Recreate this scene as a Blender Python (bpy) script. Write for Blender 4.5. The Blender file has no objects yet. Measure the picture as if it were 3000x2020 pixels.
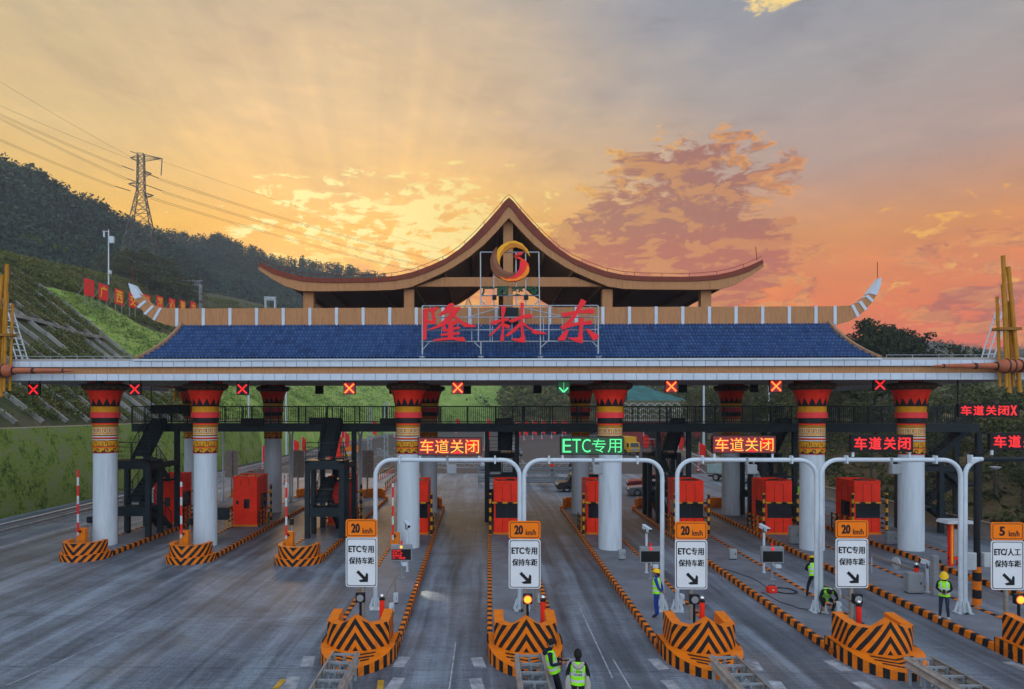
import bpy, math, random
import numpy as np
from mathutils import Vector, Matrix, noise as mnoise
from mathutils.geometry import tessellate_polygon
random.seed(7); RNG = np.random.default_rng(7)
S = bpy.context.scene; COL = S.collection; R = math.radians; PI = math.pi

# ---------------------------------------------------------------- camera
CAM_H = 7.6
YAW = R(1.3)
cd = bpy.data.cameras.new('camera'); cam = bpy.data.objects.new('camera', cd); COL.objects.link(cam)
cd.sensor_width = 36; cd.lens = 24.0; cd.clip_start = .1; cd.clip_end = 20000
cd.shift_x = 130/3000; cd.shift_y = 195/3000
cam.location = (0, 0, CAM_H); cam.rotation_euler = (R(90), 0, YAW)
S.camera = cam
def ray(px, py):                      # photo pixel (3000 wide) -> direction
    u = (px-1370)/2000; v = (1205-py)/2000; c, s = math.cos(YAW), math.sin(YAW)
    return (u*c-s, u*s+c, v)
def spot(px, py, z=0):                # the point at height z seen at a pixel
    d = ray(px, py); t = (z-CAM_H)/d[2]; return (d[0]*t, d[1]*t)
def at(px, py, Y):                    # the point at depth Y seen at a pixel -> (x, z)
    d = ray(px, py); t = Y/d[1]; return (d[0]*t, CAM_H+d[2]*t)

# ---------------------------------------------------------------- colour helpers
def lin(c):
    return tuple(((x/255)/12.92 if x/255 <= .04045 else ((x/255+.055)/1.055)**2.4) for x in c)
class G:                               # small node-graph writer
    def __init__(s, nt): s.nt = nt
    def n(s, t, **k):
        nd = s.nt.nodes.new(t)
        for a, b in k.items(): setattr(nd, a, b)
        return nd
    def put(s, sock, v):
        if v is None: return
        if hasattr(v, 'is_output'): s.nt.links.new(v, sock)
        else:
            if sock.type == 'RGBA' and hasattr(v, '__len__') and len(v) == 3: v = (*v, 1)
            sock.default_value = v
    def m(s, op, a, b=None, c=None, clamp=False):
        nd = s.n('ShaderNodeMath', operation=op, use_clamp=clamp)
        for i, v in enumerate((a, b, c)): s.put(nd.inputs[i], v)
        return nd.outputs[0]
    def mix(s, f, a, b, bt='MIX'):
        nd = s.n('ShaderNodeMix', data_type='RGBA', blend_type=bt)
        s.put(nd.inputs[0], f); s.put(nd.inputs[6], a); s.put(nd.inputs[7], b)
        return nd.outputs[2]
    def ss(s, x, e0, e1):
        nd = s.n('ShaderNodeMapRange', interpolation_type='SMOOTHSTEP')
        s.put(nd.inputs[0], x); nd.inputs[1].default_value = e0; nd.inputs[2].default_value = e1
        return nd.outputs[0]
    def ramp(s, f, stops, interp='LINEAR'):
        nd = s.n('ShaderNodeValToRGB'); cr = nd.color_ramp; cr.interpolation = interp
        while len(cr.elements) < len(stops): cr.elements.new(.5)
        for e, (p, c) in zip(cr.elements, stops): e.position = p; e.color = (*c, 1)
        s.put(nd.inputs[0], f); return nd.outputs[0]
    def noise(s, vec, scale, detail=4, rough=.55, dist=0):
        nd = s.n('ShaderNodeTexNoise'); s.put(nd.inputs['Vector'], vec)
        nd.inputs['Scale'].default_value = scale; nd.inputs['Detail'].default_value = detail
        nd.inputs['Roughness'].default_value = rough; nd.inputs['Distortion'].default_value = dist
        return nd.outputs[0]
    def comb(s, x, y, z):
        nd = s.n('ShaderNodeCombineXYZ')
        for i, v in enumerate((x, y, z)): s.put(nd.inputs[i], v)
        return nd.outputs[0]
    def sep(s, v):
        nd = s.n('ShaderNodeSeparateXYZ'); s.put(nd.inputs[0], v); return nd.outputs

# ---------------------------------------------------------------- world: a sunset sky
SUN_AZ, SUN_EL = R(-13.5), R(13)
W = bpy.data.worlds.new('World'); S.world = W; W.use_nodes = True
nt = W.node_tree; nt.nodes.clear(); g = G(nt)
tc = g.n('ShaderNodeTexCoord').outputs['Generated']
dx, dy, dz = g.sep(tc)
az = g.m('MULTIPLY', g.m('ARCTAN2', dx, dy), 180/PI)
el = g.m('MULTIPLY', g.m('ARCSINE', dz), 180/PI)
e = g.m('DIVIDE', el, 45.0, clamp=True)
def stops(l): return [(a/45, lin(c)) for a, c in l]
warm = g.ramp(e, stops([(0, (250, 138, 36)), (7, (255, 150, 38)), (10, (255, 168, 54)), (13.5, (255, 190, 84)), (17, (248, 200, 126)), (23, (230, 198, 154)), (31, (206, 186, 158)), (45, (150, 150, 160))]))
cool = g.ramp(e, stops([(0, (214, 118, 106)), (5, (226, 124, 100)), (9, (238, 142, 92)), (13, (222, 156, 104)), (18, (184, 160, 148)), (24, (164, 159, 158)), (31, (147, 152, 163)), (45, (120, 140, 165))]))
leftc = g.ramp(e, stops([(0, (255, 158, 55)), (9, (255, 186, 78)), (14, (246, 198, 108)), (20, (226, 198, 146)), (30, (198, 182, 154)), (45, (150, 150, 160))]))
wob = g.noise(g.comb(g.m('MULTIPLY', az, .03), g.m('MULTIPLY', el, .08), 3.1), 1.6, 4)
azw = g.m('ADD', az, g.m('MULTIPLY', g.m('SUBTRACT', wob, .5), 16))
azw = g.m('ADD', azw, g.m('MULTIPLY', g.m('SUBTRACT', el, 15), .35))
base = g.mix(g.ss(azw, -6, 26), warm, cool)
base = g.mix(g.ss(az, -16, -34), base, leftc)
# mottled veils and faint rays fanning from the hidden sun
sk = g.m('ADD', az, g.m('MULTIPLY', el, .6))
st = g.noise(g.comb(g.m('MULTIPLY', sk, .05), g.m('MULTIPLY', el, .15), 0), 2.0, 8, .62, .5)
st2 = g.noise(g.comb(g.m('MULTIPLY', sk, .14), g.m('MULTIPLY', el, .40), 3), 2.0, 7, .62, .4)
st = g.m('ADD', g.m('MULTIPLY', st, .62), g.m('MULTIPLY', st2, .38))
base = g.mix(g.m('MULTIPLY', g.ss(st, .48, .66), .55), base, g.mix(1.0, base, (1.24, 1.20, 1.14), 'MULTIPLY'))
base = g.mix(g.m('MULTIPLY', g.ss(st, .50, .34), .55), base, g.mix(1.0, base, (.80, .79, .82), 'MULTIPLY'))
th = g.m('ARCTAN2', g.m('SUBTRACT', el, 6), g.m('ADD', az, 9))
rn = g.noise(g.comb(g.m('MULTIPLY', th, 5.5), 0, 1), 1.6, 3, .5)
rf = g.m('MULTIPLY', g.ss(el, 12, 20), g.ss(el, 36, 24))
base = g.mix(g.m('MULTIPLY', g.m('MULTIPLY', g.ss(rn, .50, .66), rf), .40), base, g.mix(1.0, base, (1.14, 1.12, 1.08), 'MULTIPLY'))
base = g.mix(g.m('MULTIPLY', g.m('MULTIPLY', g.ss(rn, .48, .36), rf), .40), base, g.mix(1.0, base, (.88, .89, .93), 'MULTIPLY'))
def bump(caz, cel, raz, rel):
    a = g.m('DIVIDE', g.m('SUBTRACT', az, caz), raz); b = g.m('DIVIDE', g.m('SUBTRACT', el, cel), rel)
    r2 = g.m('ADD', g.m('MULTIPLY', a, a), g.m('MULTIPLY', b, b))
    return g.ss(r2, 1.0, 0.0)
pw = g.noise(g.comb(g.m('MULTIPLY', az, .12), g.m('MULTIPLY', el, .25), 2.2), 1.5, 3)
azp = g.m('ADD', az, g.m('MULTIPLY', g.m('SUBTRACT', pw, .5), 5))
warmaz = g.ss(az, -20, 32)
# cloud fields: density sampled twice, the second time a little towards the sun, so that sides facing it light up
def field(s, oa, oe, seed, big, small, wb, ws):
    A = g.m('ADD', azp, oa) if oa else azp; E_ = g.m('ADD', el, oe) if oe else el
    a_ = g.noise(g.comb(g.m('MULTIPLY', A, big), g.m('MULTIPLY', E_, big*2.4), seed), 2.0, 4, .55, .4)
    b_ = g.noise(g.comb(g.m('MULTIPLY', A, small), g.m('MULTIPLY', E_, small*2.1), seed+3), 2.0, 9, .60, .15)
    return g.m('ADD', g.m('MULTIPLY', a_, wb), g.m('ADD', g.m('MULTIPLY', b_, ws), .5-.5*(wb+ws)))
# small bright clouds over the sunset
msk = g.m('ADD', g.m('MULTIPLY', bump(-9.5, 13.5, 19, 8.5), 1.18), g.m('ADD', g.m('MULTIPLY', bump(9, 19, 20, 9), .55), g.m('MULTIPLY', bump(34, 11, 11, 9), .75)))
f1 = g.m('ADD', field(0, 0, 0, 9.6, .16, .34, .7, .9), g.m('MULTIPLY', g.m('SUBTRACT', msk, .86), .32))
glow = g.m('MULTIPLY', g.ss(f1, .535, .67), g.ss(msk, .06, .34))
sky = g.mix(g.m('MULTIPLY', glow, .95), base, g.mix(warmaz, lin((255, 246, 170)), lin((250, 190, 110))))
# cloud banks
mk2 = g.m('ADD', g.m('ADD', g.m('MULTIPLY', bump(16.5, 15, 11.5, 8.5), 1.1), g.m('MULTIPLY', bump(10, 9.5, 21, 7.5), 1.05)), g.m('ADD', g.m('MULTIPLY', bump(-10, 8.5, 18, 5), .85), g.m('MULTIPLY', bump(38, 8, 11, 6), .75)))
mb2 = g.m('MULTIPLY', g.m('SUBTRACT', mk2, .58), .33)
fa = field(0, 0, 0, 1.7, .105, .30, .95, .95); fb = field(0, -.9, -.75, 1.7, .105, .30, .95, .95)
d2 = g.m('ADD', fa, mb2)
lit = g.ss(g.m('SUBTRACT', fa, fb), -.03, .13)
thin = g.ss(d2, .66, .52)
dkc = g.mix(g.ss(az, -14, 14), lin((234, 132, 44)), lin((184, 104, 86)))
dkc = g.mix(g.m('MULTIPLY', g.ss(el, 11, 16), .65), dkc, lin((146, 108, 96)))
ltc = g.mix(warmaz, lin((255, 224, 118)), lin((244, 172, 108)))
cl = g.mix(g.m('MULTIPLY', lit, g.m('ADD', g.m('MULTIPLY', thin, .55), .40)), dkc, ltc)
sky = g.mix(g.m('MULTIPLY', g.m('MULTIPLY', g.ss(d2, .46, .60), .90), g.ss(mk2, .05, .32)), sky, cl)
n4 = g.noise(g.comb(g.m('MULTIPLY', azp, .30), g.m('MULTIPLY', el, .75), 4.1), 2.0, 8, .62, .2)
# the one bright cloud high up, and the low glow near the hidden sun
hb = g.m('ADD', n4, g.m('MULTIPLY', g.m('SUBTRACT', bump(22.6, 31.0, 4.8, 4.0), .75), .5))
sky = g.mix(g.ss(hb, .36, .56), sky, lin((255, 226, 160)))
sky = g.mix(g.m('MULTIPLY', bump(-13.5, 10.5, 9, 4), .45), sky, lin((255, 185, 55)))
hs = g.n('ShaderNodeHueSaturation'); hs.inputs['Saturation'].default_value = 1.16; g.put(hs.inputs['Color'], sky); sky = g.mix(1.0, hs.outputs[0], (.97, .955, .95), 'MULTIPLY')
# the rest of the dome, which lights the side the camera sees
back = g.mix(g.ss(el, 0, 70), (1.50, 1.72, 2.02), (1.05, 1.28, 1.62))
sky = g.mix(g.ss(dy, .25, -.35), sky, back)
sky = g.mix(g.ss(el, 36, 62), sky, (.62, .78, 1.02))
sky = g.mix(g.ss(el, -1, -8), sky, (.12, .12, .12))
bg = g.n('ShaderNodeBackground'); g.put(bg.inputs[0], sky); bg.inputs[1].default_value = 1.0
nish = g.n('ShaderNodeTexSky', sky_type='NISHITA', sun_disc=False, sun_elevation=SUN_EL, sun_rotation=SUN_AZ, dust_density=3)
bg2 = g.n('ShaderNodeBackground'); g.put(bg2.inputs[0], nish.outputs[0]); bg2.inputs[1].default_value = .004
ad = g.n('ShaderNodeAddShader'); nt.links.new(bg.outputs[0], ad.inputs[0]); nt.links.new(bg2.outputs[0], ad.inputs[1])
ow = g.n('ShaderNodeOutputWorld'); nt.links.new(ad.outputs[0], ow.inputs[0])
# sun, just above the left-hand ridge, softened by cloud
sd = bpy.data.lights.new('sun', 'SUN'); sd.energy = .8; sd.angle = R(10); sd.color = (1, .62, .32)
so = bpy.data.objects.new('sun', sd); COL.objects.link(so)
so.rotation_euler = Vector((-math.sin(SUN_AZ)*math.cos(SUN_EL), -math.cos(SUN_AZ)*math.cos(SUN_EL), -math.sin(SUN_EL))).to_track_quat('-Z', 'Y').to_euler()
so.location = (-60, 200, 90)
S.view_settings.view_transform = 'Standard'; S.view_settings.look = 'None'
S.view_settings.exposure = 0; S.view_settings.gamma = 1
S.cycles.use_denoising = True; S.cycles.max_bounces = 6; S.cycles.transparent_max_bounces = 6
S.cycles.volume_bounces = 0; S.cycles.sample_clamp_indirect = 4

# ---------------------------------------------------------------- mesh builder
class MB:
    def __init__(s): s.v = []; s.f = []; s.mi = []; s.uv = {}
    def add(s, vs, fs, m=0, uvs=None):
        o = len(s.v); s.v += [tuple(p) for p in vs]
        for i, f in enumerate(fs):
            if uvs: s.uv[len(s.f)] = [uvs[k] for k in f]
            s.f.append(tuple(o+k for k in f)); s.mi.append(m)
        return s
    def box(s, x0, x1, y0, y1, z0, z1, m=0):
        return s.add([(x0, y0, z0), (x1, y0, z0), (x1, y1, z0), (x0, y1, z0), (x0, y0, z1), (x1, y0, z1), (x1, y1, z1), (x0, y1, z1)],
                     [(3, 2, 1, 0), (4, 5, 6, 7), (0, 1, 5, 4), (1, 2, 6, 5), (2, 3, 7, 6), (3, 0, 4, 7)], m)
    def bar(s, a, b, w, h=None, m=0, up=(0, 0, 1)):
        h = h or w; a = Vector(a); b = Vector(b); d = (b-a).normalized(); u = Vector(up)
        if abs(d.dot(u)) > .98: u = Vector((0, 1, 0))
        x = d.cross(u).normalized()*(w/2); y = x.cross(d).normalized()*(h/2)
        vs = [p+i*x+j*y for p in (a, b) for i, j in ((-1, -1), (1, -1), (1, 1), (-1, 1))]
        return s.add(vs, [(0, 1, 2, 3)[::-1], (4, 5, 6, 7), (0, 1, 5, 4), (1, 2, 6, 5), (2, 3, 7, 6), (3, 0, 4, 7)], m)
    def tube(s, pts, r, n=8, m=0, cap=True):
        pts = [Vector(p) for p in pts]; k = len(pts); rs = r if hasattr(r, '__len__') else [r]*k
        vs = []; prev = None
        for i, p in enumerate(pts):
            d = (pts[min(i+1, k-1)]-pts[max(i-1, 0)]).normalized()
            if prev is None:
                x = d.cross(Vector((0, 0, 1)) if abs(d.z) < .9 else Vector((0, 1, 0))).normalized()
            else: x = (prev-d*prev.dot(d)).normalized()
            prev = x; y = d.cross(x)
            vs += [p+(x*math.cos(2*PI*j/n)+y*math.sin(2*PI*j/n))*rs[i] for j in range(n)]
        fs = [(i*n+j, i*n+(j+1) % n, (i+1)*n+(j+1) % n, (i+1)*n+j) for i in range(k-1) for j in range(n)]
        if cap: fs += [tuple(range(n))[::-1], tuple((k-1)*n+j for j in range(n))]
        return s.add(vs, fs, m)
    def lathe(s, prof, n=24, c=(0, 0, 0), m=0, ms=None, a0=0, a1=2*PI, uv=False):
        full = abs(a1-a0-2*PI) < 1e-6; nn = n if full else n+1
        vs = [(c[0]+r*math.cos(a0+(a1-a0)*j/n), c[1]+r*math.sin(a0+(a1-a0)*j/n), c[2]+z) for r, z in prof for j in range(nn)]
        for i in range(len(prof)-1):
            s.add([vs[i*nn+j] for j in range(nn)]+[vs[(i+1)*nn+j] for j in range(nn)],
                  [(j, (j+1) % nn, nn+(j+1) % nn, nn+j) for j in range(n)], ms[i] if ms else m)
        return s
    def cyl(s, c, r, z0, z1, n=12, m=0): return s.lathe([(0.0001, z0), (r, z0), (r, z1), (0.0001, z1)], n, (c[0], c[1], 0), m)
    def prism(s, poly, y0, y1, m=0, axis='y', ms=None):
        # polygon in (a, b) pushed from y0 to y1; axis y: (a, y, b); x: (y, a, b); z: (a, b, y)
        A = sum(poly[i][0]*poly[(i+1) % len(poly)][1]-poly[(i+1) % len(poly)][0]*poly[i][1] for i in range(len(poly)))
        if (A < 0) == (axis in 'yz' if axis != 'z' else True): poly = poly[::-1]
        f3 = {'y': lambda a, b, y: (a, y, b), 'x': lambda a, b, y: (y, a, b), 'z': lambda a, b, y: (a, b, y)}[axis]
        if axis == 'y' : pass
        k = len(poly); vs = [f3(a, b, y0) for a, b in poly]+[f3(a, b, y1) for a, b in poly]
        tri = tessellate_polygon([[Vector((a, b, 0)) for a, b in poly]])
        fs = [tuple(t) for t in tri]+[tuple(k+i for i in t[::-1]) for t in tri]
        s.add(vs, fs, m); s.add(vs, [(i, (i+1) % k, k+(i+1) % k, k+i) for i in range(k)], m if ms is None else ms)
        s.fix = True
        return s
    def build(s, name, mats, parent=None, smooth=False, bevel=0, bseg=1, loc=None):
        me = bpy.data.meshes.new(name); me.from_pydata(s.v, [], s.f)
        mats = mats if isinstance(mats, (list, tuple)) else [mats]
        for m in mats: me.materials.append(m)
        if len(mats) > 1: me.polygons.foreach_set('material_index', s.mi)
        if s.uv:
            l = me.uv_layers.new(name='UVMap')
            for fi, u in s.uv.items():
                for k, li in enumerate(me.polygons[fi].loop_indices): l.data[li].uv = u[k]
        me.validate()
        import bmesh
        bm = bmesh.new(); bm.from_mesh(me)
        bmesh.ops.remove_doubles(bm, verts=bm.verts, dist=1e-5) if (bevel or smooth) else None
        bmesh.ops.recalc_face_normals(bm, faces=bm.faces)
        if smooth:
            for f in bm.faces: f.smooth = True
            for ed in bm.edges:
                if len(ed.link_faces) == 2 and ed.calc_face_angle(0) > R(38): ed.smooth = False
        bm.to_mesh(me); bm.free()
        return link(name, me, parent, bevel, bseg, loc)
def link(name, me, parent=None, bevel=0, bseg=1, loc=None):
    o = bpy.data.objects.new(name, me); COL.objects.link(o)
    if parent: o.parent = parent
    if loc: o.location = loc
    if bevel:
        b = o.modifiers.new('edge', 'BEVEL'); b.width = bevel; b.segments = bseg; b.limit_method = 'ANGLE'; b.angle_limit = R(40)
    return o
def tag(o, label, cat, group=None, kind=None):
    o['label'] = label; o['category'] = cat
    if group: o['group'] = group
    if kind: o['kind'] = kind
    return o
def thing(name, label, cat, loc=(0, 0, 0), rz=0, group=None):
    o = bpy.data.objects.new(name, None); COL.objects.link(o); o.location = loc; o.rotation_euler = (0, 0, rz)
    o.empty_display_size = .2
    return tag(o, label, cat, group)
def struct(o, label=None):
    o['kind'] = 'structure'
    if label: o['label'] = label
    return o
def dup(o, parent=None, **k):
    kids = list(o.children)
    c = o.copy(); COL.objects.link(c)
    if parent: c.parent = parent
    for ch in kids: dup(ch, c)
    for a, b in k.items():
        if a in ('loc', 'rz', 'scale'):
            if a == 'loc': c.location = b
            if a == 'rz': c.rotation_euler = (0, 0, b)
            if a == 'scale': c.scale = (b, b, b) if not hasattr(b, '__len__') else b
        else: c[a] = b
    return c
def npmesh(name, V, F, mats, mi=None, parent=None, smooth=False):
    me = bpy.data.meshes.new(name); V = np.asarray(V, np.float32); F = np.asarray(F, np.int32)
    k = F.shape[1]; me.vertices.add(len(V)); me.vertices.foreach_set('co', V.ravel())
    me.loops.add(F.size); me.loops.foreach_set('vertex_index', F.ravel())
    me.polygons.add(len(F)); me.polygons.foreach_set('loop_start', np.arange(0, F.size, k, dtype=np.int32))
    me.polygons.foreach_set('loop_total', np.full(len(F), k, np.int32))
    for m in (mats if isinstance(mats, (list, tuple)) else [mats]): me.materials.append(m)
    if mi is not None: me.polygons.foreach_set('material_index', np.asarray(mi, np.int32))
    if smooth: me.polygons.foreach_set('use_smooth', np.ones(len(F), bool))
    me.update(calc_edges=True); me.validate()
    o = bpy.data.objects.new(name, me); COL.objects.link(o)
    if parent: o.parent = parent
    return o
_tc = {}
def text_me(body, bold=0.0):
    if (body, bold) in _tc: return _tc[(body, bold)]
    c = bpy.data.curves.new('lettering', 'FONT'); c.body = body; c.offset = bold; c.resolution_u = 3
    o = bpy.data.objects.new('lettering', c); COL.objects.link(o)
    me = bpy.data.meshes.new_from_object(o.evaluated_get(bpy.context.evaluated_depsgraph_get()))
    bpy.data.objects.remove(o); V = np.array([v.co[:2] for v in me.vertices]); V -= V.min(0); V /= V.max(0)
    _tc[(body, bold)] = (V, [tuple(p.vertices) for p in me.polygons]); bpy.data.meshes.remove(me)
    return _tc[(body, bold)]
def write(mb, body, x0, x1, z0, z1, y, m=0, bold=0.0, face=-1):
    V, F = text_me(body, bold)
    xs = x0+V[:, 0]*(x1-x0) if face < 0 else x1-V[:, 0]*(x1-x0)
    mb.add([(a, y, b) for a, b in zip(xs, z0+V[:, 1]*(z1-z0))], F, m)
def write_apart(name, body, x0, x1, z0, z1, y, mat_, parent, bold=0.0):
    mb = MB(); write(mb, body, x0, x1, z0, z1, y, 0, bold); return mb.build(name, mat_, parent)

# ---------------------------------------------------------------- materials
def mat(name, col, rough=.6, var=.18, scale=3.0, metal=0, bump=0, bsc=40, grime=0, spec=.18, stretch=None):
    m = bpy.data.materials.new(name); m.use_nodes = True; nt = m.node_tree; g = G(nt); b = nt.nodes['Principled BSDF']
    co = g.n('ShaderNodeTexCoord').outputs['Object']
    if stretch:
        mp = g.n('ShaderNodeMapping'); g.put(mp.inputs[0], co); mp.inputs['Scale'].default_value = stretch; co = mp.outputs[0]
    n = g.noise(co, scale, 5, .6); lo = tuple(c*(1-var) for c in col); hi = tuple(min(1, c*(1+var)) for c in col)
    c = g.ramp(n, [(.3, lo), (.7, hi)])
    if grime:
        n2 = g.noise(co, scale*.35, 7, .7, .6); c = g.mix(g.m('MULTIPLY', g.ss(n2, .5, .68), grime), c, tuple(x*.35 for x in col))
    g.put(b.inputs['Base Color'], c)
    g.put(b.inputs['Roughness'], g.m('ADD', g.m('MULTIPLY', n, .2), rough-.1))
    b.inputs['Metallic'].default_value = metal; b.inputs['Specular IOR Level'].default_value = spec
    if bump:
        bp = g.n('ShaderNodeBump'); bp.inputs['Strength'].default_value = bump; bp.inputs['Distance'].default_value = .02
        g.put(bp.inputs['Height'], g.noise(co, bsc, 4)); nt.links.new(bp.outputs[0], b.inputs['Normal'])
    return m
def lamp(name, col, s=1.0):
    m = bpy.data.materials.new(name); m.use_nodes = True; nt = m.node_tree; b = nt.nodes['Principled BSDF']
    b.inputs['Base Color'].default_value = (.02, .02, .02, 1); b.inputs['Emission Color'].default_value = (*col, 1); b.inputs['Emission Strength'].default_value = s
    return m
def stripes(name, c1, c2, expr, duty=.5, rough=.55, wear=.35):
    # painted stripes: expr(g, object xyz, uv) gives a value whose fraction picks the colour
    m = bpy.data.materials.new(name); m.use_nodes = True; nt = m.node_tree; g = G(nt); b = nt.nodes['Principled BSDF']
    t = g.n('ShaderNodeTexCoord'); o = g.sep(t.outputs['Object']); u = g.sep(t.outputs['UV'])
    n = g.noise(t.outputs['Object'], 6, 5, .65)
    v = g.m('ADD', expr(g, o, u), g.m('MULTIPLY', g.m('SUBTRACT', g.noise(t.outputs['Object'], 9, 2), .5), .03))
    f = g.m('LESS_THAN', g.m('FRACT', v), duty)
    a = g.mix(g.ss(n, .35, .75), tuple(x*1.08 for x in c1), tuple(x*.8 for x in c1))
    c = g.mix(f, a, c2)
    c = g.mix(g.m('MULTIPLY', g.ss(n, .6, .72), wear), c, (.16, .13, .10))
    g.put(b.inputs['Base Color'], c); b.inputs['Roughness'].default_value = rough; b.inputs['Specular IOR Level'].default_value = .18
    return m
ORANGE = (.70, .165, .004); BLACK = (.012, .013, .014)
M = {}
M['white_paint'] = mat('white_paint', (.52, .57, .61), .5, .07, 1.6, grime=.22, stretch=(3, 3, .35))
M['white_metal'] = mat('white_metal', (.52, .57, .61), .35, .06, 4, grime=.15)
M['panel_white'] = mat('panel_white', (.50, .55, .61), .5, .07, 1.5, grime=.12)
M['tan'] = mat('tan_cladding', (.40, .185, .075), .6, .16, 3, grime=.3, stretch=(6, 6, .6))
M['tan_dark'] = mat('tan_soffit', (.30, .17, .095), .7, .15, 3, grime=.3, stretch=(.6, 5, .6))
M['soffit'] = mat('soffit_paint', (.36, .32, .30), .7, .08, 1)
M['dark_red'] = mat('dark_red_fascia', (.17, .035, .018), .55, .2, 3)
M['wood_dark'] = mat('dark_timber_lining', (.40, .21, .115), .7, .25, 2, stretch=(.4, 8, 8))
M['red'] = mat('red_paint', (.80, .026, .008), .5, .16, 3, grime=.15)
M['booth_red'] = mat('booth_red', (.88, .030, .006), .42, .12, 2, grime=.25)
M['pink_red'] = mat('pink_red', (.80, .045, .045), .5, .1, 3)
M['sign_red'] = mat('sign_red', (.80, .018, .025), .4, .1, 3)
M['orange'] = mat('orange_paint', ORANGE, .5, .14, 4, grime=.3)
M['yellow'] = mat('yellow_paint', (.70, .36, .008), .5, .15, 4)
M['ochre'] = mat('ochre_paint', (.62, .26, .006), .55, .14, 4, grime=.2)
M['black'] = mat('black_paint', BLACK, .5, .2, 4)
M['steel'] = mat('dark_steel', (.013, .021, .025), .5, .25, 2, grime=.2)
M['steel_tread'] = mat('stair_tread', (.020, .027, .03), .65, .3, 6)
M['galv'] = mat('galvanised_steel', (.36, .39, .41), .42, .15, 5, metal=.55, grime=.25)
M['rust'] = mat('weathered_rail', (.36, .31, .27), .5, .25, 4, metal=.4, grime=.5)
M['conc'] = mat('island_concrete', (.16, .168, .19), .6, .22, 1.2, bump=.15, grime=.35)
M['conc_light'] = mat('pale_concrete', (.27, .25, .22), .8, .18, 1.0, bump=.15, grime=.35)
M['conc_tan'] = mat('tan_concrete', (.25, .19, .14), .8, .2, 1.5, grime=.3)
M['glass'] = mat('dark_glass', (.012, .014, .017), .12, .2, 1, spec=.4)
M['grey'] = mat('grey_paint', (.24, .25, .26), .5, .12, 3, grime=.2)
M['grey_light'] = mat('light_grey_paint', (.45, .46, .47), .5, .1, 3, grime=.2)
M['sign_back'] = mat('sign_back', (.30, .22, .19), .55, .15, 3, metal=.3)
M['green_sign'] = mat('green_letters', (.012, .07, .035), .5, .1, 3)
M['gold'] = mat('gold_bamboo', (.40, .17, .008), .42, .2, 3, stretch=(3, 3, .4))
M['gold_dark'] = mat('dark_gold', (.25, .105, .012), .5, .2, 3)
M['copper'] = mat('copper_brown', (.36, .10, .045), .45, .18, 2)
M['led_face'] = mat('led_face', (.01, .009, .009), .5, .2, 3)
M['led_glow'] = lamp('led_face_glow', (.16, .0008, .0005), 1.0)
M['led_hot'] = lamp('led_hot', (1, .56, .05), 1.3)
M['led_red'] = lamp('led_red', (1, .003, .002), 1.0)
M['led_green'] = lamp('led_green', (.10, 1, .32), 1.25)
M['led_green_glow'] = lamp('led_green_glow', (.001, .05, .006), .8)
M['amber'] = lamp('amber_lamp', (1, .52, .03), 1.5)
M['amber_rim'] = lamp('amber_rim', (.9, .07, .01), 1.0)
M['tyre'] = mat('tyre', (.015, .015, .016), .8, .2, 8)
M['chrome'] = mat('chrome', (.7, .7, .7), .15, .05, 3, metal=.95)
M['skin'] = mat('skin', (.30, .145, .09), .55, .1, 8)
M['hair'] = mat('hair', (.008, .007, .007), .6, .2, 20)
M['hivis'] = mat('hivis', (.28, .80, .008), .6, .15, 8)
M['reflective'] = mat('reflective_tape', (.50, .52, .50), .4, .08, 8)
M['navy'] = mat('navy_cloth', (.010, .014, .030), .75, .3, 10)
M['blue'] = mat('blue_overalls', (.012, .035, .22), .75, .25, 8)
M['charcoal'] = mat('charcoal_cloth', (.011, .012, .014), .75, .3, 10)
M['beige_cloth'] = mat('beige_cloth', (.34, .31, .27), .8, .15, 8)
M['jeans'] = mat('jeans', (.02, .03, .06), .8, .3, 10)
M['helmet'] = mat('helmet_yellow', (.72, .42, .01), .35, .08, 5)
M['shoe'] = mat('shoe', (.35, .33, .30), .7, .2, 8)
M['flag'] = mat('flag_cloth', (.70, .02, .015), .75, .2, 3)
M['cone'] = mat('cone_red', (.66, .05, .02), .5, .1, 4)

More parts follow.
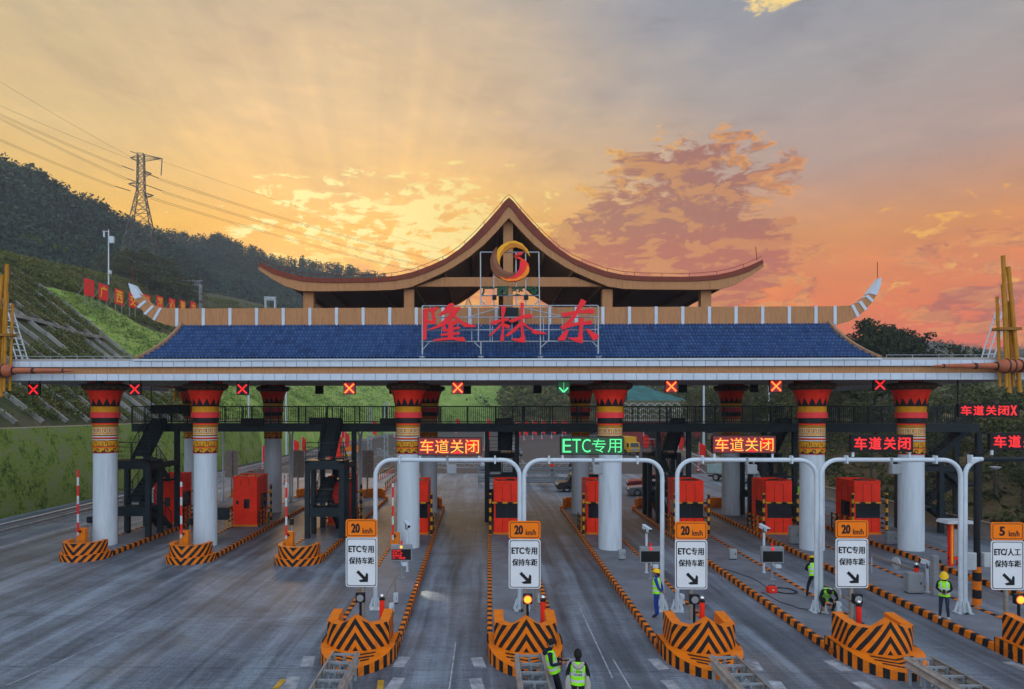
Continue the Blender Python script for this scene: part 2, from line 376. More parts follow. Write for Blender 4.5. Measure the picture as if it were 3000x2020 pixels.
# ================================================================ the setting
def ground_mat(name, dark, light, warm_amt=.25, joints=True, streak=1.0, rough=.42):
    m = bpy.data.materials.new(name); m.use_nodes = True; nt = m.node_tree; g = G(nt); b = nt.nodes['Principled BSDF']
    co = g.n('ShaderNodeTexCoord').outputs['Object']; x, y, z = g.sep(co)
    wx = g.m('ADD', x, g.m('MULTIPLY', g.m('SUBTRACT', g.noise(co, .12, 2), .5), .55))
    s1 = g.noise(g.comb(g.m('MULTIPLY', wx, 1.0), g.m('MULTIPLY', y, .045), 0), .9, 6, .62, .3)
    s2 = g.noise(g.comb(g.m('MULTIPLY', wx, 3.2), g.m('MULTIPLY', y, .10), 5), 1.0, 4, .6)
    fine = g.noise(g.comb(g.m('MULTIPLY', x, .6), g.m('MULTIPLY', y, 6.0), 0), 2.2, 5, .7)
    blot = g.noise(co, .35, 7, .65, .8); gr = g.noise(co, 14, 3, .7)
    v = g.m('ADD', g.m('MULTIPLY', s1, .55*streak), g.m('MULTIPLY', s2, .22*streak))
    v = g.m('ADD', v, g.m('MULTIPLY', blot, .32)); v = g.m('ADD', v, g.m('MULTIPLY', g.m('SUBTRACT', fine, .5), .30))
    v = g.m('ADD', v, g.m('MULTIPLY', g.m('SUBTRACT', gr, .5), .26))
    c = g.ramp(v, [(.41, dark), (.53, tuple(a*.62+b2*.38 for a, b2 in zip(dark, light))), (.66, light)])
    n3 = g.noise(co, .16, 5, .6, .5)
    c = g.mix(g.m('MULTIPLY', g.ss(n3, .54, .70), warm_amt), c, (.20, .14, .085))
    # tyre-dark wheel paths (rubber) that wander along the lanes
    tr = g.noise(g.comb(g.m('MULTIPLY', wx, .55), g.m('MULTIPLY', y, .018), 11), 1.0, 3, .5)
    c = g.mix(g.m('MULTIPLY', g.ss(tr, .55, .66), .55), c, tuple(d*.62 for d in dark))
    if joints:
        jy = g.m('FRACT', g.m('DIVIDE', g.m('ADD', y, g.m('MULTIPLY', g.m('SUBTRACT', g.noise(co, .8, 2), .5), .10)), 5.0))
        jx = g.m('FRACT', g.m('DIVIDE', g.m('SUBTRACT', x, 1.40), 5.47))
        jl = g.m('MAXIMUM', g.m('LESS_THAN', jy, .006), g.m('LESS_THAN', jx, .004))
        c = g.mix(g.m('MULTIPLY', jl, .65), c, tuple(d*.45 for d in dark))
    g.put(b.inputs['Base Color'], c); g.put(b.inputs['Roughness'], g.m('ADD', rough, g.m('MULTIPLY', v, .25)))
    bp = g.n('ShaderNodeBump'); bp.inputs['Strength'].default_value = .25; bp.inputs['Distance'].default_value = .01
    g.put(bp.inputs['Height'], gr); nt.links.new(bp.outputs[0], b.inputs['Normal'])
    return m
M['plaza'] = ground_mat('plaza_concrete', (.034, .041, .051), (.235, .275, .325))
M['asphalt'] = ground_mat('asphalt', (.030, .028, .030), (.065, .060, .060), .1, False, .6, .6)
M['earth'] = mat('earth', (.11, .085, .05), .95, .35, .4, grime=.4)
M['line_white'] = mat('line_paint', (.32, .33, .35), .6, .4, 3, grime=.85)
M['line_yellow'] = mat('line_paint_yellow', (.50, .27, .03), .6, .3, 3, grime=.6)

def sheet(name, poly, z, m):
    mb = MB(); tri = tessellate_polygon([[Vector((a, b, 0)) for a, b in poly]])
    mb.add([(a, b, z) for a, b in poly], [tuple(t) for t in tri]); return struct(mb.build(name, m))
struct(MB().add([(-9000, -300, -.5), (9000, -300, -.5), (9000, 9000, -.5), (-9000, 9000, -.5)], [(0, 1, 2, 3)]).build('ground', M['earth']))
sheet('plaza_pavement', [(-36, -6), (31.5, -6), (31.5, 83), (-36, 83)], 0, M['plaza'])
sheet('road_asphalt', [(-36, 83), (31.5, 83), (36, 110), (44, 150), (62, 190), (95, 215), (170, 232), (170, 312), (95, 304), (40, 290), (0, 272), (-22, 246), (-32, 205), (-36, 160)], 0, M['asphalt'])
def lines(name, segs, w, m, z=.004):
    mb = MB()
    for (x0, y0, x1, y1) in segs:
        d = Vector((x1-x0, y1-y0, 0)).normalized(); n = Vector((-d.y, d.x, 0))*(w/2)
        a = Vector((x0, y0, z)); b = Vector((x1, y1, z)); mb.add([a-n, b-n, b+n, a+n], [(0, 1, 2, 3)])
    return struct(mb.build(name, m))
lines('road_edge_line', [(-26.8, 20, -26.9, 80), (-27, 84, -28.2, 170)], .15, M['line_white'])
lines('road_edge_line', [(27.2, 84, 33, 112), (33, 112, 41, 152)], .15, M['line_white'])
dash = []
for k in range(5):
    for q in range(9):
        dash.append((-26+q*2.6, 90+k*9, -26+q*2.6+1.3, 90+k*9))
lines('rumble_marking', dash, .45, M['line_white'])
lines('lane_divider', [(x, 100+k*12, x, 106+k*12) for x in (-18, -6, 6) for k in range(9)], .15, M['line_white'])
# worn marks and saw-cut joints on the approach slab
IS_X = [-20.75, -15.05, -9.4, -3.9, 1.28, 6.68, 12.0, 17.35, 22.9]
pads = []
for cx in IS_X[3:8]:
    for sgn in (-1, 1):
        for y in (18.55, 20.2):
            off = 1.36+(20.2-y)*.02
            pads.append((cx+sgn*off, y, cx+sgn*(off+.12), y+.85))
lines('edge_marking', pads, .36, M['line_white'])
lines('edge_marking_yellow', [(IS_X[3]-1.95, 14, IS_X[3]-1.75, 19.2), (IS_X[3]+1.3, 16.5, IS_X[3]+1.02, 19.2)], .18, M['line_yellow'], .010)
lines('guide_line', [(IS_X[3]+1.95+1.0, 15, IS_X[3]+1.95+1.05, 22.5), (IS_X[4]+2.85, 15, IS_X[4]+2.7, 21), (IS_X[5]-3.0, 19.5, IS_X[5]-2.95, 26.5), (-13.2, 18.6, -11.9, 25.0), (-15.2, 12, -13.25, 18.4)], .045, M['line_white'])

# ---------------------------------------------------------------- left hillside
foot = [(-35, 0), (-35, 20), (-35, 40), (-35, 60), (-35, 80), (-35, 95), (-35.2, 110), (-35.6, 130), (-36, 150), (-35.5, 170), (-34, 190), (-31, 212), (-26, 232), (-17, 252), (-4, 270), (14, 283), (38, 293), (70, 302), (110, 308), (170, 316)]
crest = [20, 21, 22.5, 24.5, 27, 29, 31.5, 34, 36.5, 39, 41.5, 44, 46.5, 48, 42, 28, 17, 13, 11, 10]
def pl(pts, t):
    i = min(int(t), len(pts)-2); f = t-i; return tuple(a+(b-a)*f for a, b in zip(pts[i], pts[i+1])) if hasattr(pts[0], '__len__') else pts[i]+(pts[i+1]-pts[i])*f
SLOPE = .75
def wall_h(t):
    y = pl(foot, t)[1]; return 6.3*max(0, min(1, (200-y)/95)) if t < 11 else 0.0
def hill_pt(t, d):
    x, y = pl(foot, t); x2, y2 = pl(foot, min(t+.05, len(foot)-1)); x1, y1 = pl(foot, max(t-.05, 0))
    n = Vector((-(y2-y1), x2-x1, 0)).normalized(); wh = wall_h(t); zc = pl(crest, t)
    if d <= .0: z = 0
    elif d < 2.6: z = wh
    else:
        z = wh+(d-2.6)*SLOPE
        zt = zc
        if z > zt: z = zt+(z-zt)/SLOPE*.24
        z += (mnoise.noise(Vector((x-d, y, 0))*.06))*1.2*min(1, (d-2.6)/12)
    p = Vector((x, y, 0))+n*(d+ (.0 if d else 0)); return Vector((p.x, p.y, z))
ds = [0, .35, 1.4, 2.6]+[2.6+k*1.8 for k in range(1, 20)]+[42, 48, 56, 66, 78, 92, 110, 132, 160]
ts = [k*.25 for k in range((len(foot)-1)*4+1)]
V = []; Fq = []; mi = []
for i, t in enumerate(ts):
    for j, d in enumerate(ds): V.append(hill_pt(t, d if j else -1))
nd = len(ds)
for i in range(len(ts)-1):
    for j in range(nd-1):
        Fq.append((i*nd+j, i*nd+j+1, (i+1)*nd+j+1, (i+1)*nd+j))
        y = pl(foot, ts[i])[1]; d = ds[j]
        if d < .3 and y < 106: mi.append(1)
        elif d < 2.5 and y < 106: mi.append(2)
        elif (y > 94+max(0, 12-d)*.5 and d < 27+max(0, (y-120)*.05)) and ts[i] < 15.5: mi.append(3)
        else: mi.append(0)
def slope_mat(name, stops_, sc, bump=.4, rough=.95, st=None):
    m = bpy.data.materials.new(name); m.use_nodes = True; nt = m.node_tree; g = G(nt); b = nt.nodes['Principled BSDF']
    co = g.n('ShaderNodeTexCoord').outputs['Object']
    if st:
        mp = g.n('ShaderNodeMapping'); g.put(mp.inputs[0], co); mp.inputs['Scale'].default_value = st; co = mp.outputs[0]
    n = g.m('ADD', g.m('MULTIPLY', g.noise(co, sc, 8, .7, .4), .6), g.m('MULTIPLY', g.noise(co, sc*7, 4, .7), .4))
    g.put(b.inputs['Base Color'], g.ramp(n, stops_)); b.inputs['Roughness'].default_value = rough; b.inputs['Specular IOR Level'].default_value = .15
    bp = g.n('ShaderNodeBump'); bp.inputs['Strength'].default_value = bump; bp.inputs['Distance'].default_value = .3
    g.put(bp.inputs['Height'], n); nt.links.new(bp.outputs[0], b.inputs['Normal'])
    return m
M['scrub'] = slope_mat('scrub_soil', [(.32, (.025, .032, .014)), (.48, (.06, .065, .025)), (.62, (.11, .085, .045)), (.75, (.16, .12, .075))], .25)
M['ivy_wall'] = slope_mat('mossy_sprayed_concrete', [(.34, (.016, .024, .010)), (.43, (.07, .11, .02)), (.50, (.16, .22, .03)), (.56, (.15, .165, .08)), (.66, (.27, .26, .19))], .62, .5)
M['grass_slope'] = slope_mat('bright_grass_slope', [(.36, (.09, .15, .03)), (.46, (.20, .31, .05)), (.56, (.28, .36, .08)), (.68, (.42, .40, .18))], .22, .4, st=(1, 1.6, .6))
npmesh('hillside', V, Fq, [M['scrub'], M['ivy_wall'], M['conc_tan'], M['grass_slope']], mi)['kind'] = 'structure'

def leaves(centers, size, n_per, spread, flat=.0, rng=RNG):
    # n_per little quads scattered round each centre; spread (k,3) half-axes
    k = len(centers); N = k*n_per
    c = np.repeat(np.asarray(centers), n_per, 0); sp = np.repeat(np.asarray(spread), n_per, 0)
    p = rng.normal(size=(N, 3)); p /= np.linalg.norm(p, axis=1)[:, None]; p *= rng.random((N, 1))**.4
    c = c+p*sp
    a = rng.normal(size=(N, 3)); a[:, 2] *= (1-flat); a /= np.linalg.norm(a, axis=1)[:, None]
    b = np.cross(a, rng.normal(size=(N, 3))); b /= np.linalg.norm(b, axis=1)[:, None]
    s = (np.asarray(size)*(.6+.8*rng.random((N, 1)))) if np.isscalar(size) else np.repeat(np.asarray(size), n_per)[:, None]*(.6+.8*rng.random((N, 1)))
    a *= s; b *= s*.62
    V = np.stack([c-a*.9-b*.25, c+b*.8-a*.1, c+a, c-b*.8+a*.15], 1).reshape(-1, 3)
    return V, np.arange(N*4).reshape(-1, 4)
def foliage_mat(name, cols, sc=.35, trans=.0):
    m = bpy.data.materials.new(name); m.use_nodes = True; nt = m.node_tree; g = G(nt); b = nt.nodes['Principled BSDF']
    co = g.n('ShaderNodeTexCoord').outputs['Object']
    n = g.m('ADD', g.m('MULTIPLY', g.noise(co, sc, 4, .6), .55), g.m('MULTIPLY', g.noise(co, sc*9, 2, .6), .45))
    k = len(cols); g.put(b.inputs['Base Color'], g.ramp(n, [(.34+.34*i/(k-1), c) for i, c in enumerate(cols)]))
    b.inputs['Roughness'].default_value = .8; b.inputs['Specular IOR Level'].default_value = .2
    return m
M['shrub'] = foliage_mat('shrub_leaves', [(.030, .048, .009), (.075, .098, .016), (.13, .118, .028), (.17, .12, .045)])
M['shrub_dark'] = foliage_mat('dark_shrub_leaves', [(.012, .016, .008), (.03, .032, .014), (.055, .042, .025)])
M['forest'] = foliage_mat('forest_leaves', [(.016, .036, .026), (.034, .066, .038), (.065, .10, .042)], .05)
M['pine'] = foliage_mat('pine_needles', [(.010, .018, .007), (.022, .036, .012), (.045, .06, .018)], .3)
M['grove'] = foliage_mat('grove_leaves', [(.018, .028, .010), (.045, .060, .017), (.095, .09, .025), (.16, .115, .04)], .25)
M['banana'] = foliage_mat('banana_leaves', [(.05, .09, .015), (.13, .17, .03)], .8)
M['trunk'] = mat('bark', (.07, .06, .05), .9, .3, 3)

# shrubs planted in the lattice, in clumps, kept off the concrete beams
pts = []; sz = []
while len(pts) < 13500:
    near = len(pts) < 9500; t = random.uniform(.8, 6.2) if near else random.uniform(5.5, 13); d = random.uniform(3.2, 44) if near else random.uniform(3.2, 70); y = pl(foot, t)[1]
    if (y > 94 and d < 28+max(0, (y-120)*.05)): continue
    p = hill_pt(t, d)
    if y < 100 and d < 36:
        if abs((y % 3.4)-1.7) > 1.5: continue
        if min(abs(p.z-12.0), abs(p.z-17.9)) < .55: continue
    if mnoise.noise(Vector((p.x, p.y, 3))*.16) < -.22 or (d > 38 and random.random() < .35): continue
    pts.append((p.x, p.y, p.z+.26)); sz.append((.72, .72, .48) if y < 100 else (1.0, 1.0, .7))
V, Fq = leaves(pts, [.15 if s[0] < .8 else .24 for s in sz], 24, sz)
o = npmesh('slope_shrubs', V, Fq, M['shrub']); tag(o, 'dense green-brown shrubs planted over the lattice hillside', 'shrubs', kind='stuff')
pts = []
while len(pts) < 7000:
    t = random.uniform(4.9, 15.3); d = random.uniform(.6, 34); y = pl(foot, t)[1]
    if y < 108 and d < 2.4: continue
    if y < 94+max(0, 12-d)*.5 or d > 27+max(0, (y-120)*.05): continue
    if mnoise.noise(Vector((pl(foot, t)[0]-d, y, 9))*.09) < random.uniform(-.5, .3): continue
    p = hill_pt(t, d); pts.append((p.x, p.y, p.z+.12))
M['grass_tuft'] = foliage_mat('grass_tufts', [(.085, .14, .03), (.18, .26, .05), (.30, .31, .10)], .12)
V, Fq = leaves(pts, .22, 9, [(.9, .9, .18)]*len(pts)); tag(npmesh('slope_grass', V, Fq, M['grass_tuft']), 'bright tufted grass on the smooth bank beyond the green wall', 'grass', kind='stuff')
# concrete lattice beams: down-slope ribs and level beams
mb = MB()
for k in range(3, 29):
    y = k*3.4
    t = next(i for i in range(len(foot)-1) if foot[i+1][1] > y); t += (y-foot[t][1])/(foot[t+1][1]-foot[t][1])
    dmax = 2.6+(pl(crest, t)-wall_h(t))/SLOPE+2; n = 9
    for i in range(n):
        a = hill_pt(t, 2.8+(dmax-2.8)*i/n); b = hill_pt(t, 2.8+(dmax-2.8)*(i+1)/n); mb.bar(a+Vector((0, 0, .18)), b+Vector((0, 0, .30)), .28, .40)
for zz, w in ((12.0, .45), (17.9, 1.1)):
    prev = None
    for k in range(5, 48):
        y = k*2.0; t = next(i for i in range(len(foot)-1) if foot[i+1][1] > y); t += (y-foot[t][1])/(foot[t+1][1]-foot[t][1])
        d = 2.6+(zz-wall_h(t))/SLOPE; p = hill_pt(t, d)+Vector((0, 0, .28))
        if prev: mb.bar(prev, p, w, .4)
        prev = p
M['rib'] = mat('lattice_concrete', (.25, .24, .215), .85, .3, .8, grime=.5)
tag(mb.build('slope_lattice', M['rib']), 'pale concrete ribs in a grid over the shrubby left hillside', 'lattice')
def on_hill(px, py, d0=60, d1=300):
    D = d0
    while D < d1:
        x, z = at(px, py, D); t = next((i for i in range(12) if foot[i+1][1] > D), None)
        if t is None: break
        tt = t+(D-foot[t][1])/(foot[t+1][1]-foot[t][1]); p = hill_pt(tt, pl(foot, tt)[0]-x)
        if p.z >= z: return x, D, p.z
        D += .5
    x, z = at(px, py, 190); return x, 190, z
# banana-like tufts on the upper slope
for i, (px, py) in enumerate([(75, 690), (105, 694), (163, 720), (192, 728), (232, 722), (120, 704)]):
    x, Yb, z = on_hill(px, py+14)
    mbn = MB()
    for q in range(9):
        a = q*2*PI/9+random.random(); l = random.uniform(1.3, 2.0); u = Vector((math.cos(a), math.sin(a), 0)); w = Vector((-u.y, u.x, 0))*.22
        p = [Vector((0, 0, .3)), u*l*.35+Vector((0, 0, l*.75)), u*l*.8+Vector((0, 0, l*.9)), u*l*1.1+Vector((0, 0, l*.55))]
        for s in range(3):
            w0 = w*(.6, 1, .8, .1)[s]; w1 = w*(.6, 1, .8, .1)[s+1]
            mbn.add([p[s]-w0, p[s]+w0, p[s+1]+w1, p[s+1]-w1], [(0, 1, 2, 3)])
    r = thing('banana_plant', 'pale green banana plant on the scrubby upper slope', 'plant', (x, Yb, z-.1), group='banana plants on the upper slope')
    mbn.build('leaves', M['banana'], r); MB().cyl((0, 0), .12, -.6, .5, 6).build('stem', M['trunk'], r)

# ---------------------------------------------------------------- hills behind
def ridge(name, prof, m, depth=.35, rows=10, drop=1.0, zmin=-2, amp=2.5, dpy=0):
    pr = []
    for (px, py, D) in prof: x, z = at(px, py+dpy, D); pr.append(Vector((x, D, z)))
    P = []
    for i in range(len(pr)-1):
        for k in range(8): P.append(pr[i].lerp(pr[i+1], k/8))
    P.append(pr[-1]); V = []; F = []
    for i, p in enumerate(P):
        for j in range(rows+1):
            f = j/rows; q = Vector((p.x*(1-depth*f), p.y*(1-depth*f), zmin+(p.z-zmin)*(1-f)**1.25))
            q.z += mnoise.noise(q*.03)*amp*(1 if 0 < j < rows else 0); V.append(q)
        V.append(Vector((p.x*1.5, p.y*1.5, zmin)))
    r = rows+2
    for i in range(len(P)-1):
        for j in range(rows): F.append((i*r+j, i*r+j+1, (i+1)*r+j+1, (i+1)*r+j))
        F.append((i*r+rows+1, i*r, (i+1)*r, (i+1)*r+rows+1))
    o = npmesh(name, V, F, m, smooth=True); o['kind'] = 'structure'
    return P, V, r
M['hill_soil'] = slope_mat('wooded_hill_soil', [(.35, (.012, .018, .010)), (.6, (.03, .035, .016)), (.75, (.055, .045, .028))], .03)
M['far_hill'] = slope_mat('far_hill', [(.35, (.02, .03, .02)), (.7, (.04, .05, .03))], .004, .2)
def wood(name, P, V, r, n, size, label, nleaf=46, rows=9, m='forest', lo=0):
    c = []; sp = []; sz = []
    V = [Vector(v) for v in V]; nP = len(P)
    for _ in range(n):
        i = random.randrange(nP-1); f = (random.random()**1.5)*rows*.9+lo; j = int(f); a = random.random(); b = f-j
        p = V[i*r+j].lerp(V[(i+1)*r+j], a).lerp(V[i*r+j+1].lerp(V[(i+1)*r+j+1], a), b)
        s = size*random.uniform(.65, 1.3); tall = random.random() < .45
        for q in range(3):
            h = s*(.35, .75, 1.1)[q]; w = s*((.55, .42, .24) if tall else (.6, .55, .34))[q]
            c.append((p.x+random.gauss(0, s*.06), p.y+random.gauss(0, s*.06), p.z+h)); sp.append((w, w, s*.34)); sz.append(s*.105)
    Vv, F = leaves(c, sz, nleaf//3, sp, .3); o = npmesh(name, Vv, F, M[m]); tag(o, label, 'forest', kind='stuff')
P1 = ridge('wooded_hill', [(-420, 250, 230), (-200, 370, 235), (0, 478, 240), (110, 522, 250), (215, 575, 262), (330, 628, 275), (400, 662, 290), (480, 705, 310), (600, 770, 335), (760, 850, 360), (950, 960, 380)], M['hill_soil'], .42, amp=3, dpy=42)
wood('hill_forest', *P1, 4200, 5.6, 'dark wooded ridge rising behind the lattice hillside', 84)
P2 = ridge('rear_hill', [(180, 600, 400), (330, 645, 405), (460, 682, 410), (590, 702, 420), (640, 698, 425), (700, 720, 430), (800, 752, 440), (950, 775, 450), (1050, 795, 455), (1125, 815, 460), (1250, 880, 460), (1400, 960, 460), (1700, 1000, 470), (2300, 1010, 480)], M['hill_soil'], .45, amp=4, dpy=22)
wood('rear_hill_forest', *P2, 4200, 5.2, 'hazy wooded ridge under the orange sky', 66)
P3 = ridge('far_mountain', [(2300, 990, 620), (2480, 980, 620), (2560, 995, 620), (2640, 1005, 620), (2707, 987, 620), (2780, 995, 620), (2850, 1007, 620), (2910, 1015, 620), (2960, 1017, 620), (3010, 1008, 620), (3150, 995, 620), (3400, 1015, 620)], M['far_hill'], .2, amp=3, dpy=12)
wood('far_mountain_forest', *P3, 2600, 2.6, 'faint blue wooded mountains far right beyond the plaza', 30)
P4 = ridge('right_hill', [(1480, 1150, 330), (1600, 1110, 340), (1800, 1075, 350), (2050, 1065, 360), (2350, 1085, 360), (2600, 1105, 340), (2900, 1110, 320), (3300, 1090, 300)], M['hill_soil'], .35, amp=3, zmin=1)
wood('right_hill_forest', *P4, 1500, 8, 'grey-green wooded hillside seen under the canopy at right', 42, m='shrub')
# right-hand bank beyond the parapet
V = []; Fq = []
xs = [31.6, 33, 36, 40, 46, 54, 66, 85, 120]
ys = list(range(-6, 340, 6))
for y in ys:
    off = max(0, (y-83))*.14
    if y > 150: off += (y-150)*.9
    for x in xs:
        z = max(0, (x-31.6)*.22 if x < 54 else 4.9+(x-54)*.08); z = z*max(.12, min(1, (y-55)/40+.35)) - .6*(x == 31.6)
        V.append((x+off, y, z+mnoise.noise(Vector((x, y, 0))*.12)*.5*(x > 33)-.1))
for i in range(len(ys)-1):
    for j in range(len(xs)-1): Fq.append((i*9+j, (i+1)*9+j, (i+1)*9+j+1, i*9+j+1))
M['bank'] = slope_mat('brown_bank_soil', [(.34, (.03, .035, .012)), (.5, (.10, .07, .03)), (.66, (.20, .115, .05))], .3)
npmesh('right_bank', V, Fq, M['bank'])['kind'] = 'structure'
def bank_z(x, y):
    off = max(0, (y-83))*.14+(max(0, y-150)*.9)
    x -= off; return max(0, (x-31.6)*.22 if x < 54 else 4.9+(x-54)*.08)*max(.12, min(1, (y-55)/40+.35))-.1
pts = []
while len(pts) < 1500:
    y = random.uniform(25, 170); x = random.uniform(32.6, 60)+max(0, (y-83))*.14+max(0, y-150)*.9
    pts.append((x, y, bank_z(x, y)+.35))
V, Fq = leaves(pts, .28, 14, [(.9, .9, .6)]*len(pts))
tag(npmesh('bank_undergrowth', V, Fq, M['grove']), 'brown-green undergrowth on the bank beyond the right parapet', 'undergrowth', kind='stuff')

# ---------------------------------------------------------------- trees with trunk, limbs and leafy crown
def tree_proto(name, label, h, kind, seed, group, mcrown):
    rng = np.random.default_rng(seed); rd = random.Random(seed)
    r = thing(name, label, 'tree', group=group); mb = MB(); cs = []; sp = []
    lean = [(0, 0, 0)]
    for k in range(1, 7): lean.append((lean[-1][0]+rd.uniform(-.04, .04)*h*.25, lean[-1][1]+rd.uniform(-.04, .04)*h*.25, h*k/6))
    mb.tube(lean, [h*.016*(1-.85*k/6)+.015 for k in range(7)], 7)
    nb = 20 if kind == 'pine' else 16
    for b in range(nb):
        f = (rd.uniform(.42, .98) if kind == 'pine' else rd.uniform(.30, .95)); i = min(5, int(f*6)); ff = f*6-i
        p = [lean[i][q]+(lean[i+1][q]-lean[i][q])*ff for q in range(3)]; a = rd.uniform(0, 2*PI)
        L = h*(.30*(1.15-f) + .05 if kind == 'pine' else .22*(1.2-abs(f-.6)))*rd.uniform(.75, 1.2); up = L*rd.uniform(.15, .6)
        q1 = (p[0]+math.cos(a)*L*.55, p[1]+math.sin(a)*L*.55, p[2]+up*.4); q2 = (p[0]+math.cos(a)*L, p[1]+math.sin(a)*L, p[2]+up)
        mb.tube([p, q1, q2], [h*.006*(1.2-f)+.01, h*.004*(1.2-f)+.008, .006], 5)
        for q, w in ((q1, .8), (q2, 1.0)):
            s = h*(.062 if kind == 'pine' else .075)*w*rd.uniform(.7, 1.25); cs.append((q[0], q[1], q[2]+s*.3)); sp.append((s*1.1, s*1.1, s*.7))
            cs.append((q[0]+rd.gauss(0, s), q[1]+rd.gauss(0, s), q[2]+rd.gauss(0, s*.5))); sp.append((s*.7, s*.7, s*.5))
    cs.append(lean[-1]); sp.append((h*.04, h*.04, h*.06))
    mb.build('trunk', M['trunk'], r)
    V, F = leaves(cs, h*.016, 46 if kind == 'pine' else 40, sp, 0, rng)
    npmesh('crown', V, F, M[mcrown], parent=r)
    return r
grove = [tree_proto('broadleaf_tree', 'dark slender tree in the grove beyond the right parapet', 11, 'broad', 100+i, 'trees of the grove beyond the right parapet', 'grove') for i in range(4)]
pines = [tree_proto('pine_tree', 'tall dark pine rising above the right end of the canopy', 16, 'pine', 200+i, 'pines above the right end of the canopy', 'pine') for i in range(3)]
for i, (px, py, Y) in enumerate([(2562, 946, 92), (2600, 962, 90), (2645, 968, 94), (2680, 972, 90), (2530, 985, 88), (2700, 1008, 96), (2818, 1012, 100), (2873, 1020, 104), (2585, 955, 99), (2625, 975, 86)]):
    x, z = at(px, py, Y); zb = bank_z(x, Y); o = pines[i] if i < 3 else dup(pines[i % 3])
    o.location = (x, Y, zb-.1); sc = (z-zb)/16.3; wx = .55 if px > 2750 else 1.15; o.scale = (sc*wx, sc*wx, sc); o.rotation_euler.z = i*1.9
k = 0; spots = []
for row in range(5):
    for q in range(13):
        y = 36+q*9.5+random.uniform(-3.5, 3.5); x = 36+row*4.6+random.uniform(-1.6, 1.6)+max(0, (y-83))*.14+max(0, y-150)*.9
        if q > 9 and row > 3: continue
        spots.append((x, y))
for k, (x, y) in enumerate(spots):
    o = grove[k] if k < 4 else dup(grove[k % 4]); o.location = (x, y, bank_z(x, y)-.1); o.rotation_euler.z = k*2.3
    s = random.uniform(.8, 1.12)*(.72 if x < 40 else 1); s = min(s, (7.6+.050*y-bank_z(x, y))/12.2*random.uniform(.85, 1)); o.scale = (s*1.1, s*1.1, s)

# ================================================================ the toll gate
def neg(v): return tuple(-c for c in v)
gate = thing('toll_gate', 'long toll gate canopy with blue tiled roof, painted columns and a swept upper roof', 'toll gate', (1.5, 44, 0))
GL = neg(gate.location)
def gp(mb, name, m, **k): return mb.build(name, m, gate, loc=GL, **k)
Y0 = 34.5; XL = at(-40, 1100, Y0)[0]; XR = at(3020, 1100, Y0)[0]
def zf(py): return CAM_H+(1205-py)*Y0/2000
gp(MB().prism([(34.66, 9.18), (55, 9.64), (55, 10.25), (34.66, 10.28)], XL, XR, axis='x'), 'canopy_slab', M['soffit'])
for nm, za, zb, yo in (('lower_band', zf(1115), zf(1094.5), 34.5), ('upper_band', zf(1075), zf(1057), 34.46)):
    mb = MB(); n = 92; w = (XR-XL)/n
    for k in range(n): mb.box(XL+k*w+.011, XL+(k+1)*w-.011, yo, yo+.09, za+.012, zb-.012, 0)
    mb.box(XL, XR, yo+.03, yo+.16, za, zb, 1)
    for xx in (XL, XR):
        for k in range(34): mb.box(xx-.05 if xx == XL else xx, xx if xx == XL else xx+.05, 34.7+k*.59, 34.7+k*.59+.565, za+.012, zb-.012, 0)
    gp(mb, nm, [M['panel_white'], M['grey']], bevel=.006)
gp(MB().box(XL+.05, XR-.05, 34.60, 34.66, zf(1094.5)-.01, zf(1075)+.01).box(XL+.02, XL+.06, 34.7, 54.9, 9.5, 9.85).box(XR-.06, XR-.02, 34.7, 54.9, 9.5, 9.85), 'fascia', M['tan'])
gp(MB().prism([(34.40, zf(1056.5)), (34.40, zf(1052)), (35.1, zf(1049)), (35.1, zf(1056.5))], at(392, 1050, 34.5)[0], at(2582, 1050, 34.5)[0], axis='x'), 'eave_lip', M['white_paint'])
# blue tiled skirt roof
TY0, TZ0, TY1, TZ1 = 34.95, 10.19, 38.3, 12.42
xl0, xl1 = at(400, 1050, TY0)[0], at(536, 955, TY1)[0]; xr0, xr1 = at(2574, 1048, TY0)[0], at(2424, 952, TY1)[0]
def tile_v(f): return TY0+(TY1-TY0)*f, TZ0+(TZ1-TZ0)*(.80*f+.20*f*f)
def hipx(f): q = 1-(1-f)**2.1*1.0; return xl0+(xl1-xl0)*q, xr0+(xr1-xr0)*q
YB = 55-(TY0-34.5); YT = 55-(TY1-34.5)
nr = 11; V = []; F = []
xs = np.arange(xl0, xr0+.01,   .19/6); nx = len(xs)
cor = .075*np.abs(np.sin(np.arange(nx)*PI/6))**.7
lv = []
for r in range(nr): lv += [((r+.02)/nr, .12), ((r+.98)/nr, .0)]
for f, up in lv:
    y, z = tile_v(f); a, b = hipx(f)
    for i, x in enumerate(xs):
        V.append((min(max(x, a), b), y, z+up+cor[i]))
for j in range(len(lv)-1):
    for i in range(nx-1):
        if V[j*nx+i][0] < V[j*nx+i+1][0]-1e-6 or V[(j+1)*nx+i][0] < V[(j+1)*nx+i+1][0]-1e-6: F.append((j*nx+i, j*nx+i+1, (j+1)*nx+i+1, (j+1)*nx+i))
tm = mat('blue_glazed_tile', (.012, .042, .135), .28, .35, 1.1, grime=.25)
_g = G(tm.node_tree); _b = tm.node_tree.nodes['Principled BSDF']; _o = _g.sep(_g.n('ShaderNodeTexCoord').outputs['Object'])
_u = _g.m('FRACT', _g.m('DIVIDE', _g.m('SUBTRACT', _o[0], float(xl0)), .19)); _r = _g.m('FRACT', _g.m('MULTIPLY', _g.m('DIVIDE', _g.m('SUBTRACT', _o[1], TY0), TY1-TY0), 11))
_d = _g.m('MAXIMUM', _g.m('LESS_THAN', _u, .22), _g.m('LESS_THAN', _r, .2))
